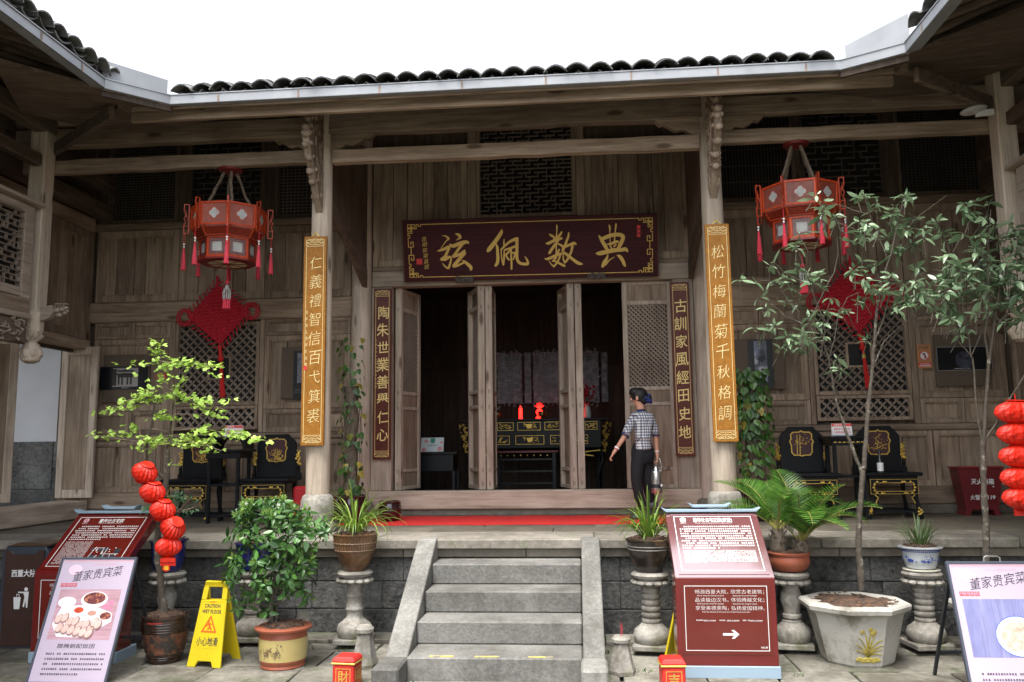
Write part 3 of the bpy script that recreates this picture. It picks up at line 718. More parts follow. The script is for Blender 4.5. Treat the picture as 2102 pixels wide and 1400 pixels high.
# interior hall shell
HB = 13.3
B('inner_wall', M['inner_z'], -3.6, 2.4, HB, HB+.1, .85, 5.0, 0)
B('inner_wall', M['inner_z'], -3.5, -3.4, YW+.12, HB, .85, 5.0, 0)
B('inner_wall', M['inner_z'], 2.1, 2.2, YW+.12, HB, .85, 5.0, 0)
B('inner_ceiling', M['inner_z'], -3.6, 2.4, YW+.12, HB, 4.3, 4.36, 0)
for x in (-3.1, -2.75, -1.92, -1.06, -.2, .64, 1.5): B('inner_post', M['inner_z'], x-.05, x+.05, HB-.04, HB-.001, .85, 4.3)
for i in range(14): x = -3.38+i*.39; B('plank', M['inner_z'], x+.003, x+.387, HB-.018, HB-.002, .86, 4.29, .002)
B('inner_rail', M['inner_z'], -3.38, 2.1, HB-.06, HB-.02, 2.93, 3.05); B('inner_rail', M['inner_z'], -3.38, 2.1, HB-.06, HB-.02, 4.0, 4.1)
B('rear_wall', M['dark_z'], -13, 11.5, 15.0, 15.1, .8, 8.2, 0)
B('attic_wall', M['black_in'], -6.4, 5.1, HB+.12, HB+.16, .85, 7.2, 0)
# ================================================================== SIDE WINGS
def wing(side):
    s = -1 if side == 0 else 1
    label = ['side wing at the left edge with lattice window, hanging post and white plaster passage',
             'side wing at the right edge with lattice gallery window and carved hanging post'][side]
    Wg = thing('side_wing', label, 'house')
    xw = -5.52 if side == 0 else 4.05
    def BB(name, mat, a, b, y0, y1, z0, z1, bevel=.004, parent=None):   # a, b measured outward from the gallery face
        xa, xb = xw + s*a, xw + s*b
        return MB().box(min(xa, xb), max(xa, xb), y0, y1, z0, z1).build(name, mat, parent or Wg, bevel=bevel)
    # gallery window facing the courtyard
    yN, yF = 4.2, 7.84 if side == 0 else 7.8
    wf = MB(); x0, x1 = sorted((xw+s*.02, xw+s*.10))
    zt, zb = (4.07, 3.30)
    wf.box(x0, x1, yF-.14, yF, zb-.1, zt+.1)
    wf.box(x0, x1, yN, yF-.14, zt, zt+.1).box(x0, x1, yN, yF-.14, zb-.09, zb)
    wf = wf.build('window', M['pale_y'], Wg, bevel=.006)
    mb = MB(); r = random.Random(4+side); st_ = .055; ny = int((yF-.14-yN)/st_); nz = int((zt-zb)/st_)
    xa, xb = sorted((xw+s*.04, xw+s*.07))
    for i in range(ny+1):
        yy_ = yF-.14-i*st_
        for k in range(nz):
            if (i+2*k) % 4 == 0 or (i+k) % 5 == 0: mb.box(xa, xb, yy_-.006, yy_+.006, zb+k*st_, zb+(k+1)*st_+.008)
    for k in range(nz+2):
        for i in range(ny):
            if (i-2*k) % 4 != 0: mb.box(xa+.003, xb+.003, yF-.14-(i+1)*st_, yF-.14-i*st_, zb+k*st_-.006, zb+k*st_+.006)
    lt = mb.build('lattice', M['lattice'], wf); lt['kind'] = 'stuff'
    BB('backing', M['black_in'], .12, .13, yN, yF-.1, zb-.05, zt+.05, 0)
    BB('cap_rail', M['pale_y'], -.05, .12, yN, yF+.06, zt+.1, zt+.14, .006)
    BB('skirt_panel', M['wood_y'], .03, .09, yN, yF, 3.05, 3.205, .006); BB('skirt_rail', M['pale_y'], -.01, .1, yN, yF, 2.99, 3.048, .008)
    ap = BB('apron', M['dark_y'], .02, .08, yN, yF-.02, 2.74, 2.988, .01)
    cv = MB(); r = random.Random(5)
    for i in range(150):
        yy_ = r.uniform(5.2, yF-.05); zz = r.uniform(2.75, 2.97); a_ = r.random()*6.28
        cv.tube([(xw+s*.02, yy_, zz), (xw-s*.005, yy_+.025*math.cos(a_), zz+.025*math.sin(a_)), (xw+s*.015, yy_+.05*math.cos(a_+.8), zz+.05*math.sin(a_+.8))], [.008, .013, .006], 5)
    cv.build('carving', M['lattice'], ap, smooth=True)
    # hanging post with lotus knob
    yp = (8.0, 7.97)[side]; xp = xw + s*(.09, .03)[side]; 
    p = MB(); p.lathe([(.115, 3.05), (.125, 3.1), (.125, 5.5)], 4, (xp, yp, 0), rot=R_(45)); 
    p.lathe([(.035, 2.80), (.075, 2.83), (.108, 2.90), (.112, 3.1)], 8, (xp, yp, 0), rot=R_(22.5))
    p = p.build('hanging_post', M['col_z'], Wg, bevel=.01)
    k = MB().lathe([(.04, 2.565), (.085, 2.59), (.105, 2.65), (.1, 2.71), (.075, 2.76), (.045, 2.79), (.05, 2.81)], 16, (xp, yp, 0))
    for i in range(8):
        a = i*math.pi/4; k.ball((xp+.085*math.cos(a), yp+.085*math.sin(a), 2.67), .032, 8, 6, (1, 1, 1.6))
        k.tube([(xp+.05*math.cos(a), yp+.05*math.sin(a), 2.8), (xp+.11*math.cos(a), yp+.11*math.sin(a), 2.86)], [.014, .006], 6)
    k.build('lotus_knob', M['col_z'], p, smooth=True)
    if side == 0:   # dragon-head beam end
        d = MB().prism([(xp+.09, yp-.035, 3.14), (xp+.22, yp-.035, 3.16), (xp+.24, yp-.035, 3.09), (xp+.20, yp-.035, 3.03), (xp+.09, yp-.035, 2.99)], (0, .07, 0))
        for q in ((.26,3.11,.035),(.31,3.12,.03),(.35,3.135,.022),(.34,3.08,.02),(.28,3.06,.028),(.37,3.10,.016),(.3,3.15,.018)): d.ball((xp+q[0], yp, q[1]), q[2], 8, 6, (1.2, 1, .8))
        for q in range(4): d.tube([(xp+.25+.03*q, yp-.02, 3.13), (xp+.27+.03*q, yp-.05, 3.17), (xp+.31+.03*q, yp-.03, 3.165)], [.012,.008,.003], 5)
        d.build('dragon_head', M['pale_x'], Wg, smooth=.8)
    # upper dark wall recess above the gallery window, posts and beams
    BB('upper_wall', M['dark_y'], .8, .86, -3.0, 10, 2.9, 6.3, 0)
    BB('gallery_floor', M['dark_y'], .1, 1.6, 3.0, 7.95, 2.98, 3.04)
    BB('eave_beam', M['dark_y'], .0, .14, 3.0, 8.1, 5.0, 5.2, .01); BB('tie_beam', M['dark_y'], .02, .12, 3.0, 7.9, 4.62, 4.75, .01)
    # side wall between the gallery and the hall's corner: tall panels, lintel, sill
    so = .66 if side == 0 else .93
    for y0, y1 in ((8.0, 9.0), (9.02, 9.84)):
        fr = MB(); xx0, xx1 = sorted((xw+s*so, xw+s*(so+.06)))
        fr.box(xx0, xx1, y0, y0+.08, 3.06, 4.45).box(xx0, xx1, y1-.08, y1, 3.06, 4.45).box(xx0, xx1, y0+.08, y1-.08, 4.36, 4.45).box(xx0, xx1, y0+.08, y1-.08, 3.06, 3.16)
        fr = fr.build('wall_panel', M['wood_z'], Wg, bevel=.004)
        n = 4
        for i in range(n):
            a = y0+.08+(y1-y0-.16)*i/n; b = y0+.08+(y1-y0-.16)*(i+1)/n
            xq = sorted((xw+s*(so+.025), xw+s*(so+.045))); MB().box(xq[0], xq[1], a+.002, b-.002, 3.16, 4.36).build('plank', M['wood_z'], fr, bevel=.002)
    BB('lintel', M['wood_y'], so-.03, so+.1, 7.9, 9.9, 2.93, 3.055, .01)
    BB('rail', M['wood_y'], so-.02, so+.1, 8.0, 9.9, 4.455, 4.62, .01)
    for i in range(3): BB('plank', M['dark_y'], so+.02, so+.05, 8.0, 9.9, 4.63+i*.33, 4.95+i*.33, .003)
    BB('sill_stone', M['pale_y'], so-.12, so+.25, 5.5, 9.86, .86, 1.07, .012)
    if side == 0:
        # passage wall: white plaster over rough stone
        MB().box(-9.2, -6.92, 10.6, 10.7, 1.8, 3.3).build('plaster_wall', M['plaster'], Wg)
        for i in range(3):
            x = -9.2; 
            while x < -6.95:
                w_ = random.uniform(.6, 1.0); MB().box(x+.003, min(-6.93, x+w_)-.003, 10.56, 10.68, .86+i*.315, .86+(i+1)*.315-.004).build('stone_block', M['stone_dk'], Wg, bevel=.006); x += w_
        MB().box(-6.98, -6.4, 10.57, 10.72, .86, 3.3).build('passage_wall', M['dark_z'], Wg)
        MB().box(-9.3, -6.7, 10.0, 10.75, 3.3, 3.4).build('passage_lintel', M['dark_x'], Wg)
    else:
        BB('wall', M['wood_z'], so+.02, so+.05, -3.0, 9.9, .85, 2.93, 0)
    if side == 0: BB('wall', M['wood_z'], 1.3, 1.36, -3.0, 8.5, -.0, 3.0, 0)
    # low doors standing open
    def low_leaf(p0, p1, z0, z1, nm='door_leaf'):
        a, b = Vector(p0), Vector(p1); d = (b-a); L = d.length; ang = math.atan2(d.y, d.x)
        f = MB(); t = .045; f.box(0, .09, 0, t, z0, z1).box(L-.09, L, 0, t, z0, z1).box(.09, L-.09, .001, t-.001, z1-.1, z1).box(.09, L-.09, .001, t-.001, z0, z0+.1)
        f = f.build(nm, M['pale_z'], Wg, bevel=.006)
        MB().box(.09, L-.09, .012, .03, z0+.1, z1-.1).build('plank', M['wood_z'], f, bevel=.003)
        f.matrix_local = Matrix.Translation((a.x, a.y, 0)) @ Matrix.Rotation(ang, 4, 'Z')
    if side == 0:
        low_leaf((-6.47, 9.82), (-5.985, 9.80), 1.1, 2.965)
        low_leaf((-7.15, 8.75), (-6.58, 9.18), 1.09, 3.02)
    # roof over the wing
    ex = (PL0.x-.06) if side == 0 else (PR1.x+.08); yv = 7.2; zr = 5.0
    rf = MB()
    for dz in (0, .035): rf.quad((ex, -3, zr+dz), (ex, yv, zr+dz), (ex+s*8, yv+8, zr+8*SL+dz), (ex+s*8, -3, zr+8*SL+dz))
    rf = rf.build('roof', M['dark_x'], Wg)
    yy_ = 4.5
    while yy_ < 8.6:
        xs = ex + s*max(0, yy_-yv); MB().bar((xs+s*.02, yy_, zr-.035+(abs(xs-ex))*SL), (ex+s*2.2, yy_, zr-.035+2.2*SL), .085, .045).build('rafter', M['dark_x'], rf, bevel=.003); yy_ += .24
    if side == 0:
        lay_tiles(Matrix(((0,-1,0,ex+.02),(1,0,0,4.7),(0,0,1,zr+.03),(0,0,0,1))), 2.2, 77, rf, rows=8, cap=60)
        gutter_w = gutter_run(PL0, Vector((PL0.x, 3.5, PL0.z)), 6, 5)
    else:
        lay_tiles(Matrix(((0,1,0,ex-.02),(-1,0,0,6.6),(0,0,1,zr+.03),(0,0,0,1))), 2.2, 78, rf, rows=8, cap=60)
        gutter_w = gutter_run(PR1, Vector((PR1.x, 3.5, PR1.z)), 6, 6)
    gutter_w.parent = Wg
    # valley board and hip rafter at the inside corner
    cx = ex
    MB().bar((cx, yv, zr-.07), (cx+s*3, yv+3, zr-.07+3*SL), .12, .1).build('valley_rafter', M['dark_x'], rf, bevel=.006)
    MB().bar((cx+s*.1, yv-.05, zr-.16), (cx+s*1.3, yv+.9, zr-.13), .05, .13).build('corner_board', M['dark_x'], rf, bevel=.006)
    return Wg
WL = wing(0); WR = wing(1)
# lamp arm on the right post
lm = thing('flood_lamp', 'round white dish lamp on a short arm by the right post under the eaves', 'lamp', tuple(PY(2035, 232, 7.9)))
MB().bar((.02, 0, .01), (-.14, 0, .0), .05, .055).build('arm', M['white'], lm, bevel=.005)
lh = MB().ball((0,0,0), .12, 20, 12, (1, .9, .3)).build('lamp_head', speck('aged_white_enamel', (.5,.51,.5), .1, 8, .4), lm, smooth=True)
lh.matrix_local = Matrix.Translation((-.17, -.02, .03)) @ Matrix.Rotation(R_(-8), 4, 'Y')
# ================================================================== LETTERING HELPERS
_tc = {}
def text_geo(body, bold=0.0, res=2):
    k = (body, bold, res)
    if k in _tc: return _tc[k]
    c = bpy.data.curves.new('t', 'FONT'); c.body = body; c.size = 1.0; c.resolution_u = res; c.offset = bold; c.fill_mode = 'BOTH'
    o = bpy.data.objects.new('t', c); COL.objects.link(o)
    dg = bpy.context.evaluated_depsgraph_get(); dg.update(); me = bpy.data.meshes.new_from_object(o.evaluated_get(dg))
    vs = [v.co.copy() for v in me.vertices]; fs = [tuple(p.vertices) for p in me.polygons]
    bpy.data.objects.remove(o); bpy.data.meshes.remove(me); bpy.data.curves.remove(c)
    if vs:
        x0, x1 = min(v.x for v in vs), max(v.x for v in vs); y0, y1 = min(v.y for v in vs), max(v.y for v in vs)
        vs = [Vector((v.x-(x0+x1)/2, v.y-(y0+y1)/2, 0)) for v in vs]; wh_ = (x1-x0, y1-y0)
    else: wh_ = (0, 0)
    _tc[k] = (vs, fs, wh_); return _tc[k]
def put_text(mb, body, x, y, size, z=.003, bold=0, sx=1, rise=0, shear=0, fit=None, rot=0, res=2):
    vs, fs, (w_, h_) = text_geo(body, bold, res)
    if fit: sx = fit/(w_*size) if w_ else 1
    c_, s_ = math.cos(rot), math.sin(rot); out = []
    for v in vs:
        a = v.x*size*sx + shear*v.y*size; b_ = v.y*size + rise*v.x*size
        out.append((x + a*c_-b_*s_, y + a*s_+b_*c_, z))
    mb._a(out, fs)
def frame_mat(o, right, up):
    right = Vector(right).normalized(); up = Vector(up); n = right.cross(up).normalized(); up = n.cross(right)
    return Matrix(((right.x, up.x, n.x, o[0]), (right.y, up.y, n.y, o[1]), (right.z, up.z, n.z, o[2]), (0, 0, 0, 1)))
def small_lines(mb, x0, x1, ys, h, pitch, rng, z=.003, last=1.0, indent=()):
    for i, y_ in enumerate(ys):
        x = x0 + (pitch*2 if i in indent else 0); xe = x1 if i < len(ys)-1 else x0+(x1-x0)*last
        while x < xe:
            if rng.random() < .93:
                w_ = pitch*rng.uniform(.55, .78)
                k = rng.random()
                if k < .6: mb.quad((x, y_-h*.5, z), (x+w_, y_-h*.5, z), (x+w_, y_-h*.12, z), (x, y_-h*.12, z)); mb.quad((x+w_*.1, y_+h*.05, z), (x+w_*.9, y_+h*.05, z), (x+w_*.9, y_+h*.5, z), (x+w_*.1, y_+h*.5, z))
                else: mb.quad((x, y_-h*.5, z), (x+w_*.35, y_-h*.5, z), (x+w_*.35, y_+h*.5, z), (x, y_+h*.5, z)); mb.quad((x+w_*.5, y_-h*.45, z), (x+w_, y_-h*.45, z), (x+w_, y_+h*.4, z), (x+w_*.5, y_+h*.4, z))
            x += pitch
def outline(mb, x0, x1, y0, y1, t, z=.003, d=.001):
    mb.box(x0, x1, y0, y0+t, z, z+d).box(x0, x1, y1-t, y1, z, z+d).box(x0, x0+t, y0+t, y1-t, z, z+d).box(x1-t, x1, y0+t, y1-t, z, z+d)
def path(mb, pts, t, z=.003, d=.0015, closed=False):
    ps = list(pts) + ([pts[0]] if closed else [])
    for i, (a, b) in enumerate(zip(ps, ps[1:])):
        dx, dy = b[0]-a[0], b[1]-a[1]; L = math.hypot(dx, dy) or 1; nx, ny = -dy/L*t/2, dx/L*t/2; ex, ey = dx/L*t/2, dy/L*t/2
        zz = z + (i % 3)*.0003
        mb.prism([(a[0]-ex+nx, a[1]-ey+ny, zz), (b[0]+ex+nx, b[1]+ey+ny, zz), (b[0]+ex-nx, b[1]+ey-ny, zz), (a[0]-ex-nx, a[1]-ey-ny, zz)], (0, 0, d))
# ================================================================== PLAQUE
TL, TR, BL, BR = PY(818, 453, 9.66), PY(1351, 437, 9.66), PY(832, 579, 9.86), PY(1350, 567, 9.86)
pc = (BL+BR)/2; PW = ((TR-TL).length+(BR-BL).length)/2; upv = ((TL+TR)/2-pc); PH = upv.length
PF = frame_mat(pc, (BR-BL), upv)
pq = thing('name_plaque', 'wide dark maroon plaque above the doorway with four big gold brush characters', 'plaque'); pq.matrix_world = PF
MB().box(-PW/2, PW/2, 0, PH, -.045, 0).build('board', M['maroon'], pq, bevel=.006)
for x in (-PW/2, PW/2-.012): MB().box(x-.001, x+.013, -.001, PH+.001, -.046, .004).build('edge_strip', M['amber_edge'], pq, bevel=.002)
bd = MB(); mg = .055; T = .009
xa, xb, ya, yb = -PW/2+mg+.02, PW/2-mg-.02, mg, PH-mg
path(bd, [(xa+.20, yb), (xb-.20, yb)], T); path(bd, [(xa+.20, ya), (xb-.20, ya)], T)
for sx in (1, -1):
    x_ = xa if sx > 0 else xb
    path(bd, [(x_, ya+.17), (x_, (ya+yb)/2-.05), (x_+sx*.06, (ya+yb)/2-.05), (x_+sx*.06, (ya+yb)/2-.11), (x_+sx*.03, (ya+yb)/2-.11), (x_+sx*.03, (ya+yb)/2-.08)], T)
    path(bd, [(x_, yb-.17), (x_, (ya+yb)/2+.05), (x_+sx*.06, (ya+yb)/2+.05), (x_+sx*.06, (ya+yb)/2+.11), (x_+sx*.03, (ya+yb)/2+.11), (x_+sx*.03, (ya+yb)/2+.08)], T)
    path(bd, [(x_+sx*.03, (ya+yb)/2-.05), (x_+sx*.03, (ya+yb)/2+.05)], T)
    for sy in (1, -1):
        y_ = ya if sy > 0 else yb
        q = lambda a, b_: (x_+sx*a, y_+sy*b_)
        for sw in (0, 1):
            f = (lambda a, b_: q(a, b_)) if sw == 0 else (lambda a, b_: q(b_, a))
            path(bd, [f(.20, 0), f(.16, 0), f(.16, .02), f(.13, .02), f(.13, 0), f(.105, 0), f(.105, .05), f(.04, .05), f(.04, .0)], T)
            path(bd, [f(.05, 0), f(.085, 0), f(.085, .035), f(.05, .035)], T, closed=True)
        path(bd, [q(0, 0), q(.04, 0), q(.04, .035), q(0, .035)], T, closed=True)
bd.build('gold_border', M['gold_fl'], pq)
PFi = PF.inverted()
def brush(strokes, ox, oy, sc, parent, board_n, p0, Fi, mat, name='character', base=.002, wf=1.0):
    mb = MB(); lvl = 0
    for st_ in strokes:
        pts = []
        for (x, y_, w_) in st_:
            P_ = Fi @ PPl(ox+x/sc, oy+y_/sc, p0, board_n)
            pts.append((P_.x, P_.y, w_))
        # catmull-rom
        out = []
        n = len(pts)
        for i in range(n-1):
            a, b, c, d = pts[max(i-1,0)], pts[i], pts[i+1], pts[min(i+2,n-1)]
            for k in range(5):
                t = k/5
                out.append(tuple(.5*((2*b[j]) + (-a[j]+c[j])*t + (2*a[j]-5*b[j]+4*c[j]-d[j])*t*t + (-a[j]+3*b[j]-3*c[j]+d[j])*t**3) for j in range(3)))
        out.append(pts[-1])
        m = (Fi @ PPl(ox+100/sc, oy, p0, board_n) - Fi @ PPl(ox, oy, p0, board_n)).length/100
        vs = []
        z = base+lvl*.0004; lvl += 1
        for i, (x, y_, w_) in enumerate(out):
            a = out[max(i-1,0)]; b = out[min(i+1,len(out)-1)]; dx, dy = b[0]-a[0], b[1]-a[1]; L = math.hypot(dx, dy) or 1
            hw = max(.0008, w_*m*.5*wf); vs += [(x-dy/L*hw, y_+dx/L*hw, z), (x+dy/L*hw, y_-dx/L*hw, z)]
        fs = [(2*i, 2*i+1, 2*i+3, 2*i+2) for i in range(len(out)-1)]
        # every quad gets its own tiny step so that turns never share a plane
        for i, f in enumerate(fs):
            q = [Vector(vs[j]) + Vector((0, 0, (i % 7)*.00005)) for j in f]; mb.quad(*q)
        for (x, y_, w_) in (out[0], out[-1]):
            hw = max(.0008, w_*m*.5*wf); mb._a([(x, y_, z+.0002)] + [(x+hw*math.cos(a*math.pi/5), y_+hw*math.sin(a*math.pi/5), z+.0002) for a in range(10)], [(0, 1+a, 1+(a+1) % 10) for a in range(10)])
    return mb.build(name, mat, parent)
nP = (PF.to_3x3() @ Vector((0, 0, 1)))
CH = [
 (890, 470, 14, [
  [(250,190,15),(340,205,40),(410,250,70),(430,290,60),(370,340,35),(280,460,22),(215,550,20)],
  [(110,635,20),(200,610,70),(320,570,90),(430,510,80),(450,540,80),(400,650,80),(340,780,90),(270,850,100),(240,880,80)],
  [(230,870,90),(330,870,100),(420,820,90),(470,800,60),(505,850,50),(490,950,60),(450,1080,70),(420,1130,60),(350,1090,50),(300,1040,40),(255,980,10)],
  [(640,140,40),(720,170,90),(770,240,80),(720,280,50),(645,330,8)],
  [(470,440,40),(560,490,110),(720,430,110),(880,385,120),(980,380,80),(1010,430,20)],
  [(820,430,110),(760,520,90),(670,650,80),(590,760,90),(560,790,90),(680,760,90),(800,710,90),(880,640,90),(890,610,40)],
  [(890,700,100),(800,800,100),(700,920,110),(600,1040,110),(580,1070,90),(700,1050,70),(860,970,60),(940,950,50)],
  [(810,900,10),(880,930,70),(980,1010,100),(1060,1090,110),(1080,1150,80),(1060,1185,30)]]),
 (990, 460, 12.727, [
  [(510,160,50),(490,230,100),(380,400,110),(260,560,120),(180,660,120),(150,700,80)],
  [(350,500,20),(390,600,70),(400,750,80),(410,900,90),(390,1020,90),(350,1080,70)],
  [(570,395,20),(565,480,40),(570,550,35)],
  [(490,660,30),(500,800,35),(520,950,40),(550,1060,50)], [(550,1060,50),(570,900,50),(570,800,40),(575,680,40)],
  [(490,670,50),(600,560,60),(720,460,70),(850,400,90),(910,380,90)],
  [(905,390,90),(905,500,90),(905,700,80),(910,900,80),(960,1000,80),(1060,1040,80),(1180,1040,80)], [(1200,1030,60),(1170,930,50),(1105,840,10)],
  [(600,670,60),(700,640,60),(840,590,70)], [(740,660,60),(680,740,60),(610,810,60)], [(610,800,50),(650,870,50),(700,930,50)],
  [(760,640,40),(755,800,50),(765,1000,55),(765,1170,50)], [(770,760,40),(850,750,60),(850,820,50),(810,920,40)]]),
 (1110, 455, 14, [
  [(460,95,30),(465,150,50),(460,300,35),(450,430,50)], [(240,355,20),(310,400,70),(380,440,60)],
  [(600,300,50),(560,370,70),(480,450,60),(380,500,60)], [(150,620,30),(220,620,90),(350,560,90),(480,510,90),(590,480,80)],
  [(500,540,70),(430,640,80),(340,760,90),(250,900,80)], [(450,560,40),(445,750,40),(450,930,60)], [(480,640,40),(560,660,60),(640,720,70)],
  [(530,800,50),(480,900,70),(420,1050,70),(360,1130,60)], [(120,1065,30),(200,1070,80),(350,1010,90),(500,940,80),(640,910,50)],
  [(340,1130,50),(450,1150,50),(560,1210,70),(680,1270,70)], [(560,960,60),(520,1080,60),(450,1200,60),(380,1290,60)], [(370,1280,50),(300,1220,40),(240,1130,20)],
  [(800,310,30),(800,400,60),(750,540,70),(700,680,80),(640,800,90),(620,850,50)], [(690,720,80),(820,670,80),(950,620,90),(1010,650,50)],
  [(910,700,80),(880,850,70),(820,980,70),(760,1100,70),(690,1170,70)], [(690,1160,60),(650,1080,50),(650,930,30)],
  [(670,880,60),(780,970,90),(920,1080,90),(1060,1180,100),(1150,1210,80),(1210,1220,20)]]),
 (1215, 450, 14, [
  [(485,155,15),(515,230,60),(515,400,25),(525,660,25)], [(690,120,20),(690,180,60),(665,400,30),(650,620,45)],
  [(195,470,30),(250,540,90),(310,650,110),(400,800,110),(440,870,90)],
  [(270,570,90),(400,520,120),(560,460,120),(760,440,120),(880,480,120),(890,560,120),(840,680,120),(770,820,110)],
  [(430,720,30),(560,700,80),(720,640,80),(760,670,40)], [(520,740,50),(560,830,50)], [(640,780,60),(700,720,40)],
  [(130,980,50),(230,980,130),(450,930,130),(650,890,130),(850,880,110),(960,860,120),(1020,920,60)],
  [(460,1000,20),(430,1120,80),(360,1240,120),(310,1350,90)], [(390,1300,70),(500,1180,40),(650,1080,15)],
  [(730,1040,40),(800,1070,100),(880,1180,110),(930,1300,90),(960,1350,40)]])]
for ox, oy, sc, sts in CH: brush(sts, ox, oy, sc, pq, nP, pc, PFi, M['gold_fl'], wf=.92)
lt = MB()
for i, ch in enumerate('昆明陈荣昌题'):
    q = PFi @ PPl(871+i*1.0, 491+i*11.4, pc, nP); put_text(lt, ch, q.x, q.y, .062, bold=-.012 if False else 0, rise=.15, shear=.1)
lt.build('signature', M['gold_fl'], pq)
q = PFi @ PPl(861, 537, pc, nP); MB().box(q.x-.035, q.x+.035, q.y-.035, q.y+.035, .001, .003).build('seal', M['print_r'], pq)
q = PFi @ PPl(1311, 477, pc, nP); sl = MB(); 
for i in range(3): sl.box(q.x-.02, q.x+.02, q.y+.045-i*.05, q.y+.085-i*.05, .001, .003)
sl.build('seal', M['print_r'], pq)
for px_, py_ in ((954, 573), (1224, 566)):
    q = PFi @ PPl(px_, py_, pc, nP); mb = MB(); r = random.Random(px_)
    mb.box(q.x-.11, q.x+.11, q.y-.035, q.y+.03, -.05, .05)
    for i in range(14): mb.ball((q.x+r.uniform(-.1,.1), q.y+r.uniform(-.03,.03), .05), r.uniform(.014,.024), 7, 5)
    mb.build('carved_support', M['lattice_dk'], pq, bevel=.004)
# ================================================================== COUPLETS
def fret(mb, w_, h_, y0, flip, t, z=.004):
    s = -1 if flip else 1
    q = lambda a, b_: (a*w_, y0 + s*b_*h_)
    for m in (1, -1):
        path(mb, [q(m*.0, .98), q(m*.12, .98), q(m*.12, .9), q(m*.30, .9), q(m*.30, .98) , q(m*.36, .98), q(m*.36, .84), q(m*.5, .84), q(m*.5, .5), q(m*.38, .5), q(m*.38, .36), q(m*.5, .36), q(m*.5, .08), q(m*.40, .08)], t, z)
        path(mb, [q(m*.34, .72), q(m*.2, .82), q(m*.1, .7), q(m*.2, .58), q(m*.27, .66)], t*.8, z)
        path(mb, [q(m*.04, .95), q(m*.04, .35), q(m*.14, .45), q(m*.3, .42), q(m*.34, .28), q(m*.25, .15), q(m*.12, .14), q(0, .2)], t*.8, z)
def couplet(name, label, tl, bl, w_, chars, matb, mati, pos, cy0, cy1, size, fretn, colx=0, sig=None, edge=None, bold=.0, rise=.1, shear=.08, grp=None, plane=None, fz=.30, gly_sx=.9):
    cpt = (tl[0]+bl[0])/2
    up = Vector(tl)-Vector(bl); Hh = up.length
    F = frame_mat(bl, (1, 0, 0), up)
    t = thing(name, label, 'plaque', group=grp); t.matrix_world = F
    MB().box(-w_/2, w_/2, 0, Hh, -.035, 0).build('board', matb, t, bevel=.004)
    mb = MB(); iw = w_-.05
    outline(mb, -iw/2, iw/2, .03+fz*w_, Hh-.03-fz*w_, .0045, .001)
    fh = fz*w_*1.0
    fret(mb, iw, fh, Hh-.03-fh+.003, False, .005, .001); fret(mb, iw, fh, .03+fh-.003, True, .005, .001)
    mb.build('border', mati, t)
    n = len(chars)
    for i, ch in enumerate(chars):
        yy_ = Hh - (cy0 + (cy1-cy0)*i/(n-1))*Hh; g = MB(); rr = random.Random(i+n*7)
        put_text(g, ch, colx + rr.uniform(-.006, .006), yy_, size*rr.uniform(.93, 1.07), .002, bold, gly_sx, rise+rr.uniform(-.03,.03), shear)
        g.build('character', mati, t)
    if sig:
        for (sx, s0, s1, txt, ss) in sig:
            g = MB()
            for i, ch in enumerate(txt): put_text(g, ch, sx, Hh*(1-(s0+(s1-s0)*i/max(1,len(txt)-1))), ss, .002, 0, .9, .1, .05)
            g.build('signature', mati, t)
    return t, Hh
yb = YC-.16
g1, hh = couplet('couplet_board', 'amber vertical board on the left porch column, nine cream characters starting 仁義禮智', PY(652, 485, yb), PY(640, 915, yb), .232, '仁義禮智信百弋箕裘', M['amber'], M['cream'], None, .13, .86, .15, 1, bold=-.011,
    colx=.012, sig=[(-.078, .37, .62, '對年齋主撰李文联書', .038)], grp='couplet boards beside the door')
MB().box(-.098, -.062, hh*.355, hh*.375, .001, .003).build('seal', M['print_r'], g1)
g2, hh2 = couplet('couplet_board', 'amber vertical board on the right porch column, nine cream characters starting 松竹梅蘭', PY(1463.5, 460, yb), PY(1491, 907, yb), .232, '松竹梅蘭菊千秋格調', M['amber'], M['cream'], None, .13, .87, .15, 1, bold=-.011, grp='couplet boards beside the door')
for g in (g1, g2):
    h_ = hh if g is g1 else hh2
    k = MB(); k.tube([(-.04,h_+.0,-.01),(-.02,h_+.02,-.01),(0,h_+.03,-.01),(.02,h_+.02,-.01),(.04,h_+.0,-.01)], .006, 6).ball((0, h_+.035, -.01), .012); k.build('hook', M['gold'], g, smooth=True)
yr = YW-.10
couplet('couplet_board', 'dark red vertical board left of the doorway, eight gold characters starting 陶朱世業', PY(787, 592, yr), PY(783, 943, yr), .222, '陶朱世業善舉仁心', M['maroon_z'], M['bright_gold'], None, .145, .86, .17, 1, colx=.01, rise=.06, shear=0, bold=.006,
    sig=[(-.075, .31, .58, '西董大院刘云龙撰联段体正書', .022)], grp='couplet boards beside the door')
couplet('couplet_board', 'dark red vertical board right of the doorway, eight gold characters starting 古訓家風', PY(1388, 579, yr), PY(1408, 936, yr), .222, '古訓家風經田史地', M['maroon_z'], M['bright_gold'], None, .14, .865, .17, 1, rise=.06, shear=0, bold=.006, grp='couplet boards beside the door')
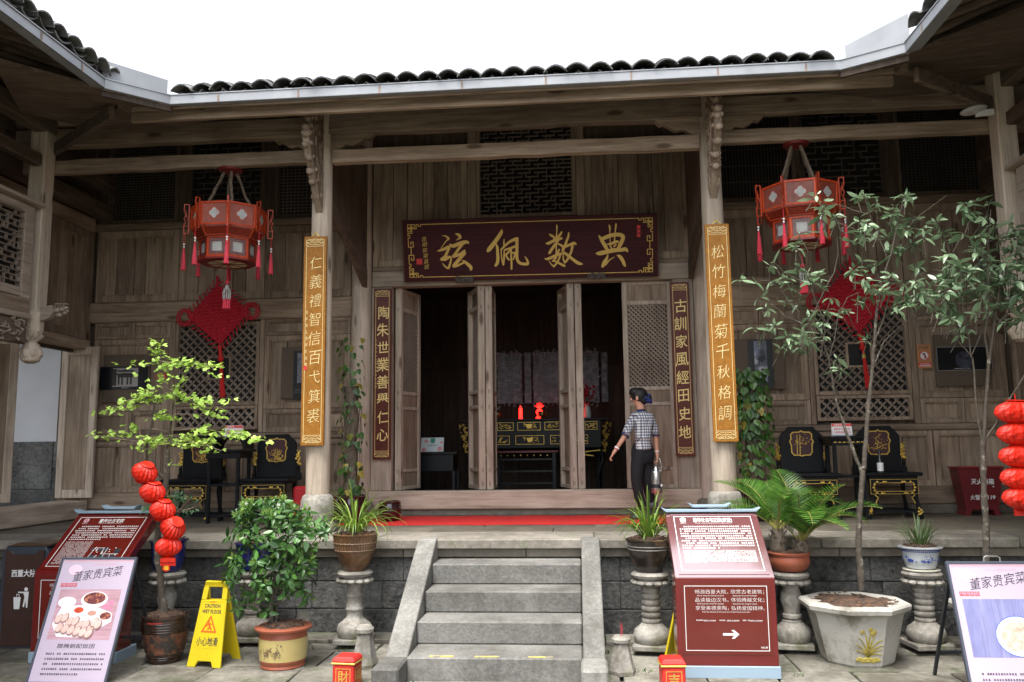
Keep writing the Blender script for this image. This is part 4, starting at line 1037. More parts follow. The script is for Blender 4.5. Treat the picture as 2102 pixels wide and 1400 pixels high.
# ================================================================== INFORMATION BOARDS
def info_board(x, y, label, title, rz=0, right=True):
    b = thing('information_board', label, 'sign', (x, y, 0), rz, 'maroon information boards')
    w_ = .71; z1 = .70; zt = 1.125; yb_ = .56
    MB().box(-w_/2-.01, w_/2+.01, -.01, .30, 0, .085).build('base', M['board_blue'], b, bevel=.004)
    MB().prism([(-w_/2, 0, .086), (-w_/2, 0, z1), (-w_/2, .22, z1+.0), (-w_/2, .22, .086)], (w_, 0, 0)).build('lower_panel', M['board_red'], b, bevel=.003)
    dv_ = Vector((0, yb_, zt-z1)); n = dv_.cross(Vector((1, 0, 0))).normalized(); L = dv_.length
    if n.z < 0: n = -n
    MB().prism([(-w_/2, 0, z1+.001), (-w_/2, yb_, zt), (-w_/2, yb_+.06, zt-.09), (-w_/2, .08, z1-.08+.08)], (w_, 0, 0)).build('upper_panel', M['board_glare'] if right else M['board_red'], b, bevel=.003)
    # roof-shaped trim
    def trim(zz, yy_, hw, th, nm):
        pts = [(-hw-.035, yy_, zz+.034), (-hw, yy_, zz), (hw, yy_, zz), (hw+.035, yy_, zz+.034), (hw-.01, yy_, zz+.018), (-hw+.01, yy_, zz+.018)]
        MB().prism(pts, (0, .1, 0)).build(nm, M['board_blue'], b, bevel=.002)
    trim(zt+.002, yb_-.03, w_/2+.0, .0, 'roof_trim'); trim(zt+.034, yb_+.02, w_*.19, .0, 'roof_trim')
    # upper print (lies on the slope)
    U = frame_mat((0, 0, z1+.001), (1, 0, 0), dv_)
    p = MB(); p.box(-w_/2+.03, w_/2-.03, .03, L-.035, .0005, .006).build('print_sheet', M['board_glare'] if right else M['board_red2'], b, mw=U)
    mb = MB(); outline(mb, -w_/2+.055, w_/2-.055, .06, L-.06, .005, .0065); mb.build('border', M['print_w'], b, mw=U)
    r = random.Random(int(abs(x)*100)); tx = MB()
    put_text(tx, title, 0, L-.105, .052 if right else .05, .0068, .012, fit=(.30 if right else .22))
    tx.build('title', M['print_w'], b, mw=U)
    tx = MB(); put_text(tx, "The main courtyard of Dong CHUANSHI's ancient residence" if right else "Dong CHUANSHI's ancient house", 0, L-.138, .011, .0068, fit=(.28 if right else .2))
    lw = MB(); ys = [L-.175-i*.026 for i in range(10 if right else 7)]
    small_lines(lw, -w_/2+.09, w_/2-.085, ys, .0135, .0165, r, .0068, last=.5, indent=(0, 5, 7) if right else (0,))
    if right:
        ys2 = [ys[-1]-.026-i*.0125 for i in range(11)]; ys2 = [v for v in ys2 if v > .085]
        small_lines(tx, -w_/2+.09, w_/2-.085, ys2, .006, .0085, r, .0068, last=.3)
    else:
        ys2 = [ys[-1]-.03-i*.0125 for i in range(25)]; ys2 = [v for v in ys2 if v > .085]
        small_lines(tx, -w_/2+.085, -.04, ys2, .006, .0085, r, .0068)
        mp_ = MB()
        for q in ((-.01,.30,.01,.45),(.06,.29,.14,.335),(.0,.2,.075,.25),(.09,.2,.15,.26),(.16,.19,.24,.25),(.2,.27,.25,.32),(.02,.12,.12,.17)):
            mp_.box(q[0]+.0, q[2], q[1]-.06, q[3]-.06 if q[3]-q[1] < .1 else q[1]-.02, .0066, .007)
        mp_.build('map_block', M['blackm'], b, mw=U)
        rd = MB()
        for pts in ([(0,.09),(.02,.26),(.03,.28)],[(.03,.27),(.1,.27),(.1,.2),(.25,.2)],[(.13,.27),(.13,.1)],[(.0,.13),(.08,.14),(.1,.1),(.2,.1),(.22,.14)],[(.18,.2),(.2,.12)]): path(rd, pts, .004, .0072, .0004)
        for i in range(22): a, c_ = r.uniform(0,.25), r.uniform(.1,.27); rd.box(a, a+.009, c_, c_+.009, .0082, .0086)
        rd.build('map_path', M['print_w'], b, mw=U)
    tx.build('small_print', M['print_w'], b, mw=U); lw.build('body_text', M['print_w'], b, mw=U)
    lg = MB(); lx, ly = -w_/2+.125, L-.10
    k = [(lx+.022*math.cos(a)*(1+.12*abs(math.sin(2*a))), ly+.024*math.sin(a)*(1+.12*abs(math.sin(2*a))), .0066) for a in [i*math.pi/12 for i in range(24)]]
    lg.prism(k, (0, 0, .0006)); lg.build('logo', plain('pink_print', (.62,.36,.4), .5) if not right else M['print_w'], b, mw=U)
    g = MB()
    for i in range(3): g.box(lx-.014, lx+.014, ly-.014+i*.011, ly-.011+i*.011, .0074, .0078)
    g.box(lx-.0015, lx+.0015, ly-.017, ly+.017, .0075, .0079); g.build('logo_mark', M['board_red2'], b, mw=U)
    g = MB(); put_text(g, '西董大院', lx, ly-.036, .012, .0068); g.build('logo_text', M['print_w'], b, mw=U)
    # lower print (vertical)
    V = frame_mat((0, -.001, .0), (1, 0, 0), (0, 0, 1))
    MB().box(-w_/2+.035, w_/2-.035, .165, z1-.03, .0, .003).build('print_sheet', M['board_red2'], b, mw=V)
    mb = MB(); outline(mb, -w_/2+.06, w_/2-.06, .19, z1-.055, .0045, .0035); mb.build('border', M['print_w'], b, mw=V)
    mb = MB(); sm = MB()
    for i, (a, c_, ea, eb) in enumerate((('畅游西董大院，', '欣赏古老建筑；', 'We can enjoy the Xidong courtyard', 'Appreciate the ancient buildings'), ('品读极边汉书，', '体验腾越文化；', 'Read the books of the Han Dynasty', 'Experience the Tengyue culture'), ('享受美德熏陶，', '弘扬爱国精神。', 'Enjoy the influence of virtue and carry forward the patriotic spirit.', ''))):
        yy_ = z1-.098-i*.057
        put_text(mb, a, -.10, yy_, .033, .0035, -.012, fit=.235); put_text(mb, c_, .155, yy_, .033, .0035, -.012, fit=.235)
        if eb: put_text(sm, ea, -.11, yy_-.028, .011, .0035, fit=.19); put_text(sm, eb, .135, yy_-.028, .011, .0035, fit=.17)
        else: put_text(sm, ea, .0, yy_-.028, .011, .0035, fit=.34)
    for i, tnum in enumerate(('0875-5191099', '0875-5192099', '0875-5197099')):
        cx_ = -.15+i*.165; put_text(sm, tnum, cx_+.03, z1-.30, .014, .0035, .01, fit=.085)
        small_lines(sm, cx_-.065, cx_-.018, [z1-.297], .008, .0085, r, .0035)
    mb.build('slogan', M['print_w'], b, mw=V); sm.build('small_print', M['print_w'], b, mw=V)
    ar = MB(); ay = .305; ax = .03
    ar.prism([(ax-.06, ay-.008, .0035), (ax+.02, ay-.008, .0035), (ax-.0, ay-.03, .0035), (ax+.02, ay-.03, .0035), (ax+.055, ay, .0035), (ax+.02, ay+.03, .0035), (ax, ay+.03, .0035), (ax+.02, ay+.008, .0035), (ax-.06, ay+.008, .0035)], (0, 0, .0005))
    ar.build('arrow', M['print_w'], b, mw=V)
    g = MB(); put_text(g, 'NO.07' if right else 'NO.06', w_/2-.095, .215, .017, .0035, .02)
    if right: g.build('number', M['print_w'], b, mw=V)
    return b
ib = info_board(1.01, 6.28, 'maroon information board right of the steps, white arrow, pale glare on its sloping top', '董传仕古宅正院(家堂)')
ib2 = info_board(-4.07, 6.52, 'maroon information board at far left with a small white site map, behind the menu stand', '董传仕古宅院', right=False)
# ================================================================== MENU STANDS
pk = plain('menu_lilac_pink', (.46,.385,.48), .45); pk2 = plain('menu_pink', (.62,.36,.42), .5)
def menu(x, ybot, lean, w_, h_, label, kind):
    t = thing('menu_stand', label, 'sign', (x, ybot, 0), 0, 'menu stands')
    F = frame_mat((0, 0, 0), (1, 0, 0), (0, lean, h_)); L = math.hypot(lean, h_)
    fr = MB(); fr.box(-w_/2-.016, -w_/2, 0, L+.012, -.02, .01).box(w_/2, w_/2+.016, 0, L+.012, -.02, .01).box(-w_/2, w_/2, -.0, .02, -.02, .01).box(-w_/2, w_/2, L-.004, L+.011, -.02, .008)
    fr.build('frame', plain('slate_frame', (.06,.07,.095), .45), t, bevel=.002, mw=F)
    MB().box(-w_/2, w_/2, .02, L-.004, -.01, .0).build('poster', pk, t, mw=F)
    MB().bar((-w_/2+.02, lean+.0, h_-.03), (-w_/2+.02, lean+.42, 0), .02, .02).bar((w_/2-.02, lean+.0, h_-.03), (w_/2-.02, lean+.42, 0), .02, .02).bar((-w_/2+.02, lean+.33, .18), (w_/2-.02, lean+.33, .18), .015, .02).build('back_legs', M['blackm'], t)
    mb = MB(); put_text(mb, '董家贵宾菜', .02, L-.115, .085, .0015, -.004, fit=w_*.66, rise=.12, shear=.08); mb.build('title', M['print_d'], t, mw=F)
    mb = MB(); put_text(mb, '无一人不喜欢私房菜' if False else '大户人家的私房菜', .05, L-.045, .022, .0015, -.005, fit=w_*.36); mb.build('subtitle', pk2, t, mw=F)
    tg = MB()
    for i in range(4): tg.box(-w_/2+.035+i*.033, -w_/2+.064+i*.033, L-.215, L-.187, .001, .002)
    tg.build('tag', M['print_r'], t, mw=F)
    mb = MB(); put_text(mb, '传统美食', -w_/2+.099, L-.201, .027, .0025, fit=.125); mb.build('tag_text', pk, t, mw=F)
    mb = MB()
    for i in range(46): a = -w_/2+.012+i*(w_-.02)/46; mb.box(a, a+.008, L-.022-(i % 2)*.004, L-.016, .001, .0016)
    mb.box(-w_/2+.01, w_/2-.01, L-.014, L-.011, .001, .0016); mb.build('border', pk2, t, mw=F)
    mb = MB(); mb._a([(-.17+.055*math.cos(a*.4488), L-.085+.04*math.sin(a*.4488), .0008) for a in range(14)], [tuple(range(14))]); mb.build('cloud_print', plain('pale_pink_print', (.68,.5,.6), .5), t, mw=F)
    # the dish photograph: flat print
    px0, px1, py0, py1 = -w_/2+.045, w_/2-.045, L-.60, L-.235
    bgm = wood('print_table_a', 'x', (.3,.16,.2), (.42,.26,.31), (.5,.35,.4), knots=False, rough=.5) if kind == 0 else wood('print_table_b', 'y', (.16,.16,.33), (.24,.25,.47), (.33,.34,.55), knots=False, rough=.5)
    ph_ = MB().box(px0, px1, py0, py1, .0006, .0012).build('photo_print', bgm, t, mw=F)
    def el(mb_, cx_, cy_, rx, ry, z, n=22, rot=0): mb_._a([(cx_+rx*math.cos(a)*math.cos(rot)-ry*math.sin(a)*math.sin(rot), cy_+rx*math.cos(a)*math.sin(rot)+ry*math.sin(a)*math.cos(rot), z) for a in [i*2*math.pi/n for i in range(n)]], [tuple(range(n))])
    r = random.Random(5); wp = plain('print_white', (.82,.8,.84), .5)
    food = speck('print_dark_food', (.13,.025,.03), .7, 60, .5, bstr=0, dirt=(.5,.2,.1), dscale=40, dpos=(.5,.6))
    if kind == 0:
        mb = MB(); mb._a([(px0+.01, py0+.11, .0015), (px0+.07, py0+.02, .0015), (px0+.28, py0+.015, .0015), (px1-.02, py0+.13, .0015), (px1-.03, py0+.19, .0015), (px0+.28, py0+.25, .0015), (px0+.05, py0+.24, .0015)], [tuple(range(7))])
        el(mb, px0+.29, py0+.29, .105, .06, .0019); el(mb, px0+.19, py0+.205, .052, .036, .0020); el(mb, px0+.3, py0+.185, .052, .036, .0021); el(mb, px0+.405, py0+.165, .056, .04, .0020)
        el(mb, px0+.08, py0+.27, .07, .04, .0018); mb.build('plate_print', wp, t, mw=F)
        mb = MB(); el(mb, px0+.29, py0+.30, .088, .045, .0024); el(mb, px0+.41, py0+.17, .045, .028, .0024); mb.build('stew_print', food, t, mw=F)
        mb = MB(); el(mb, px0+.19, py0+.212, .038, .022, .0026); mb.build('chilli_print', speck('print_chilli', (.5,.06,.02), .5, 60, .5, bstr=0), t, mw=F)
        mb = MB(); el(mb, px0+.3, py0+.19, .036, .02, .0026); mb.build('sauce_print', plain('print_sauce', (.5,.26,.2), .5), t, mw=F)
        dm = speck('print_dumpling', (.68,.47,.42), .18, 30, .5, bstr=0); mb = MB(); sh_ = MB(); k = 0
        for i, (cx_, cy_) in enumerate([(px0+.05+.045*j, py0+.15-.012*j+.02*(j % 2)) for j in range(7)] + [(px0+.075+.048*j, py0+.085-.008*j) for j in range(6)] + [(px0+.34, py0+.125), (px0+.37, py0+.11)]):
            el(sh_, cx_+.003, cy_-.004, .030, .040, .0027+k*.0004, 16, -.5); el(mb, cx_, cy_, .0235, .033, .0029+k*.0004, 16, -.5); k += 1
        sh_.build('dumpling_edge_print', plain('print_edge', (.3,.16,.15), .5), t, mw=F); mb.build('dumpling_print', dm, t, mw=F)
        mb = MB(); 
        for i in range(9): el(mb, px1-.07+r.uniform(-.03,.03), py0+.25+r.uniform(-.035,.03), .013, .011, .0021+i*.0001, 8)
        mb.build('blossom_print', plain('print_blossom', (.75,.2,.32), .5), t, mw=F)
    else:
        mb = MB(); el(mb, .08, py0+.13, .15, .13, .0016); mb.build('bowl_rim_print', plain('print_blue', (.1,.15,.45), .5), t, mw=F)
        mb = MB(); el(mb, .08, py0+.13, .143, .123, .0019); mb.build('bowl_print', wp, t, mw=F)
        mb = MB(); el(mb, .08, py0+.125, .115, .095, .0022); mb.build('soup_print', speck('print_soup', (.6,.45,.36), .35, 30, .5, bstr=0), t, mw=F)
    mb = MB(); 
    if kind == 0: put_text(mb, '腊腌鹅配饭团', -.0, py0-.045, .034, .0015, 0, fit=w_*.5)
    small_lines(mb, px0+.03, px1, [py0-.10-i*.035 for i in range(5)], .014, .017, r, .0015, last=.6); mb.build('caption', M['print_d'], t, mw=F)
    if kind == 1:
        MB().tube([(-.045, lean, h_), (-.045, lean, h_+.035), (-.03, lean, h_+.045), (.045, lean, h_+.045), (.06, lean, h_+.035), (.06, lean, h_)], .006, 6).build('handle', M['steel'], t, smooth=True)
    return t
menu(-3.745, 5.93, .36, .575, .84, 'lilac pink menu stand with a plate of dumplings at lower left before the information board', 0)
menu(2.745, 5.76, .25, .56, .84, 'lilac pink menu stand with wire handle at right edge, soup bowl on blue boards', 1)
# ================================================================== WET FLOOR SIGNS
def wet(x, y, rz, label):
    t = thing('wet_floor_sign', label, 'sign', (x, y, 0), rz, 'yellow wet floor signs')
    H_ = .63; wb, wt = .295, .205; sp = .15
    for s_, nm in ((1, 'front_panel'), (-1, 'rear_panel')):
        F = frame_mat((0, -s_*sp, 0), (s_, 0, 0), (0, s_*sp, H_)); L = math.hypot(sp, H_)
        hw = lambda v: (wb + (wt-wb)*v/L)/2
        mb = MB(); d = (0, 0, -.018)
        mb.prism([(-hw(0), 0, 0), (-hw(0)+.07, 0, 0), (-hw(0)+.09, .045, 0), (hw(0)-.09, .045, 0), (hw(0)-.07, 0, 0), (hw(0), 0, 0), (hw(.5), .5, 0), (-hw(.5), .5, 0)], d)
        mb.prism([(-hw(.5), .501, 0), (-hw(.5)+.045, .501, 0), (-hw(.6)+.045, .60, 0), (-hw(.6), .60, 0)], d); mb.prism([(hw(.5)-.045, .501, 0), (hw(.5), .501, 0), (hw(.6), .60, 0), (hw(.6)-.045, .60, 0)], d)
        mb.prism([(-hw(.6), .60, 0), (hw(.6), .60, 0), (hw(L)-.012, L, 0), (-hw(L)+.012, L, 0)], d)
        mb.build(nm, M['yellow'], t, bevel=.004, mw=F)
        rb = MB(); outline(rb, -.105, .105, .14, .49, .003, .0005, .0015)
        for i in range(5): rb.bar((-.05+i*.022, .06, .001), (-.07+i*.03, .12, .001), .003, .002)
        rb.build('moulded_rib', M['yellow'], t, mw=F)
        mb = MB(); put_text(mb, 'CAUTION', 0, .455, .04, .002, .02, fit=.14); put_text(mb, 'WET FLOOR', 0, .412, .04, .002, .02, fit=.17); put_text(mb, '小心地滑', 0, .19, .07, .002, .01, fit=.185)
        mb.build('lettering', M['print_d'], t, mw=F)
        orr = plain('orange_red_print', (.72,.09,.01), .5)
        mb = MB(); path(mb, [(-.06, .262), (.06, .262), (0, .375)], .011, .002, .0006, closed=True)
        for a, b_, w2 in (((-.012,.338),(-.012,.338),.016), ((-.008,.325),(.006,.295),.014), ((.006,.295),(.022,.278),.009), ((.004,.297),(-.012,.28),.009), ((-.006,.322),(.018,.318),.006), ((-.008,.32),(-.026,.305),.006)):
            if a == b_: mb.box(a[0]-.008, a[0]+.008, a[1]-.006, a[1]+.009, .0025, .003)
            else: path(mb, [a, b_], w2, .003, .0005)
        path(mb, [(-.03, .486), (-.015, .483), (.0, .489), (.012, .484), (.03, .488)], .004, .002, .0004)
        mb.build('slip_symbol', orr, t, mw=F)
    return t
w1 = wet(-2.93, 6.58, R_(-9), 'yellow folding wet floor sign standing left of the bushy green shrub')
w2 = wet(.80, 6.78, R_(50), 'yellow folding wet floor sign mostly hidden behind the maroon board')
# ================================================================== POSTERS AND NOTICES
def flat_thing(name, label, cat, x0, x1, z0, z1, y, mat, d=.02, grp=None):
    t = thing(name, label, cat, ((x0+x1)/2, y, (z0+z1)/2), 0, grp)
    return t
pbrown = speck('brown_mat_board', (.105,.078,.055), .1, 40, .8, bstr=.1)
phb = plain('poster_black', (.006,.007,.01), .35)
def poster(label, bx, bz, ix, iz, kind, yy_=YW-.045):
    t = thing('photo_poster', label, 'poster', ((bx[0]+bx[1])/2, yy_, (bz[0]+bz[1])/2), 0, 'framed photographs on the wall')
    cx, cz = (bx[0]+bx[1])/2, (bz[0]+bz[1])/2
    MB().box(bx[0]-cx, bx[1]-cx, -.0, .02, bz[0]-cz, bz[1]-cz).build('backing', pbrown, t, bevel=.003)
    MB().box(ix[0]-cx, ix[1]-cx, -.008, -.0005, iz[0]-cz, iz[1]-cz).build('print', phb, t)
    F = frame_mat((0, -.0085, 0), (1, 0, 0), (0, 0, 1)); a0, a1, c0, c1 = ix[0]-cx, ix[1]-cx, iz[0]-cz, iz[1]-cz
    if kind == 'gate':
        sky_ = plain('print_grey_sky', (.3,.28,.27), .5); w_ = a1-a0
        m0, m1 = a0+w_*.27, a1-w_*.2
        MB().box(m0, m1, c0+.035, c1-.02, 0, .001).build('photo', sky_, t, mw=F)
        g = MB(); mx = (m0+m1)/2+.0
        for (zz, ww, hh_) in ((c1-.07, .12, .02), (c1-.11, .15, .02)): g.prism([(mx-ww, zz+hh_*1.2, .0015), (mx-ww*.8, zz, .0015), (mx+ww*.8, zz, .0015), (mx+ww, zz+hh_*1.2, .0015), (mx+ww*.5, zz+hh_*1.1, .0015), (mx, zz+hh_*1.5, .0015), (mx-ww*.5, zz+hh_*1.1, .0015)], (0, 0, .0006))
        for q in (-.085, -.04, .03, .075): g.box(mx+q-.012, mx+q+.012, c0+.06, c1-.09, .0016, .0021)
        g.box(m0, m0+.05, c0+.05, c1-.03, .0015, .0021).box(mx-.1, mx+.1, c1-.14, c1-.1, .0015, .0020); g.build('photo', plain('print_dark_gate', (.03,.025,.022), .5), t, mw=F)
        k = MB(); k.box(mx-.05, mx+.05, c0+.018, c0+.021, 0, .001); k.build('caption', M['print_w'], t, mw=F)
    if kind == 'text':
        k = MB(); small_lines(k, a0+.02, a1-.02, [c0+.12-i*.02 for i in range(3)], .008, .012, random.Random(3), .001); k.box(a0+.05, a1-.01, c0+.2, c1-.03, .0005, .001); k.build('photo', speck('print_grey', (.16,.17,.2), .7, 60, .5, bstr=0), t, mw=F)
    if kind == 'cloud':
        MB().box(a0+.07, a1-.07, c0+.08, c1-.02, 0, .001).build('photo', speck('print_cloud', (.13,.15,.2), .9, 8, .5, bstr=0, dirt=(.45,.46,.5), dscale=7, dpos=(.5,.62)), t, mw=F)
    if kind == 'moon':
        MB()._a([( .02+.1*math.cos(a), .0+.1*math.sin(a), .001) for a in [i*math.pi/15 for i in range(30)]], [tuple(range(30))]).build('photo', speck('print_moon', (.045,.05,.075), .7, 12, .5, bstr=0, dirt=(.01,.01,.015), dscale=14, dpos=(.5,.6)), t, mw=F)
        k = MB(); k.box(-.1, .08, c0+.02, c0+.024, 0, .001); k.build('caption', M['print_w'], t, mw=F)
        e = MB(); outline(e, a0, a1, c0, c1, .004, .0005, .001); e.build('border', plain('grey_line', (.35,.37,.37), .5), t, mw=F)
    return t
poster('black bordered old photograph of a gate on brown board, behind the light green ginkgo', (-6.0, -5.39), (2.27, 2.87), (-6.035, -5.41), (2.43, 2.72), 'gate')
poster('black poster with small white text half hidden by the left amber board', (-3.69, -3.33), (2.28, 2.92), (-3.535, -3.35), (2.27, 2.87), 'text')
poster('upright photograph of clouds in a black border on brown board, above the leafy vine', (1.8, 2.40), (2.29, 2.89), (1.985, 2.27), (2.30, 2.88), 'cloud')
poster('wide black photograph with a dim moon on brown board, rightmost of the wall pictures', (4.11, 4.72), (2.29, 2.89), (4.13, 4.74), (2.47, 2.745), 'moon')
nt_ = thing('notice_sign', 'small orange notice with a red no spitting circle beside the wide black photograph', 'sign', (3.995, YW-.045, 2.64))
MB().box(-.08, .08, 0, .006, -.14, .14).build('sheet', speck('orange_paper', (.42,.19,.075), .1, 20, .7, bstr=0), nt_)
F = frame_mat((0, -.0005, 0), (1, 0, 0), (0, 0, 1))
def disc(mb, cx, cy, r, z, n=24): mb._a([(cx+r*math.cos(i*2*math.pi/n), cy+r*math.sin(i*2*math.pi/n), z) for i in range(n)], [tuple(range(n))])
mb = MB(); disc(mb, 0, .01, .056, .001); mb.box(-.07, .07, -.12, -.07, .0005, .001); mb.build('red_mark', M['print_r'], nt_, mw=F)
mb = MB(); disc(mb, 0, .01, .046, .0018); mb.box(-.065, .065, -.114, -.105, .0012, .0016); mb.build('white_mark', M['print_w'], nt_, mw=F)
mb = MB(); mb.box(-.002, .016, -.025, .022, .002, .0025); disc(mb, -.002, .032, .011, .0022, 10); disc(mb, -.022, .03, .004, .0022, 6); mb.build('figure_mark', M['print_d'], nt_, mw=F)
mb = MB(); path(mb, [(-.035, .045), (.035, -.025)], .008, .003, .0005); mb.build('bar_mark', M['print_r'], nt_, mw=F)
mb = MB(); put_text(mb, '禁止吐痰', 0, .105, .034, .001, fit=.11); mb.build('lettering', M['print_d'], nt_, mw=F)
mb = MB(); put_text(mb, '禁止随地吐痰', 0, -.087, .022, .0015, fit=.11); mb.build('lettering', M['print_w'], nt_, mw=F)
n2 = thing('notice_sign', 'small dark red notice on the wall behind the ginkgo leaves', 'sign', tuple(PY(330, 772, YW-.045)))
MB().box(-.07, .07, 0, .006, -.035, .035).build('sheet', M['print_r'], n2)
mb = MB(); small_lines(mb, -.055, .055, [.01, -.012], .01, .014, random.Random(2), .0065); mb.build('lettering', M['print_w'], n2, mw=frame_mat((0, 0, 0), (1, 0, 0), (0, 0, 1)))
# ================================================================== PALACE LANTERNS
def tassel(parent, x, y, z, cord, L, r_, bead=True, mat=None):
    m = MB(); m.tube([(x, y, z), (x, y, z-cord)], .0035, 5); m.build('cord', M['knot'], parent)
    if bead: m = MB(); m.ball((x, y, z-cord*.72), .012, 8, 6).ball((x, y, z-cord*.9), .009, 8, 6, (1,1,1.4)); m.build('bead', M['print_w'], parent, smooth=True)
    m = MB().lathe([(.004, 0), (.011, -.008), (.012, -.02), (.01, -.028), (.013, -.05), (r_, -L*.98), (r_*.9, -L)], 14, (x, y, z-cord))
    for k in range(14): a = k*math.pi/7; m.tube([(x+.012*math.cos(a), y+.012*math.sin(a), z-cord-.05), (x+r_*1.02*math.cos(a), y+r_*1.02*math.sin(a), z-cord-L*1.0)], .0022, 3)
    m.build('tassel', mat or M['tassel'], parent, smooth=True)
def oct_ring(mb, r0, r1, z0, z1, n=8, rot=R_(-90)):
    mb.lathe([(r0, z0), (r1, z1)], n, rot=rot)
def lantern(x, y, ztop, zc, rot, label):
    t = thing('palace_lantern', label, 'lantern', (x, y, ztop), 0, 'hanging palace lanterns')
    V = lambda r, k: Vector((r*math.cos(R_(-90)+rot+k*math.pi/4), r*math.sin(R_(-90)+rot+k*math.pi/4), 0))
    def tier(r0, z0, r1, z1, fw, nm, th=.014):   # r0,z0 bottom
        f = MB(); infos = []
        for k in range(8):
            a0, b0 = V(r0, k)+Vector((0,0,z0)), V(r0, k+1)+Vector((0,0,z0)); a1, b1 = V(r1, k)+Vector((0,0,z1)), V(r1, k+1)+Vector((0,0,z1))
            n_ = (a0+b0); n_.z = 0; n_.normalize()
            def pt(u, v, a0=a0, b0=b0, a1=a1, b1=b1): return (a0*(1-u)+b0*u)*(1-v) + (a1*(1-u)+b1*u)*v
            W_ = (b0-a0).length; H_ = (a1-a0).length; u_ = fw/W_; v_ = fw/H_
            for q in (((0,0),(1,0),(1,v_),(0,v_)), ((0,1-v_),(1,1-v_),(1,1),(0,1)), ((0,v_),(u_,v_),(u_,1-v_),(0,1-v_)), ((1-u_,v_),(1,v_),(1,1-v_),(1-u_,1-v_))):
                f.prism([pt(*c)+n_*.001 for c in q], -n_*th)
            infos.append((pt, n_, u_, v_, W_, H_))
        return f.build(nm, M['redwood'], t, bevel=.002), infos
    R1 = .385
    up, inf = tier(R1*.98, -.245, R1, 0, .022, 'upper_frame')
    pp = MB(); lat = MB(); qf = MB(); qr = MB()
    for pt, n_, u_, v_, W_, H_ in inf:
        qf = MB(); qr = MB()
        pp.quad(pt(u_,v_)-n_*.012, pt(1-u_,v_)-n_*.012, pt(1-u_,1-v_)-n_*.012, pt(u_,1-v_)-n_*.012)
        fr = frame_mat(pt(.5,.5)-n_*.005, pt(1,.5)-pt(0,.5), pt(.5,1)-pt(.5,0))
        a_, b_ = W_*(.5-u_), H_*(.5-v_); lat.T = fr; s_ = .0165; k = -60
        for k in range(-40, 41):
            for sg in (1, -1):
                c = k*s_; # line y = sg*x + c clipped
                xs = sorted([max(-a_, min(a_, (-b_-c)*sg)), max(-a_, min(a_, (b_-c)*sg))])
                if xs[1]-xs[0] > .004: lat.bar((xs[0], sg*xs[0]+c, .0 if sg > 0 else .0008), (xs[1], sg*xs[1]+c, .0 if sg > 0 else .0008), .0028, .003)
        lat.T = None
        for dx, dy in ((.028,0),(-.028,0),(0,.028),(0,-.028),(0,0)):
            for mbx, rr, zz in ((qr, .0315, .0035), (qf, .026, .005)):
                mbx.T = fr; zz += (abs(dx)*1e-2 + (dx+dy)*1e-3); mbx._a([(dx+rr*math.cos(i*math.pi/8), dy+rr*math.sin(i*math.pi/8), zz) for i in range(16)], [tuple(range(16))]); mbx.T = None
        qr.build('quatrefoil_rim', M['redwood'], up); qf.build('quatrefoil', M['paper'], up)
    pp.build('paper', M['paper'], up); o = lat.build('lattice', M['redwood'], up); o['kind'] = 'stuff'
    band, inf = tier(R1*.80, -.335, R1*.94, -.25, .012, 'band')
    fr_ = MB(); bk = MB()
    for pt, n_, u_, v_, W_, H_ in inf:
        bk.quad(pt(u_,v_)-n_*.012, pt(1-u_,v_)-n_*.012, pt(1-u_,1-v_)-n_*.012, pt(u_,1-v_)-n_*.012)
        F = frame_mat(pt(.5,.5)-n_*.003, pt(1,.5)-pt(0,.5), pt(.5,1)-pt(.5,0)); b2 = MB()
        for i in range(3):
            c = (i-1)*.078
            path(b2, [(c-.036, .018), (c+.03, .018), (c+.03, -.004), (c+.01, -.004)], .0065, 0, .003); path(b2, [(c-.036, -.018), (c-.01, -.018), (c-.01, .006), (c+.01, .006)], .0065, 0, .003); path(b2, [(c+.0, -.018), (c+.036, -.018)], .0065, 0, .003)
        fr_.T = F; fr_._a(b2.v, b2.f); fr_.T = None
    bk.build('band_backing', M['redwood_dk'], band); fr_.build('fretwork', M['redwood'], band)
    low, inf = tier(.285, -.555, .285, -.335, .024, 'lower_frame')
    pp = MB(); lt_ = MB()
    for pt, n_, u_, v_, W_, H_ in inf:
        pp.quad(pt(u_,v_)-n_*.012, pt(1-u_,v_)-n_*.012, pt(1-u_,1-v_)-n_*.012, pt(u_,1-v_)-n_*.012)
        F = frame_mat(pt(.5,.5)-n_*.004, pt(1,.5)-pt(0,.5), pt(.5,1)-pt(.5,0)); a_, b_ = W_*(.5-u_), H_*(.5-v_); b2 = MB()
        i0, j0 = a_-.03, b_-.03
        outline(b2, -i0, i0, -j0, j0, .003, 0, .003)
        for i in range(-6, 7):
            x_ = i*a_/6.2
            if abs(x_) > i0: b2.box(x_-.0015, x_+.0015, -b_, b_, 0, .0025)
            else: b2.box(x_-.0015, x_+.0015, j0, b_, 0, .0025).box(x_-.0015, x_+.0015, -b_, -j0, 0, .0025)
        for i in range(-7, 8):
            y_ = i*b_/7.2
            if abs(y_) > j0: b2.box(-a_, a_, y_-.0015, y_+.0015, .0005, .003)
            else: b2.box(-a_, -i0, y_-.0015, y_+.0015, .0005, .003).box(i0, a_, y_-.0015, y_+.0015, .0005, .003)
        lt_.T = F; lt_._a(b2.v, b2.f); lt_.T = None
    pp.build('paper', M['paper'], low); o = lt_.build('lattice', M['redwood_dk'], low); o['kind'] = 'stuff'
    bt = MB(); bt.lathe([(.30, -.575), (.30, -.556)], 8, rot=R_(-90)+rot); bt.build('bottom_plate', M['redwood_dk'], t)
    MB().lathe([(.2, -.579), (.2, -.5755)], 32).build('bottom_disc', plain('yellowed_paper', (.5,.43,.28), .8), t)
    cr = MB()
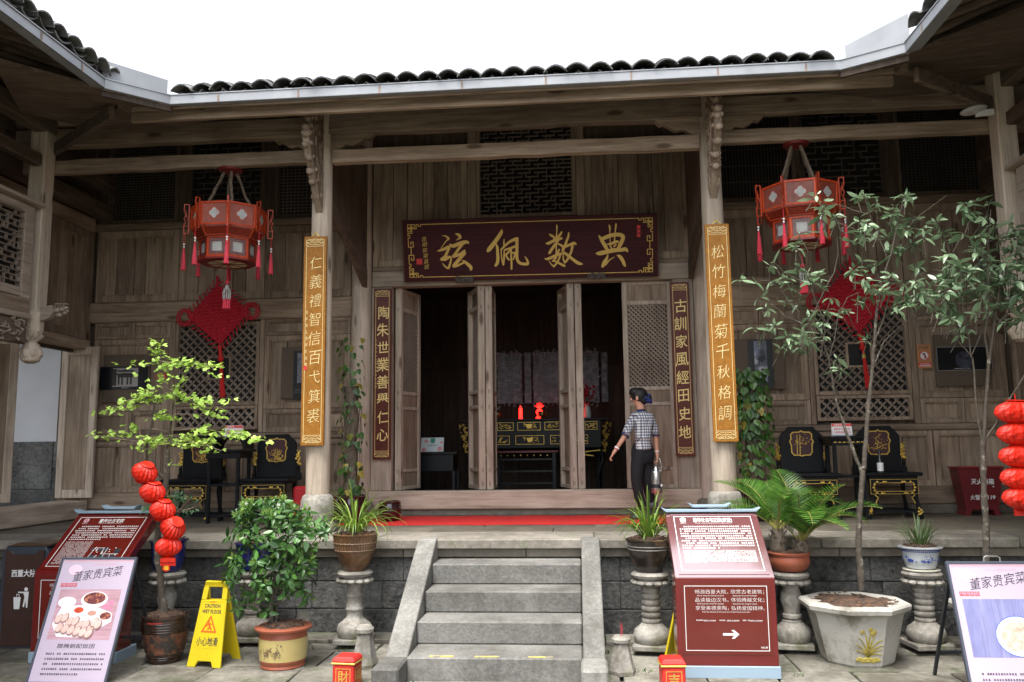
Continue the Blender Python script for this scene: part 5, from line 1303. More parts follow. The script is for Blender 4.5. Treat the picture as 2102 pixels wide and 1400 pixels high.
    for a in range(4): d = Vector((math.cos(a*math.pi/4+.2), math.sin(a*math.pi/4+.2), 0)); cr.bar(d*.2+Vector((0,0,-.582)), -d*.2+Vector((0,0,-.582)), .012, .005)
    cr.tube([(.2*math.cos(i*math.pi/16), .2*math.sin(i*math.pi/16), -.58) for i in range(33)], .007, 5, cap=False); cr.build('bottom_rib', M['redwood_dk'], t)
    # pierced corner fins with tassels
    for k in range(8):
        d = V(1, k); b = MB(); w0 = R1+.003
        poly = [(w0, -.27), (w0+.05, -.285), (w0+.058, -.22), (w0+.045, -.19), (w0+.058, -.15), (w0+.045, -.11), (w0+.06, -.06), (w0+.052, .03), (w0, .035)]
        side = Vector((-d.y, d.x, 0))*.005
        for (p, q, tt) in (((w0+.006,-.27),(w0+.006,.035),.012), ((w0+.052,-.28),(w0+.054,-.19),.009), ((w0+.054,-.19),(w0+.036,-.16),.008), ((w0+.036,-.16),(w0+.055,-.12),.008), ((w0+.055,-.12),(w0+.036,-.08),.008), ((w0+.036,-.08),(w0+.055,-.04),.008), ((w0+.055,-.04),(w0+.052,.03),.009), ((w0,-.277),(w0+.055,-.282),.01), ((w0,.03),(w0+.055,.03),.01), ((w0,-.2),(w0+.05,-.2),.006), ((w0,-.1),(w0+.05,-.1),.006), ((w0+.02,-.15),(w0+.04,-.02),.005)):
            b.bar(d*p[0]+Vector((0,0,p[1])), d*q[0]+Vector((0,0,q[1])), .012, tt, up=(d.x*.01, d.y*.01, 1) if abs(p[1]-q[1]) < .01 else (-d.y*0+d.x, d.y, .01))
        b.build('corner_fin', M['redwood'], t, bevel=.001)
        e = d*(w0+.045); tassel(t, e.x, e.y, -.285, .15, .23, .023)
    # ropes, ceiling boss, centre tassel
    zt = zc-ztop
    for k in range(4):
        a = k*math.pi/2+.5; p0 = Vector((.24*math.cos(a), .24*math.sin(a), -.01)); p1 = Vector((.05*math.cos(a), .05*math.sin(a), zt-.02))
        MB().tube([p0.lerp(p1, i/8)+Vector((random.uniform(-.005,.005),)*3) for i in range(9)], [random.uniform(.014,.019) for _ in range(9)], 7).build('rope', M['rope'], t, smooth=True)
    MB().lathe([(.02, zt-.06), (.05, zt-.05), (.12, zt-.03), (.13, zt-.005), (.1, zt)], 24).build('ceiling_boss', M['redwood_dk'], t, smooth=True)
    MB().tube([(0,0,-.575), (0,0,-.76)], .006, 6).build('cord', M['knot'], t)
    MB().ball((0,0,-.775), .024, 10, 8).build('bead', M['tassel'], t, smooth=True)
    b = MB(); b.lathe([(.01,-.80),(.018,-.81),(.02,-.83),(.036,-.84),(.03,-.85)], 14)
    for k in range(10): a = k*math.pi/5; b.tube([(.022*math.cos(a), .022*math.sin(a), -.84), (.038*math.cos(a), .038*math.sin(a), -.88), (.036*math.cos(a), .036*math.sin(a), -.95)], .005, 5)
    b.build('bead_net', M['paper'], t, smooth=True)
    b = MB()
    for k in range(8): a = k*math.pi/4; b.lathe([(.004, 0), (.008, -.01), (.014, -.10), (.012, -.105)], 8, (.03*math.cos(a), .03*math.sin(a), -.95))
    b.build('tassel', M['tassel'], t, smooth=True)
    return t
lantern(-3.65, 8.22, 4.17, 4.62, R_(22), 'red and orange eight sided palace lantern hanging left of the doorway, in clear view')
lantern(2.21, 8.22, 4.17, 4.645, R_(10), 'red and orange eight sided palace lantern hanging behind the tree at right')
# ================================================================== CHINESE KNOTS
def knot(x, z, s, tail, label, y=YW-.09):
    t = thing('chinese_knot', label, 'wall hanging', (x, y, z), 0, 'red knots on the wall')
    F = frame_mat((0, 0, 0), (1, 0, 0), (0, 0, 1)) @ Matrix.Rotation(R_(4), 4, 'Z')
    mb = MB(); n = 17; h = s*.70711; sp = s/n*1.0
    for i in range(n):
        for sg in (0, 1):
            c = (i-(n-1)/2)*sp; pts = []
            for k in range(n*2+1):
                v = -s/2 + s*k/(n*2); zz = .008*math.sin((k/2+i+sg)*math.pi)
                u, w_ = (c, v) if sg == 0 else (v, c)
                pts.append(((u-w_)*.70711, (u+w_)*.70711*.96, zz + .01))
            mb.tube(pts, sp*.45, 6)
    mb.T = None
    mb.build('woven_body', M['knot'], t, mw=F, smooth=True)
    lp = MB(); r = random.Random(int(abs(x)*10))
    corners = [(0, -h), (h, 0), (0, h), (-h, 0)]
    for q in range(4):
        a, b = Vector((*corners[q], 0)), Vector((*corners[(q+1) % 4], 0)); d = (b-a).normalized(); nrm = Vector((d.y, -d.x, 0)); m_ = 9
        for i in range(m_):
            c = a.lerp(b, (i+.5)/m_); L_ = .06*r.uniform(.85, 1.2); w_ = .017
            lp.tube([c+d*(w_*math.cos(k))*1.0 + nrm*(L_*(.5-.5*math.cos(k*1.0)) if False else L_*abs(math.sin(k/2))) + Vector((0,0,.008)) for k in [j*2*math.pi/12 for j in range(13)]], .009, 5)
    for sx in (-1, 1):   # big side ears
        for rr in (.105, .08):
            lp.tube([(sx*(h-.02+rr*.55+rr*math.cos(k)*.9), rr*1.0*math.sin(k), .012+rr*.1) for k in [j*2*math.pi/22 for j in range(23)]], .011, 6)
    lp.build('cord_loop', M['knot'], t, mw=F, smooth=True)
    MB().tube([(0, h*.95, .01), (0, h+.09, .0)], .02, 8).build('hanger', M['knot'], t, mw=F, smooth=True)
    tb = MB(); tb.tube([(0, -h*.98, .01), (.01, -h-.15, .01)], .024, 8); 
    tb.build('cord', M['knot_b'], t, mw=F, smooth=True)
    kb = MB(); 
    for k in range(5): a = k*1.256; kb.ball((.01+.018*math.cos(a), -h-.16+.016*math.sin(a), .015), .022, 8, 6)
    kb.build('button_knot', M['knot_b'], t, mw=F, smooth=True)
    MB().tube([(.012, -h-.17, .01), (.012, -h-.24, .01)], .016, 8).build('cord', M['knot_b'], t, mw=F, smooth=True)
    MB().tube([(.012, -h-.235, .01), (.012, -h-.285, .01)], .023, 10).build('gold_sleeve', M['gold'], t, mw=F, smooth=True)
    tt = MB()
    for k in range(26):
        a = random.random()*6.28; q = random.random()**.5*.026; tt.tube([(.012+q*.6*math.cos(a), -h-.28, .01+q*.6*math.sin(a)), (.014+q*1.25*math.cos(a), -h-.28-tail*random.uniform(.94,1.0), .01+q*math.sin(a))], .005, 4)
    tt.build('tassel', M['knot_b'], t, mw=F)
    return t
knot(-4.495, 3.345, .565, .37, 'crimson woven knot on the wall behind the left lantern, tassel over the lattice')
knot(3.235, 3.335, .60, .36, 'crimson woven knot on the wall at right, seen through the tree leaves')
# ================================================================== CHAIRS AND TABLES
LQ, GD = M['lacquer'], M['gold']
def chair(x, y, label, motif, rz=0):
    t = thing('carved_chair', label, 'chair', (x, y, Z0+.002), rz, 'black lacquer chairs')
    sw, sd, sh = .60, .44, .485
    MB().box(-sw/2, sw/2, -sd/2, sd/2, sh-.035, sh).build('seat', LQ, t, bevel=.01)
    MB().box(-sw/2+.05, sw/2-.05, -sd/2+.02, sd/2-.02, sh-.06, sh-.036).build('seat_rim', LQ, t, bevel=.004)
    for sx in (-1, 1):
        for sy in (-1, 1):
            x0, y0 = sx*(sw/2-.065), sy*(sd/2-.05)
            l = MB().tube([(x0, y0, sh-.06), (x0-sx*.012, y0, sh-.16), (x0-sx*.006, y0, .22), (x0+sx*.02, y0-.01*(-sy), .07), (x0+sx*.028, y0, .0)], [.03, .029, .021, .026, .03], 4).build('leg', LQ, t, bevel=.003)
            if sy < 0:
                g = MB()
                for q in range(9): g.ball((x0+sx*.018+random.uniform(-.02,.02), y0-.028, .075+random.uniform(-.03,.04)), random.uniform(.008,.014), 7, 5)
                g.build('gold_foot', GD, l, smooth=True)
    st = MB()
    for sy in (-1, 1): st.box(-sw/2+.06, sw/2-.06, sy*(sd/2-.05)-.012, sy*(sd/2-.05)+.012, .07, .095)
    for sx in (-1, 1): st.box(sx*(sw/2-.07)-.012, sx*(sw/2-.07)+.012, -sd/2+.06, sd/2-.06, .07, .095)
    st.build('stretcher', LQ, t, bevel=.003)
    a = MB(); y0 = -sd/2+.03; a.box(-sw/2+.06, sw/2-.06, y0-.012, y0+.006, sh-.10, sh-.061).box(-sw/2+.06, sw/2-.06, y0-.012, y0+.006, .255, .285)
    a.box(-sw/2+.06, -sw/2+.095, y0-.012, y0+.006, .285, sh-.10).box(sw/2-.095, sw/2-.06, y0-.012, y0+.006, .285, sh-.10)
    for sx in (-1, 1): a.prism([(sx*(sw/2-.09), y0-.012, .254), (sx*(sw/2-.15), y0-.012, .254), (sx*(sw/2-.12), y0-.012, .235), (sx*(sw/2-.1), y0-.012, .19), (sx*(sw/2-.09), y0-.012, .17)], (0, .018, 0))
    a = a.build('apron', LQ, t, bevel=.003)
    g = MB(); yy = y0-.015; r = random.Random(int(x*100))
    F = frame_mat((0, yy, 0), (1, 0, 0), (0, 0, 1)); g.T = F
    outline(g, -sw/2+.098, sw/2-.098, .288, sh-.103, .005, 0, .003); outline(g, -sw/2+.055, sw/2-.055, .262, sh-.068, .004, 0, .003)
    for q in ((-.16,.39),(-.1,.39),(-.08,.39),(.08,.39),(.1,.39),(.16,.39),(-.19,.36),(-.2,.33),(-.19,.3),(.19,.36),(.2,.33),(.19,.3),(-.12,.27),(-.1,.27),(.1,.27),(.12,.27),(-.17,.275),(.17,.275)): g.ball((q[0]*1.06, q[1]*1.0, .004), .0125, 8, 5, (1.1, .9, .6))
    for sx in (-1, 1): path(g, [(sx*(sw/2-.1), .25), (sx*(sw/2-.13), .225), (sx*(sw/2-.108), .19), (sx*(sw/2-.1), .165)], .008, 0, .003)
    g.T = None; g.build('gold_moulding', GD, a)
    # back
    yb = sd/2-.03; bz = sh
    b = MB().prism([(-.24, yb, bz), (-.235, yb, bz+.36), (-.23, yb, bz+.40), (-.19, yb, bz+.45), (-.165, yb, bz+.465), (-.14, yb, bz+.50), (.14, yb, bz+.50), (.165, yb, bz+.465), (.19, yb, bz+.45), (.23, yb, bz+.40), (.235, yb, bz+.36), (.24, yb, bz)], (0, .035, 0)).build('backrest', LQ, t, bevel=.006)
    F = frame_mat((0, yb-.001, bz), (1, 0, 0), (0, 0, 1))
    md = MB(); P = [(-.0,.455),(.02,.443),(.09,.44),(.115,.415),(.11,.37),(.128,.34),(.112,.30),(.11,.22),(.085,.19),(.03,.188),(0,.18)]
    full = P + [(-a_, b_) for a_, b_ in P[::-1][1:-1]]
    md.prism([(a_, b_, 0) for a_, b_ in full], (0, 0, .004)); md.build('medallion', plain('maroon_ground', (.05,.012,.016), .5), b, mw=F)
    g = MB(); path(g, full, .011, .004, .006, closed=True)
    r = random.Random(motif)
    if motif in (1, 2):
        for i in range(60): g.ball((r.gauss(.02, .035), .2+abs(r.gauss(0, .05)), .005), r.uniform(.004, .009), 6, 4, (1,1,.6))
        for i in range(9): a_ = r.uniform(.6, 2.6); path(g, [(r.uniform(-.02,.03), .23), (.0+.09*math.cos(a_), .23+.06*math.sin(a_)), (.1*math.cos(a_)*1.1, .24+.09*math.sin(a_))], .004, .005, .003)
    elif motif == 3:
        for xx in (-.05, -.02): path(g, [(xx, .2), (xx+.005, .41)], .008, .005, .003)
        for i in range(40): g.ball((r.gauss(.02, .05), .34+r.gauss(0, .03), .006), r.uniform(.003, .007), 6, 4, (1.6,.8,.6))
    else:
        path(g, [(-.08,.26),(-.02,.25),(.04,.28),(.09,.3)], .007, .005, .003); path(g, [(-.02,.25),(.0,.32),(-.03,.36),(.03,.41)], .007, .005, .003)
        for i in range(46): g.ball((r.gauss(0, .045), .3+r.gauss(0, .055), .006), r.uniform(.003, .008), 6, 4, (1,1,.6))
    g.build('gold_relief', GD, b, mw=F)
    for sx in (-1, 1):
        g = MB()
        for i in range(16): q = i/15; g.ball((sx*.258+r.uniform(-.018,.018), yb+r.uniform(-.01,.02), bz+.15+.16*q), r.uniform(.012,.02)*(1.2-.5*q), 7, 5)
        g.build('gold_finial', GD, b, smooth=True)
        s = MB(); s.box(sx*.245-.004, sx*.245+sx*.05, yb, yb+.03, bz, bz+.05).box(sx*.25, sx*.25+sx*.03, yb+.002, yb+.028, bz+.05, bz+.14).ball((sx*.262, yb, bz+.10), .02, 8, 6); s.build('side_scroll', LQ, b, bevel=.003)
    return t
chair(-4.46, 9.32, 'black lacquer chair with gold medallion left of the tall stand, partly behind ginkgo leaves', 1)
chair(-3.56, 9.32, 'black lacquer chair with gold medallion beside the left amber porch column', 2)
chair(2.43, 9.32, 'black lacquer chair with gold bamboo medallion behind the palm fronds', 3)
chair(3.27, 9.36, 'black lacquer chair with gold blossom medallion and a bottle on its seat', 4)
def side_table(x, y, w_, d_, h_, label, dots):
    t = thing('tall_stand', label, 'table', (x, y, Z0+.002), 0, 'black stands between the chairs')
    MB().box(-w_/2-.03, w_/2+.03, -d_/2-.03, d_/2+.03, h_-.03, h_).build('table_top', LQ, t, bevel=.008)
    ap = MB().box(-w_/2, w_/2, -d_/2, d_/2, h_-.10, h_-.032).build('apron', LQ, t, bevel=.004)
    for sx in (-1, 1):
        for sy in (-1, 1): MB().box(sx*(w_/2-.035)-.018, sx*(w_/2-.035)+.018, sy*(d_/2-.03)-.018, sy*(d_/2-.03)+.018, 0, h_-.101).build('leg', LQ, t, bevel=.004)
    MB().box(-w_/2+.02, w_/2-.02, -d_/2+.02, d_/2-.02, h_*.50, h_*.50+.025).build('shelf', LQ, t, bevel=.003)
    b = MB()
    for sy in (-1, 1): b.box(-w_/2+.03, w_/2-.03, sy*(d_/2-.03)-.012, sy*(d_/2-.03)+.012, .07, .10)
    b.build('stretcher', LQ, t, bevel=.003)
    if dots:
        g = MB()
        for i in range(7): g.ball((-w_/2+.04+i*(w_-.08)/6, -d_/2-.004, h_-.065), .012, 8, 5, (1.6,.5,.6))
        g.build('gold_moulding', GD, ap)
    return t
side_table(-4.0, 9.22, .40, .36, .815, 'plain black stand between the two left chairs', False)
ls = thing('low_stand', 'small black curved leg stand on the left tall stand, carrying the red notice card', 'stand', (-3.98, 9.26, Z0+.819))
MB().box(-.2, .2, -.14, .14, .11, .135).build('top', LQ, ls, bevel=.006)
for sx in (-1, 1): MB().prism([(sx*.19, -.12, .109), (sx*.12, -.12, .109), (sx*.15, -.12, .06), (sx*.17, -.12, .0), (sx*.2, -.12, 0)], (0, .24, 0)).build('leg', LQ, ls, bevel=.003)
side_table(2.82, 9.28, .36, .34, .875, 'black stand with gold edged apron between the two right chairs', True)
def card(x, y, z, label, fl):
    t = thing('notice_card', label, 'sign', (x, y, z), 0, 'red and white notice cards')
    MB().prism([(-.105, 0, 0), (-.105, .03, .135), (-.105, .034, .135), (-.105, .05, 0)], (.21, 0, 0)).build('card', M['white'], t)
    F = frame_mat((0, -.0008, .0), (1, 0, 0), (0, .03, .135))
    MB().box(-.104, .104, .105, .136, .0, .001).build('header', plain('coral_red', (.75,.1,.09), .5), t, mw=F)
    MB().box(-.104, .104, .0, .014, .0, .001).build('footer', plain('slate_band', (.3,.32,.38), .5), t, mw=F)
    g = MB(); put_text(g, '温馨提示', -.04, .12, .022, .0015, .01); g.build('title', M['white'], t, mw=F)
    g = MB(); put_text(g, '请爱护公共卫生', 0, .075, .027, .001, .01, fit=.17); put_text(g, '文物展品禁止入座', 0, .04, .027, .001, .01, fit=.175); g.build('lettering', M['print_r'], t, mw=F)
card(-3.97, 9.22, Z0+.956, 'red topped white notice card on the left black stand', 0)
card(2.80, 9.24, Z0+.879, 'red topped white notice card on the right black stand', 1)
bt = thing('bottle', 'small dark capped bottle with white label standing on the rightmost chair seat', 'bottle', (3.19, 9.30, Z0+.489))
MB().lathe([(.03, 0), (.032, .01), (.032, .12), (.025, .15), (.012, .175), (.011, .21)], 16).build('body', plain('dark_glass', (.02,.025,.03), .1, 0, 0, .7), bt, smooth=True)
MB().lathe([(.0325, .01), (.0328, .1)], 16, cap=False).build('label_band', M['white'], bt); MB().lathe([(.013, .205), (.014, .24), (.01, .245)], 12).build('cap', M['blackm'], bt, smooth=True)
# ================================================================== RED BOXES
fb = thing('extinguisher_box', 'dark red fire extinguisher box with white characters behind the right tree trunk', 'box', (4.33, 9.66, Z0))
db = speck('dark_red_enamel', (.11,.008,.012), .15, 4, .35, bstr=0)
MB().prism([(-.24,-.12,.51),(-.17,-.1,.07),(-.19,-.1,0),(-.13,-.1,0),(-.11,-.1,.06),(.11,-.1,.06),(.13,-.1,0),(.19,-.1,0),(.17,-.1,.07),(.24,-.12,.51)], (0,.22,0)).build('body', db, fb, bevel=.004)
MB().box(-.25,.25,-.13,.12,.512,.53).build('lid', plain('lid_red', (.22,.02,.02), .35), fb, bevel=.004)
F = frame_mat((0, -.1125, 0), (1, 0, 0), (0, -.045, 1)) 
g = MB(); put_text(g, '灭火器箱', .0, .37, .066, .012, .012, fit=.24); put_text(g, '火警', -.085, .20, .06, .012, .01, fit=.1); put_text(g, '☎', .0, .20, .055, .012, .0, fit=.06); put_text(g, '119', .085, .20, .06, .012, .02, fit=.08); put_text(g, '▲', .11, .318, .02, .012, .0, fit=.025); g.build('lettering', M['print_w'], fb, mw=F)
rs = thing('red_fire_box', 'bright red fire box with white characters standing behind the left porch column', 'box', (-3.03, 9.1, Z0))
MB().box(-.19, .17, 0, .16, .02, .40).build('body', plain('fire_red', (.36,.012,.018), .35), rs, bevel=.03)
g = MB(); put_text(g, '消防', -.06, .23, .075, .002, .02, rot=.45, fit=.12); put_text(g, '箱', -.12, .14, .06, .002, .02, rot=.45); g.build('lettering', M['print_w'], rs, mw=frame_mat((.03, -.001, 0), (1,0,0), (0,0,1)))
def ashbox(x, y, ch, label, ch2):
    t = thing('red_lantern_box', label, 'ornament', (x, y, 0), R_(-6) if x < 0 else R_(3), 'red stone boxes with gold characters')
    rd = speck('worn_red_paint', (.5,.02,.015), .2, 30, .5, bstr=.4, dirt=(.3,.2,.15), dscale=12, dpos=(.68,.75))
    MB().box(-.08, .08, -.08, .08, -.0, .155).build('body', rd, t, bevel=.008)
    MB().box(-.088, .088, -.088, .088, .156, .168).build('gold_rim', M['gold'], t, bevel=.003); MB().lathe([(.115, .169), (.12, .175), (.105, .198), (.09, .205)], 4, rot=R_(45)).build('cap', rd, t, bevel=.004)
    for k in range(2):
        F = Matrix.Rotation(k*math.pi/2, 4, 'Z') @ frame_mat((0, -.0805, 0), (1,0,0), (0,0,1)); g = MB(); outline(g, -.055, .055, .02, .13, .005, 0, .002); put_text(g, ch if k == 0 else ch2, 0, .075, .085, .001, .012); g.build('gold_character', M['gold'], t, mw=F)
    return t
ashbox(-1.70, 6.02, '財', 'small red stone box with gold 財 character left of the steps', '福'); ashbox(.585, 6.03, '吉', 'small red stone box with gold 吉 character before the maroon board', '祥')
def stone_post(x, y, h_, label, inc):
    t = thing('stone_post', label, 'stone', (x, y, 0), .3)
    MB().lathe([(.105, 0), (.108, .03), (.09, .08), (.062, h_*.72), (.058, h_*.78), (.062, h_*.80)], 6).build('body', M['pedestal'], t, bevel=.006)
    MB().lathe([(.05, h_*.80), (.068, h_*.84), (.07, h_*.92), (.05, h_)], 16).build('cap', M['pedestal'], t, smooth=True)
    if inc: MB().tube([(0,0,h_), (.002,0,h_+.09)], .0025, 5).tube([(.01,0,h_), (.012,.002,h_+.07)], .002, 5).build('incense_stick', M['tassel'], t)
stone_post(.255, 6.38, .27, 'small tapered stone incense post with pink sticks right of the steps', True)
stone_post(-1.70, 6.50, .31, 'small stone post directly behind the red 財 box', False)
# ================================================================== LITTER BIN
bn = thing('litter_bin', 'dark brown litter bin with white tidy man symbol at the far left', 'bin', (-4.83, 6.98, 0), R_(4))
bf = plain('bin_slate', (.03,.04,.055), .4); bb = speck('bin_brown', (.045,.022,.018), .15, 3, .25, bstr=0, coat=.4)
MB().prism([(-.20,0,0),(.20,0,0),(.20,0,.80),(.17,0,.85),(-.17,0,.85),(-.20,0,.80)], (0,.34,0)).build('body', bf, bn, bevel=.006)
MB().prism([(-.17,-.012,.02),(.17,-.012,.02),(.17,-.012,.82),(.12,-.012,.82),(.095,-.012,.79),(-.095,-.012,.79),(-.12,-.012,.82),(-.17,-.012,.82)], (0,.011,0)).build('front_panel', bb, bn, bevel=.002)
MB().prism([(-.2,.02,.851),(-.05,.02,.89),(.2,.02,.87),(.2,.02,.851)], (0,.3,0)).build('lid', speck('bronze_lid', (.12,.075,.05), .1, 3, .3, .6, bstr=0), bn, bevel=.004)
F = frame_mat((0, -.0125, 0), (1,0,0), (0,0,1))
g = MB(); put_text(g, '西董大院', 0, .63, .065, .001, .02, fit=.21); g.build('lettering', M['print_w'], bn, mw=F)
g = MB(); disc(g, .03, .495, .016, .001, 14); g.prism([(.005,.475,.001),(.055,.475,.001),(.052,.41,.001),(.05,.34,.001),(.038,.34,.001),(.03,.40,.001),(.02,.345,.001),(.008,.35,.001),(.02,.43,.001)], (0,0,.0005)); path(g, [(.01,.468),(-.03,.47)], .012, .0016, .0004)
g.prism([(-.075,.43,.001),(-.012,.43,.001),(-.02,.33,.001),(-.067,.33,.001)], (0,0,.0005)); path(g, [(-.05,.435),(-.045,.455),(-.028,.452),(-.025,.435)], .005, .002, .0004); g.build('tidy_symbol', M['print_w'], bn, mw=F)
# ================================================================== INSIDE THE HALL
AY = 12.45
al = thing('altar_table', 'long black altar table with two rows of gold carved panels', 'table', (-.69, AY, Z0))
aw = 2.0; az = 1.21
MB().box(-aw/2-.08, aw/2+.08, -.26, .26, az-.03, az).build('table_top', LQ, al, bevel=.006)
cs = MB().box(-aw/2+.03, aw/2-.03, -.22, .22, .78, az-.031).build('case', LQ, al, bevel=.004)
for row, (zz, hh_, xs) in enumerate(((1.10, .12, [(-.74,.24),(-.43,.24),(-.08,.34),(.27,.24),(.58,.24),(.83,.18)]), (.90, .13, [(-.80,.2),(-.50,.26),(-.07,.42),(.36,.26),(.66,.24)]))):
    for (cx_, w2) in xs:
        g = MB(); F = frame_mat((cx_, -.222, zz), (1,0,0), (0,0,1)); g.T = F; outline(g, -w2/2, w2/2, -hh_/2, hh_/2, .006, 0, .004); r = random.Random(int(cx_*100+zz*7))
        for i in range(22): g.ball((r.uniform(-w2*.4, w2*.4), r.uniform(-hh_*.3, hh_*.3), .002), r.uniform(.006,.014), 6, 4, (1.5,.8,.5))
        if abs(cx_+.07) < .01: g.prism([(-.05,.03,.001),(.05,.03,.001),(.03,-.03,.001),(-.03,-.03,.001)], (0,0,.006))
        g.T = None; g.build('gold_panel', GD, cs)
for sx in (-1, 1):
    g = MB(); r = random.Random(3)
    for i in range(40): zz = r.random(); g.ball((sx*(aw/2-.01+(.14-.1*(1-zz))*r.random()), -.2, .72+.42*zz), r.uniform(.01,.022), 7, 5)
    g.build('carved_wing', GD, al, smooth=True)
    MB().tube([(sx*(aw/2-.06), -.16, .78), (sx*(aw/2-.0), -.17, .62), (sx*(aw/2-.08), -.16, .4), (sx*(aw/2-.05), -.16, 0)], .03, 6).build('leg', LQ, al)
    MB().tube([(sx*(aw/2-.06), .16, .78), (sx*(aw/2-.05), .16, 0)], .03, 6).build('leg', LQ, al)
    g = MB(); path(g, [(sx*.95,.74),(sx*.75,.72),(sx*.7,.68),(sx*.85,.66)], .012, 0, .004); g.build('gold_scroll', GD, al, mw=frame_mat((0,-.2,0),(1,0,0),(0,0,1)))
ft = thing('offering_table', 'plain black table with red top edge standing before the altar', 'table', (-.78, 11.55, Z0))
MB().box(-.46, .46, -.25, .25, .72, .75).build('table_top', plain('dull_red_top', (.09,.012,.015), .5), ft, bevel=.004)
for sx in (-1, 1):
    for sy in (-1, 1): MB().box(sx*.40-.025, sx*.40+.025, sy*.2-.025, sy*.2+.025, 0, .719).build('leg', LQ, ft, bevel=.003)
b = MB(); 
for zz in (.62, .46, .30): b.box(-.38, .38, -.21, -.19, zz, zz+.025)
b.build('stretcher', LQ, ft)
b = MB()
for i in range(8): b.ball((-.32+i*.09, -.255, .685), .011, 6, 4)
b.build('gold_stud', GD, ft)
# red candle lamps and lotus lamp (lit)
lampm = plain('glowing_red_lamp', (1.0,.012,.008), .4, emit=2.2)
def cand(x, label):
    c = thing('candle_lamp', label, 'lamp', (x, AY-.1, Z0+az), 0, 'lit red lamps on the altar')
    MB().lathe([(.028,0),(.03,.02),(.026,.03),(.026,.15),(.018,.17),(.004,.2)], 14).build('candle', lampm, c, smooth=True)
    return c
cand(-.90, 'glowing red candle lamp in the middle of the altar, between the bowls'); cand(-.03, 'glowing red candle lamp at the altar half hidden by the right pair of door leaves')
lo = thing('lotus_lamp', 'glowing red lotus lamp on the altar table', 'lamp', (-.62, AY-.1, Z0+az))
MB().lathe([(.05,0),(.055,.02),(.03,.05),(.05,.09),(.05,.12),(.02,.15)], 16).build('stem', lampm, lo, smooth=True)
g = MB()
for ring, (n, rr, zz) in enumerate(((9,.07,.0),(7,.045,.03),(4,.02,.05))):
    for k in range(n): a = k*6.283/n+ring; g.prism([(0,0,.15), (math.cos(a-.25)*rr*.6, math.sin(a-.25)*rr*.6, .17+zz*.5), (math.cos(a)*rr, math.sin(a)*rr, .20+zz), (math.cos(a+.25)*rr*.6, math.sin(a+.25)*rr*.6, .17+zz*.5)], (0,0,.002))
g.build('petal', lampm, lo)
def bowl(x, s, label):
    c = thing('bronze_bowl', label, 'bowl', (x, AY-.16, Z0+az), 0, 'bronze incense bowls'); MB().lathe([(.03*s,0),(.035*s,.01),(.02*s,.02),(.055*s,.04),(.065*s,.07),(.06*s,.09),(.075*s,.1),(.07*s,.105),(.05*s,.09)], 18).build('body', speck('bronze', (.2,.15,.06), .2, 20, .35, .8, bstr=.1), c, smooth=True)
bowl(-1.24, .8, 'small bronze bowl near the left end of the altar'); bowl(-.575, 1.0, 'bronze bowl in front of the glowing lotus lamp')
vs_ = thing('flower_vase', 'pale vase with deep red flowers on the altar, right of the door leaves', 'vase', (.09, AY-.05, Z0+az))
MB().lathe([(.05,0),(.06,.03),(.065,.08),(.045,.16),(.035,.19),(.05,.22)], 16).build('vase', speck('celadon', (.35,.38,.36), .25, 12, .3, bstr=0), vs_, smooth=True)
g = MB(); r = random.Random(2)
for i in range(60): g.ball((r.gauss(-.03,.06), r.gauss(0,.04), .36+r.gauss(0,.075)), r.uniform(.015,.028), 6, 4)
g.build('flower', plain('deep_red_petals', (.3,.008,.015), .7), vs_)
g = MB()
for i in range(30): x_, y_, z_ = r.gauss(-.02,.05), r.gauss(0,.03), .25+r.gauss(0,.03); g.prism([(x_,y_,z_),(x_+.03,y_,z_+.01),(x_+.05,y_,z_-.01),(x_+.03,y_,z_-.02)], (0,.002,0))
g.build('foliage', plain('dark_leaf', (.02,.045,.02), .6), vs_)
# carved tablets on the back wall
tabm = speck('silvery_grey_tablet', (.13,.132,.145), .6, 14, .45, .25, bstr=.5, bscale=30, bdist=.02)
tabb = plain('silver_carving', (.34,.34,.36), .5)
def tablet(x0, x1, z0, z1, txt, label, carved=True):
    t = thing('carved_tablet', label, 'tablet', ((x0+x1)/2, HB-.075, (z0+z1)/2), 0, 'carved tablets on the back wall'); w_, h_ = x1-x0, z1-z0
    MB().box(-w_/2, w_/2, 0, .03, -h_/2, h_/2).build('board', tabm, t, bevel=.01)
    r = random.Random(int(x0*50)); g = MB()
    if carved:
        for i in range(70):
            e = r.random(); 
            if e < .25: x, z = -w_/2+r.uniform(0,.05), r.uniform(-h_/2, h_/2)
            elif e < .5: x, z = w_/2-r.uniform(0,.05), r.uniform(-h_/2, h_/2)
            elif e < .75: x, z = r.uniform(-w_/2, w_/2), -h_/2+r.uniform(-.06,.05)
            else: x, z = r.uniform(-w_/2, w_/2), h_/2-r.uniform(-.03,.05)
            a = r.random()*6.28; g.tube([(x,-.005,z),(x+.02*math.cos(a),-.02,z+.02*math.sin(a)),(x+.04*math.cos(a+.7),-.006,z+.04*math.sin(a+.7))], [.006,.012,.004], 5)
        g.build('carved_border', tabb, t, smooth=True)
    g = MB(); cols = txt.split('|')
    for c, col in enumerate(cols):
        big = len(cols) == 1 or c == len(cols)//2; sz = (.105 if big and len(cols) > 1 else min(.07, w_*.8)) ; nn = len(col)
        for i, ch in enumerate(col): put_text(g, ch, (c-(len(cols)-1)/2)*w_*.28*-1, h_*.36-(h_*.74)*i/max(1, nn-1) if big else h_*.12-h_*.42*i/max(1,nn-1), sz*1.25, .001, .012)
    g.build('lettering', M['blackm'], t, mw=frame_mat((0,-.0005,0),(1,0,0),(0,0,1)))
tablet(-1.34, -.93, 2.33, 3.16, '招财童子|中天竺祖位|利市仙官', 'wide grey carved tablet on the back wall behind the left half of the altar')
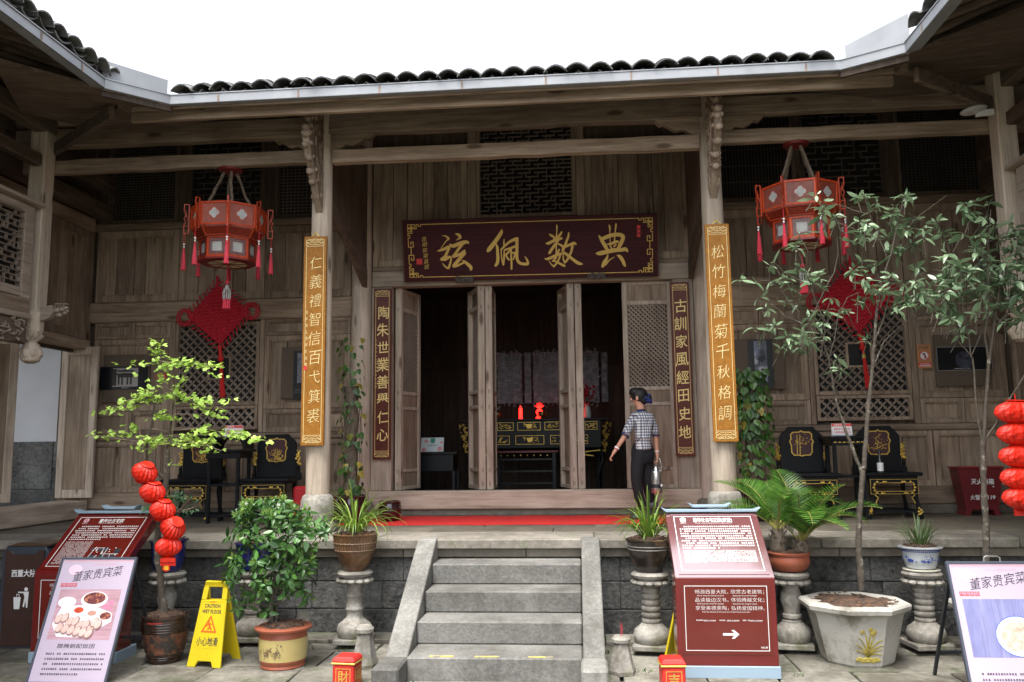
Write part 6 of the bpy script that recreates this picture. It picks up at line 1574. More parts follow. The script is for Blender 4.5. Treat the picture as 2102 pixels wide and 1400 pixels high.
tablet(-.76, -.33, 2.33, 3.16, '招財童子|天地國親師位|利市仙官', 'wide grey carved tablet with 天地國親師位 at the middle of the back wall')
tablet(-.90, -.78, 2.33, 3.16, '一门五福增壽延', 'narrow grey tablet between the two wide carved tablets', False)
tablet(-.02, .30, 2.33, 3.16, '福禄|本音祖|壽喜', 'wide grey carved tablet behind the red flowers, right of the door leaves')
tablet(.33, .44, 2.33, 3.14, '千秋泰喜', 'narrow grey tablet at the right end of the back wall', False)
tablet(-1.48, -1.40, 2.33, 3.12, '百世流芳', 'narrow grey tablet just beside the middle door leaves', False)
dt = thing('side_table', 'dark table inside the left door opening with a leaning card on it', 'table', (-2.15, 11.2, Z0))
MB().box(-.42, .5, -.25, .25, .72, .75).build('table_top', LQ, dt, bevel=.004); MB().box(-.36, .44, -.2, .22, .5, .719).build('case', LQ, dt)
for sx in (-.37, .45):
    for sy in (-.2, .2): MB().box(sx-.02, sx+.02, sy-.02, sy+.02, 0, .5).build('leg', M['wood_z'] if sy < 0 and sx < 0 else LQ, dt, bevel=.002)
cd = thing('leaning_card', 'pale card with pink flowers and green emblem on the dark table inside', 'sign', (-2.02, 11.18, Z0+.752))
MB().prism([(-.16,0,0),(-.16,.06,.19),(-.16,.066,.19),(-.16,.01,0)], (.31,0,0)).build('card', plain('card_white', (.55,.6,.6), .6), cd)
F = frame_mat((0,-.001,0),(1,0,0),(0,.06,.19)); g = MB()
for (a, b_, q) in ((-.12,.03,.03),(-.09,.15,.025),(.1,.04,.035),(.12,.13,.02)): disc(g, a, b_, q, .001, 9)
g.build('flower_print', plain('card_pink', (.6,.25,.25), .6), cd, mw=F)
g = MB(); g.prism([(-.03,.19,.001),(.03,.19,.001),(.03,.13,.001),(0,.115,.001),(-.03,.13,.001)], (0,0,.0005)); g.build('emblem', plain('card_green', (.03,.25,.17), .6), cd, mw=F)
g = MB(); put_text(g, '扶老助残志愿', 0, .09, .024, .001, 0, fit=.13); g.build('lettering', M['print_d'], cd, mw=F)
# ================================================================== PEDESTALS AND POTS
def pedestal(x, y, kind, h_, label):
    t = thing('stone_pedestal', label, 'pedestal', (x, y, .035), random.uniform(-.2,.2), 'carved stone pedestals before the platform')
    PM = M['pedestal']; k = h_/.6
    MB().box(-.15, .15, -.15, .15, 0, .045).build('plinth', PM, t, bevel=.008)
    base = [(.13,.046),(.145,.07),(.15,.11),(.135,.15),(.10,.175),(.085,.19)]
    if kind == 'bamboo': sh_ = [(.072,.20),(.066,.25),(.07,.30),(.076,.305),(.076,.315),(.070,.32),(.066,.37),(.07,.43),(.076,.435),(.076,.445),(.068,.45),(.066,.50),(.07,.56)]
    elif kind == 'rings':
        sh_ = [(.075,.20)]
        for i in range(6): z = .22+i*.056; sh_ += [(.072,z),(.078,z+.008),(.078,z+.035),(.068,z+.045)]
        sh_ += [(.07,.57)]
    else: sh_ = [(.07,.20),(.078,.21),(.078,.235),(.062,.245),(.062,.255),(.074,.262),(.074,.29),(.062,.3),(.07,.36),(.085,.42),(.08,.48),(.06,.54),(.07,.57)]
    pr = [(r_, .046+(z-.046)*k) if z > .2 else (r_, z) for r_, z in base+sh_]
    MB().lathe(pr, 28).build('shaft', PM, t, smooth=.9)
    z0 = pr[-1][1]
    tp = MB().lathe([(.08, z0), (.13, z0+.012), (.14, z0+.03), (.115, z0+.045), (.115, z0+.05), (.145, z0+.058), (.155, z0+.08), (.14, z0+.098), (.10, z0+.1)], 30).build('capital', PM, t, smooth=.8)
    g = MB()
    for i in range(12): a = i*math.pi/6; g.ball((.128*math.cos(a), .128*math.sin(a), z0+.018), .036, 8, 6, (1,1,.62))
    g.build('lotus_petal', PM, tp, smooth=True)
    return t, .035+z0+.1
def pot(name, x, y, z, prof, mat, label, cat='plant pot', n=30, grp=None, soil=True, extra=None, rz=0, rot=0):
    t = thing(name, label, cat, (x, y, z), rz, grp)
    body = MB().lathe(prof, n, rot=rot).build('body', mat, t, smooth=.7 if n > 12 else False)
    if soil:
        zt = prof[-1][1]-.012; rr = prof[-1][0]*1.0
        s = MB(); r = random.Random(int(x*77)); nn = 28; vs = [(0,0,zt+.03)]; fs = []
        for k in (.35, .7, .99):
            for i in range(nn): a = 2*math.pi*i/nn; vs.append((math.cos(a)*rr*k, math.sin(a)*rr*k, zt+(.032*(1-k*k))+r.uniform(-.006,.01)))
        for i in range(nn): fs.append((0, 1+i, 1+(i+1) % nn))
        for q in range(2):
            for i in range(nn): fs.append((1+q*nn+i, 1+(q+1)*nn+i, 1+(q+1)*nn+(i+1) % nn, 1+q*nn+(i+1) % nn))
        s._a(vs, fs); s.build('soil', M['soil'], t)
        s = MB()
        for i in range(70):
            a, q = r.random()*6.28, r.random()**.5*rr*.92; s.T = Matrix.Translation((math.cos(a)*q, math.sin(a)*q, zt+.02)) @ Matrix.Rotation(r.random()*6, 4, 'Z') @ Matrix.Rotation(r.uniform(-.6,.6), 4, 'X'); w_ = r.uniform(.006,.016); s.box(-w_, w_, -.005, .005, 0, .005)
        s.T = None; o = s.build('soil_crumbs', M['soil'], t); o['kind'] = 'stuff'
    return t
# --- leaf shapes (shared meshes)
def leaf_mesh(name, L, w_, mat, fold=.25, curl=.25, n=4, sharp=1.0):
    vs, fs = [], []
    for i in range(n+1):
        u = i/n; ww = w_/2*math.sin(math.pi*min(1, (u*.96+.02))**(.8*sharp))**.8; zc = -curl*L*u*u
        vs += [(-ww, u*L, zc+fold*ww), (0, u*L, zc), (ww, u*L, zc+fold*ww)]
    for i in range(n): fs += [(i*3, i*3+1, i*3+4, i*3+3), (i*3+1, i*3+2, i*3+5, i*3+4)]
    me = bpy.data.meshes.new(name); me.from_pydata(vs, [], fs); me.materials.append(mat)
    for p in me.polygons: p.use_smooth = True
    return me
class Leaves:
    """leaves of one plant: the first `cap` placed nearest the viewer are single objects sharing a mesh, the rest one mesh"""
    def __init__(s, parent, me, cap=200, name='leaf'): s.p = parent; s.ms = me if isinstance(me, list) else [me]; s.items = []; s.cap = cap; s.name = name
    def add(s, pos, d, up, sc=1.0):
        d = Vector(d).normalized(); up = Vector(up); x = d.cross(up)
        if x.length < 1e-4: x = d.orthogonal()
        x.normalize(); u = x.cross(d)
        m = Matrix(((x.x, d.x, u.x, pos[0]), (x.y, d.y, u.y, pos[1]), (x.z, d.z, u.z, pos[2]), (0,0,0,1))) @ Matrix.Diagonal((sc, sc, sc, 1)); s.items.append((m, len(s.items) % len(s.ms)))
    def flush(s):
        it = sorted(s.items, key=lambda q: q[0].translation.y)
        k = 0; step = max(1, len(it)//max(1, s.cap)); sel = it[:s.cap]; rest = it[s.cap:]
        for m, k_ in sel: o = bpy.data.objects.new(s.name, s.ms[k_]); COL.objects.link(o); o.parent = s.p; o.matrix_local = m
        if rest:
            geo = [([tuple(v.co) for v in q.vertices], [tuple(p.vertices) for p in q.polygons]) for q in s.ms]; V, Fc = [], []
            for m, k_ in rest:
                vs, fs = geo[k_]; b = len(V); V += [tuple(m @ Vector(v)) for v in vs]; Fc += [tuple(i+b for i in f) for f in fs]
            me = bpy.data.meshes.new('foliage'); me.from_pydata(V, [], Fc); me.materials.append(s.ms[0].materials[0])
            for p in me.polygons: p.use_smooth = True
            o = bpy.data.objects.new('foliage', me); COL.objects.link(o); o.parent = s.p; o['kind'] = 'stuff'
def rv(r, s=1.0): return Vector((r.gauss(0, s), r.gauss(0, s), r.gauss(0, s)))
# pots on pedestals ----------------------------------------------------
p1, z1 = pedestal(-1.965, 7.16, 'bamboo', .52, 'pale carved stone pedestal with bamboo shaft just left of the steps')
wt_ = speck('wooden_tub_glaze', (.13,.065,.03), .5, 7, .35, bstr=.3, dirt=(.3,.2,.12), dpos=(.5,.7), coat=.3)
pb = pot('brown_planter', -1.965, 7.16, z1, [(.09,0),(.10,.01),(.13,.07),(.165,.16),(.178,.22),(.182,.285),(.19,.295),(.192,.305),(.182,.31)], wt_, 'ribbed brown tub planter of grassy orchid left of the steps')
g = MB()
for zz, rr in ((.235,.181),(.175,.171)): g.tube([(rr*math.cos(i*math.pi/24), rr*math.sin(i*math.pi/24), zz+.003*math.sin(i*3)) for i in range(49)], .006, 6, cap=False)
g.build('rope_band', speck('rope_glaze', (.2,.13,.08), .4, 80, .5), pb, smooth=True)
g = MB()
for i in range(48): a = i*math.pi/24; g.tube([(.165*math.cos(a), .165*math.sin(a), .16), (.18*math.cos(a), .18*math.sin(a), .23), (.184*math.cos(a), .184*math.sin(a), .29)], .005, 4)
g.build('rib', wt_, pb, smooth=True)
p2, z2 = pedestal(.53, 7.02, 'rings', .52, 'stone pedestal with stacked rings right of the steps, mossy base')
bk_ = speck('black_brown_glaze', (.03,.022,.018), .6, 5, .3, bstr=.2, dirt=(.2,.13,.08), dpos=(.55,.66), dscale=5, coat=.4)
pc2 = pot('dark_planter', .53, 7.02, z2, [(.09,0),(.10,.01),(.12,.05),(.155,.11),(.172,.18),(.178,.24),(.19,.25),(.195,.262),(.182,.266)], bk_, 'dark glazed planter of green orchid on the ringed pedestal beside the steps')
g = MB()
for zz, rr in ((.21,.177),(.185,.173)): g.tube([(rr*math.cos(i*math.pi/24), rr*math.sin(i*math.pi/24), zz) for i in range(49)], .004, 6, cap=False)
g.build('rope_band', speck('grey_band', (.2,.19,.17), .4, 80, .5), pc2, smooth=True)
p3, z3 = pedestal(-2.88, 7.22, 'vase', .50, 'stone pedestal behind the bushy shrub, carrying a blue glazed pot')
blue = speck('cobalt_glaze', (.015,.02,.12), .4, 30, .15, bstr=0, dirt=(.3,.35,.5), dscale=70, dpos=(.7,.74), coat=.6)
pp3 = pot('blue_pot', -2.88, 7.22, z3, [(.08,0),(.12,.02),(.15,.12),(.16,.22),(.175,.235),(.16,.24)], blue, 'dark blue glazed pot hidden among the leaves of the bushy shrub')
p4, z4 = pedestal(-3.63, 7.15, 'vase', .50, 'stone pedestal behind the ginkgo trunk at left')
pp4 = pot('blue_pot', -3.63, 7.15, z4, [(.09,0),(.11,.01),(.12,.03),(.135,.1),(.145,.2),(.15,.255),(.165,.26),(.168,.272),(.15,.276)], blue, 'speckled dark blue pot of small shrub behind the lowest red paper lantern')
p5, z5 = pedestal(1.665, 7.1, 'vase', .51, 'stone pedestal under the red bowl of cycads')
pp5 = pot('red_bowl_planter', 1.665, 7.1, z5, [(.09,0),(.12,.01),(.155,.05),(.165,.09),(.155,.125),(.168,.135),(.172,.15),(.158,.155)], M['clay'], 'rounded red terracotta bowl on a pedestal holding the cycads')
p6, z6 = pedestal(2.71, 7.12, 'rings', .51, 'ringed stone pedestal under the blue and white pot at right')
porc = speck('white_porcelain', (.42,.45,.47), .05, 5, .15, bstr=0, coat=.5)
pp6 = pot('porcelain_pot', 2.71, 7.12, z6+.02, [(.09,0),(.105,.005),(.12,.03),(.135,.08),(.14,.14),(.142,.158),(.17,.165),(.172,.172),(.14,.176)], porc, 'blue and white porcelain pot of grass on the rightmost pedestal')
MB().lathe([(.11,-.02),(.14,-.012),(.142,-.004),(.1,-.002)], 26).build('saucer', plain('cream_saucer', (.6,.58,.48), .4), pp6, smooth=True)
g = MB(); r = random.Random(6); 
for i in range(64):
    a = i*2*math.pi/64
    for zz in (.138, .15): g.box(0,0,0,0,0,0) if False else g.prism([((.1425)*math.cos(a+da), (.1425)*math.sin(a+da), zz+dz) for da, dz in ((-.03,0),(.03,0),(.03,.008),(-.03,.008))], (math.cos(a)*.0012, math.sin(a)*.0012, 0))
for cl in range(5):
    ca = -1.57+(cl-2)*.95
    for i in range(26):
        a, zz, s_ = ca+r.gauss(0,.16), .055+abs(r.gauss(0,.02)), r.uniform(.004,.009); rr = .1225+.0195*min(1, max(0,(zz-.03)/.08))
        g.prism([((rr+.0035)*math.cos(a+da), (rr+.0035)*math.sin(a+da), zz+dz) for da, dz in ((-s_*7,0),(s_*7,-.001),(s_*5,s_),(-s_*4,s_*1.1))], (math.cos(a)*.001, math.sin(a)*.001, 0))
g.build('blue_painting', plain('cobalt_print', (.02,.05,.28), .3), pp6)
# strap-leaf plants ------------------------------------------------------
def strap_plant(name, label, x, y, z, n, L, w_, mat, seed, spread=1.0, cap=60, arch=1.0):
    t = thing(name, label, 'plant', (x, y, z)); r = random.Random(seed)
    for i in range(n):
        a = r.random()*6.283; L_ = L*r.uniform(.55, 1.1); tilt = r.uniform(.15, 1.45)*spread; rr = r.random()*.07
        mb = MB(); k = 9; vs = []; p = Vector((math.cos(a)*rr, math.sin(a)*rr, -.01)); th = 1.45-tilt*.35
        side = Vector((-math.sin(a), math.cos(a), 0))
        for j in range(k+1):
            u = j/k; ww = w_*(.55+.9*u)*(1-u**3) + .0012; vs += [p-side*ww/2+Vector((0,0,ww*.25)), p.copy(), p+side*ww/2+Vector((0,0,ww*.25))]
            th -= tilt*.30*(u+.25); p = p + Vector((math.cos(a)*math.cos(th), math.sin(a)*math.cos(th), math.sin(th)))*(L_/k)
        mb._a(vs, [(q*3, q*3+1, q*3+4, q*3+3) for q in range(k)]+[(q*3+1, q*3+2, q*3+5, q*3+4) for q in range(k)]); o = mb.build('leaf', mat, t, smooth=True)
    return t
orc = leafm('orchid_leaf', (.09,.17,.02), (.2,.3,.05), .4, .3)
orc2 = leafm('orchid_leaf_b', (.06,.13,.015), (.15,.24,.03), .4, .3); grs = leafm('grass_leaf', (.04,.08,.02), (.1,.16,.05), .5, .3)
strap_plant('orchid_plant', 'yellow green strap leaved orchid arching out of the brown tub', -1.965, 7.16, z1+.30, 95, .52, .014, orc, 3, 1.0)
strap_plant('orchid_plant', 'green strap leaved orchid in the dark planter beside the maroon board', .53, 7.02, z2+.26, 80, .44, .016, orc2, 5, .9)
strap_plant('grass_plant', 'short tufty grass growing in the blue and white pot', 2.71, 7.12, z6+.19, 70, .27, .009, grs, 8, .55)
# cycads -------------------------------------------------------------------
def cycad(x, y, z, n, L, label, seed, trunk_h, bias):
    t = thing('cycad', label, 'plant', (x, y, z), 0, 'cycads in the red bowl'); r = random.Random(seed)
    tr = MB().lathe([(.05,0),(.062,.04),(.055,trunk_h*.7),(.045,trunk_h)], 14)
    for i in range(60): a = r.random()*6.28; zz = r.random()*trunk_h; tr.prism([(math.cos(a-.2)*.052, math.sin(a-.2)*.052, zz), (math.cos(a+.2)*.052, math.sin(a+.2)*.052, zz), (math.cos(a)*.075, math.sin(a)*.075, zz+.03)], (0,0,.006))
    tr.build('trunk', M['bark_dk'], t)
    cm = leafm('cycad_leaf_%d' % seed, (.025,.085,.012), (.095,.22,.03), .35, .35)
    stem_m = plain('cycad_rachis_%d' % seed, (.22,.2,.05), .5)
    for i in range(n):
        a = bias + r.uniform(-2.2, 2.2) if i % 4 else r.random()*6.28; L_ = L*r.uniform(.65, 1.1); th = r.uniform(.75, 1.35); bend = r.uniform(.09, .19)
        p = Vector((math.cos(a)*.02, math.sin(a)*.02, trunk_h)); pts = [p.copy()]; k = 12
        for j in range(k): th -= bend*.9*(j/k+.35); p = p + Vector((math.cos(a)*math.cos(th), math.sin(a)*math.cos(th), math.sin(th)))*(L_/k); pts.append(p.copy())
        fr = MB(); m2 = MB(); fr.tube(pts, [.006*(1-.7*q/k) for q in range(k+1)], 5)
        fo = fr.build('frond', stem_m, t)
        side = Vector((-math.sin(a), math.cos(a), 0)); cnt = 30
        for j in range(4, cnt):
            u = j/cnt*k; q = int(min(k-1, u)); f = u-q; c = pts[q].lerp(pts[q+1], f); d = (pts[q+1]-pts[q]).normalized(); upn = side.cross(d)*-1
            if upn.z < 0: upn = -upn
            v = j/cnt; ll = L_*.30*math.sin(math.pi*min(1,(v*.86+.14)))**.7
            for sg in (-1, 1):
                dd = (side*sg*.85 + d*.5 + upn*.3).normalized(); tip = c+dd*ll + Vector((0,0,-ll*.06)); w2 = d*.0068; mid = c+dd*ll*.5
                m2._a([c-w2*.6, c+w2*.6, mid+w2, tip, mid-w2], [(0,1,2,4), (4,2,3)])
        m2.build('leaflet', cm, fo)
    return t
cycad(1.58, 7.08, z5+.14, 15, .62, 'left cycad in the red bowl with dark stubby trunk and arching fronds', 11, .20, 2.6)
cycad(1.76, 7.06, z5+.13, 16, .70, 'right cycad in the red bowl, bright fronds reaching over the tree trunk', 14, .12, .1)
# ivy posts ------------------------------------------------------------
ivm = leafm('ivy_leaf', (.03,.09,.018), (.075,.17,.03), .35, .3); ivy_y = leafm('ivy_yellow', (.18,.2,.03), (.4,.3,.05), .4, .3)
def heart(name, s, mat):
    P = [(0,0),(-.28,-.08),(-.5,.1),(-.46,.42),(-.22,.8),(0,1.08),(.22,.8),(.46,.42),(.5,.1),(.28,-.08)]
    vs = [(x*s, y_*s, -abs(x)*s*.25+(-.12*s*y_*y_)) for x, y_ in P]; me = bpy.data.meshes.new(name); me.from_pydata(vs, [], [(0,1,2,3,4,5),(0,5,6,7,8,9)]); me.materials.append(mat)
    return me
def ivy(x, y, h_, label, seed, dens, wide, yellow):
    t = thing('climbing_vine', label, 'plant', (x, y, Z0+.28)); r = random.Random(seed)
    pts = [Vector((.01*math.sin(i), .01*math.cos(i*2), i*h_/10)) for i in range(11)]
    MB().tube(pts, [.075+.012*math.sin(i*2.1) for i in range(11)], 12).build('post', M['bark_dk'], t, smooth=True)
    sm = MB()
    for i in range(int(14*wide)):
        a = r.random()*6.28; rr = .1*wide*r.uniform(.8,1.3); pp_ = []; z = r.uniform(0, h_*.5)
        for k in range(9): a += r.uniform(-.4,.4); pp_.append(Vector((math.cos(a)*rr, math.sin(a)*rr*.8, z))); z += (h_-z)*r.uniform(.1,.25)
        sm.tube(pp_, .0035, 4)
    sm.build('stem', M['twig'], t)
    lv = Leaves(t, heart('leaf', .062, ivm), 110); ly = Leaves(t, heart('leaf', .065, ivy_y), 12)
    for i in range(dens):
        a = r.uniform(3.3, 6.1) if i % 3 else r.random()*6.28; rr = .12*wide*r.uniform(.75, 1.45); z = h_*(1.03*r.random()**.85 if yellow < .1 else 1.5*r.random()**1.15)
        p = (math.cos(a)*rr, math.sin(a)*rr*.8, z); out = Vector((math.cos(a), math.sin(a), 0))
        (ly if r.random() < yellow else lv).add(p, Vector((r.uniform(-.5,.5), r.uniform(-.3,.1), -1))+out*.3, out+Vector((0,0,.5))+rv(r,.25), r.uniform(.7, 1.35))
    lv.flush(); ly.flush(); return t
dkp = speck('maroon_glaze_pot', (.025,.008,.01), .3, 6, .15, bstr=0, coat=.7)
pot('glazed_pot', -2.56, 9.1, Z0, [(.12,0),(.15,.02),(.185,.12),(.195,.22),(.18,.27),(.19,.285),(.175,.29)], dkp, 'dark maroon glazed pot at the foot of the vine left of the doorway')
ivy(-2.56, 9.1, 1.22, 'thin climbing vine on a post between the amber board and the doorway', 5, 125, 1.0, .22)
pot('glazed_pot', -2.15, 9.25, Z0, [(.09,0),(.11,.02),(.125,.1),(.13,.16),(.12,.2),(.13,.21),(.12,.215)], dkp, 'small dark glazed pot right behind the arching orchid by the red carpet')
pot('glazed_pot', 1.83, 9.1, Z0, [(.12,0),(.15,.02),(.185,.12),(.195,.22),(.18,.27),(.19,.285),(.175,.29)], dkp, 'dark glazed pot at the foot of the dense vine right of the doorway')
ivy(1.83, 9.1, 1.30, 'dense leafy green vine covering a post beside the right amber board', 9, 330, 1.45, .04)
pot('glazed_pot', 1.28, 9.35, Z0, [(.07,0),(.085,.02),(.09,.1),(.1,.13),(.09,.135)], dkp, 'tiny dark pot between the doorway and the right porch column')
# ginkgo ------------------------------------------------------------------
jar = speck('dark_brown_jar', (.035,.02,.014), .4, 7, .25, bstr=.15, coat=.5); jar2 = speck('mottled_rust_band', (.13,.05,.025), .6, 30, .6, bstr=.5, bscale=40, bdist=.008, dirt=(.03,.025,.02), dscale=16, dpos=(.48,.56))
gx, gy = -3.36, 6.62
gk = pot('glazed_jar_planter', gx, gy, 0, [(.12,0),(.125,.02),(.15,.10),(.172,.2),(.180,.28),(.178,.335),(.186,.345),(.186,.362),(.172,.366)], jar, 'dark brown glazed jar planter with rust coloured band holding the ginkgo')
MB().lathe([(.145,.075),(.17,.185),(.1785,.235)], 32, cap=False).build('rust_band', jar2, gk, smooth=True)
g = MB()
for zz, rr in ((.25,.181),(.27,.183),(.29,.1835),(.31,.183),(.05,.139),(.035,.135)): g.tube([(rr*math.cos(i*math.pi/20), rr*math.sin(i*math.pi/20), zz) for i in range(41)], .004, 5, cap=False)
g.build('ring', jar, gk, smooth=True)
g = MB(); 
for i in range(9): a = -1.57-.28+i*.07; g.T = Matrix.Translation((.1865*math.cos(a), .1865*math.sin(a), .325)) @ Matrix.Rotation(a+math.pi/2, 4, 'Z') @ frame_mat((0,0,0),(1,0,0),(0,0,1)); put_text(g, '恭喜发财大吉大利好'[i], 0, 0, .014, .001, .01)
g.T = None; g.build('lettering', M['print_r'], gk)
GT = thing('ginkgo_tree', 'slim young ginkgo with bright yellow green fan leaves in the brown jar', 'tree', (0, 0, 0)); YG = 6.6
def trace(pts, Y, dy=0): return [PY(px, py, Y + (dy*i/max(1,len(pts)-1))) for i, (px, py) in enumerate(pts)]
def limb(parent, pts, r0, r1, mat, name='branch', n=8, jit=.0):
    k = len(pts); rs = [r0+(r1-r0)*i/(k-1) for i in range(k)]
    out = []; rr = []
    for i in range(k-1):
        for q in range(3): t = q/3; out.append(Vector(pts[i]).lerp(Vector(pts[i+1]), t) + Vector((random.uniform(-jit,jit),)*3)); rr.append((rs[i]*(1-t)+rs[i+1]*t)*random.uniform(.85,1.18))
    out.append(Vector(pts[-1])); rr.append(rs[-1])
    return MB().tube(out, rr, n).build(name, mat, parent, smooth=True)
trunk = limb(GT, trace([(337,1258),(333,1225),(330,1190),(325,1150),(322,1110),(328,1070),(336,1030),(340,990),(345,950),(344,925)], YG), .033, .018, M['bark'], 'trunk', 10, .003)
for pts, r0, r1, dy in (([(344,985),(325,972),(308,965),(300,950)], .014,.010,-.05), ([(300,950),(302,915),(312,870),(318,820),(322,780),(325,740),(324,705)], .011,.003,0), ([(302,960),(296,925),(288,890),(284,850),(280,830)], .008,.003,.05),
        ([(344,925),(350,880),(358,840),(366,790),(370,760)], .012,.003,.1), ([(344,935),(352,900),(356,860),(360,820)], .007,.003,-.1), ([(336,1075),(352,1060),(372,1045),(392,1022)], .013,.006,-.15), ([(372,1048),(390,1045),(402,1040)], .006,.003,-.1),
        ([(318,800),(290,812),(262,822),(232,840)], .006,.002,-.1), ([(322,790),(350,800),(385,815),(430,830),(470,845)], .006,.002,.1), ([(324,740),(345,745),(380,745),(430,750),(440,760)], .005,.002,-.1), ([(324,745),(305,750),(285,752)], .004,.002,.1),
        ([(302,905),(270,905),(235,900),(192,892)], .006,.002,-.15), ([(310,880),(345,885),(400,880),(450,885),(500,893),(555,908)], .007,.002,.1), ([(346,910),(380,905),(420,912),(455,925)], .006,.002,-.1), ([(356,850),(385,850),(430,855),(478,862)], .005,.002,.05)):
    limb(GT, trace(pts, YG, dy), r0, r1, M['bark'] if r0 > .009 else M['twig'], 'branch', 7, .003)
def fan_mesh(s, mat):
    P = [(0,0)]; n = 8
    for i in range(n+1): a = math.pi/2+(-.85+1.7*i/n); rr = s*(1.0 if i % 4 else .86)*(.78 if i == 4 else 1); P.append((math.cos(a)*rr, math.sin(a)*rr))
    vs = [(x, y_, .12*s*math.sin(i*1.3)) for i, (x, y_) in enumerate(P)]; me = bpy.data.meshes.new('leaf'); me.from_pydata(vs, [], [(0,i,i+1) for i in range(1, n+1)]); me.materials.append(mat); return me
gm = leafm('ginkgo_leaf', (.26,.42,.05), (.42,.6,.12), .55, .35)
gl = Leaves(GT, fan_mesh(.047, gm), 290); r = random.Random(12)
def sprays(lv, pts, Y, n, sp, sc, dy=0, droop=.6, r=r):
    W_ = trace(pts, Y, dy)
    for i in range(n):
        u = r.random()*(len(W_)-1); q = int(u); p = W_[q].lerp(W_[q+1], u-q) + Vector((r.gauss(0,sp), r.gauss(0,sp*1.8), r.gauss(0,sp*.55)))
        lv.add(p, (r.gauss(0,.7), r.uniform(-.9,.5), -droop*r.random()+.25), (r.gauss(0,.5), r.gauss(-.5,.5), 1), sc*r.uniform(.6,1.15))
for pts, n, sp in (([(322,700),(325,745)],30,.03), ([(330,745),(350,740)],20,.04), ([(300,745),(270,752)],8,.03), ([(335,748),(440,750)],62,.035), ([(410,745),(447,765)],16,.04), ([(322,760),(322,790)],20,.05), ([(360,775),(372,815)],30,.04),
        ([(320,800),(235,845)],75,.035), ([(300,815),(345,815)],34,.035), ([(350,810),(430,830)],40,.03), ([(430,825),(480,815)],12,.03), ([(400,830),(470,855)],22,.035), ([(320,852),(372,862)],30,.04), ([(192,893),(275,893)],34,.03), ([(250,880),(280,875)],8,.02),
        ([(296,905),(400,905)],95,.045), ([(400,905),(455,925)],35,.04), ([(400,890),(500,892)],45,.035), ([(490,890),(560,910)],24,.025), ([(380,895),(440,880)],20,.03), ([(300,920),(296,915)],6,.03), ([(350,940),(362,960)],4,.02)):
    sprays(gl, pts, YG, n, sp, 1.0)
gl.flush()
# paper lantern strings -----------------------------------------------------
def paper_lanterns(name, label, centres, rx, rz_, Y, tilt, tag_=True):
    t = thing(name, label, 'lantern string', (0, 0, 0), 0, 'strings of red paper lanterns')
    for i, (px, py) in enumerate(centres):
        c = PY(px, py, Y); mb = MB(); n = 36; m = 9; vs = []; fs = []; ro = Matrix.Rotation(tilt[i], 4, 'Y') @ Matrix.Rotation(tilt[i]*.5, 4, 'X')
        sc = 1.0 if not isinstance(rx, list) else 1
        for j in range(m+1):
            v = j/m; ph = math.pi*(.10+.80*v)
            for k in range(n):
                a = 2*math.pi*k/n; pl = 1 + (.07 if k % 2 else -.09)*math.sin(ph) + .03*math.sin(j*math.pi)*0
                hx = .035*(1 if (j+k//2) % 2 else -1)*math.sin(ph)
                rr = math.sin(ph)*rx*(pl+hx*.5); vs.append(c + ro @ Vector((rr*math.cos(a), rr*math.sin(a), -math.cos(ph)*rz_)))
        for j in range(m):
            for k in range(n): fs.append((j*n+k, j*n+(k+1) % n, (j+1)*n+(k+1) % n, (j+1)*n+k))
        mb._a(vs, fs); mb.lathe([(rx*.33, rz_*.93), (rx*.5, rz_*1.02), (rx*.3, rz_*1.06), (rx*.05, rz_*1.05)], 18, c=(0,0,0)) if False else None
        o = mb.build('paper_lantern', M['red_paper'], t)
        cp_ = MB(); 
        for sg in (1, -1):
            b = MB().lathe([(rx*.35, sg*rz_*.90), (rx*.56, sg*rz_*.99), (rx*.50, sg*rz_*1.04), (rx*.1, sg*rz_*1.0)], 18)
            cp_._a([c + ro @ v for v in b.v], b.f)
        cp_.build('collar', M['red_paper'], o)
    return t
L1 = [(297,970),(313,1010),(334,1047),(355,1083),(346,1122)]
pl = paper_lanterns('paper_lantern_string', 'string of five crumpled red paper lanterns wound around the ginkgo trunk', L1, .095, .078, 6.47, [.5, .25, .25, .8, .05])
c = PY(345, 1148, 6.42); g = MB().box(c.x-.06, c.x+.06, c.y-.01, c.y+.01, c.z-.02, c.z+.01)
for i in range(9): g.box(c.x-.06+i*.014, c.x-.05+i*.014, c.y-.004, c.y+.004, c.z-.05, c.z-.02)
g.build('fringe', M['red_paper'], pl)
c = PY(341, 1165, 6.42); g = MB(); g.prism([(c.x+.034*math.cos(a), c.y, c.z+.034*math.sin(a)) for a in [i*math.pi/3+.5 for i in range(6)]], (0, .008, 0)); g.build('tag', M['red_paper'], pl)
g = MB(); put_text(g, '福', c.x, c.z, .042, 0, .02); g.build('tag_character', plain('bright_gold_print', (.8,.5,.03), .4), pl, mw=Matrix(((1,0,0,0),(0,0,1,c.y-.002),(0,1,0,0),(0,0,0,1))))
L2 = [(2088,847),(2093,891),(2097,937),(2100,982),(2104,1023)]
pl2 = paper_lanterns('paper_lantern_string', 'string of five red paper lanterns hanging from the tree branch at the right edge', L2, .14, .088, 6.42, [.06, .05, .04, .05, .04])
a, b = PY(2086, 828, 6.42), PY(2082, 808, 6.42); MB().tube([a, b], .004, 5).build('cord', M['red_paper'], pl2)
c = PY(2100, 1050, 6.42); MB().box(c.x-.06, c.x+.03, c.y-.01, c.y+.01, c.z-.03, c.z+.03).build('fringe', M['red_paper'], pl2)
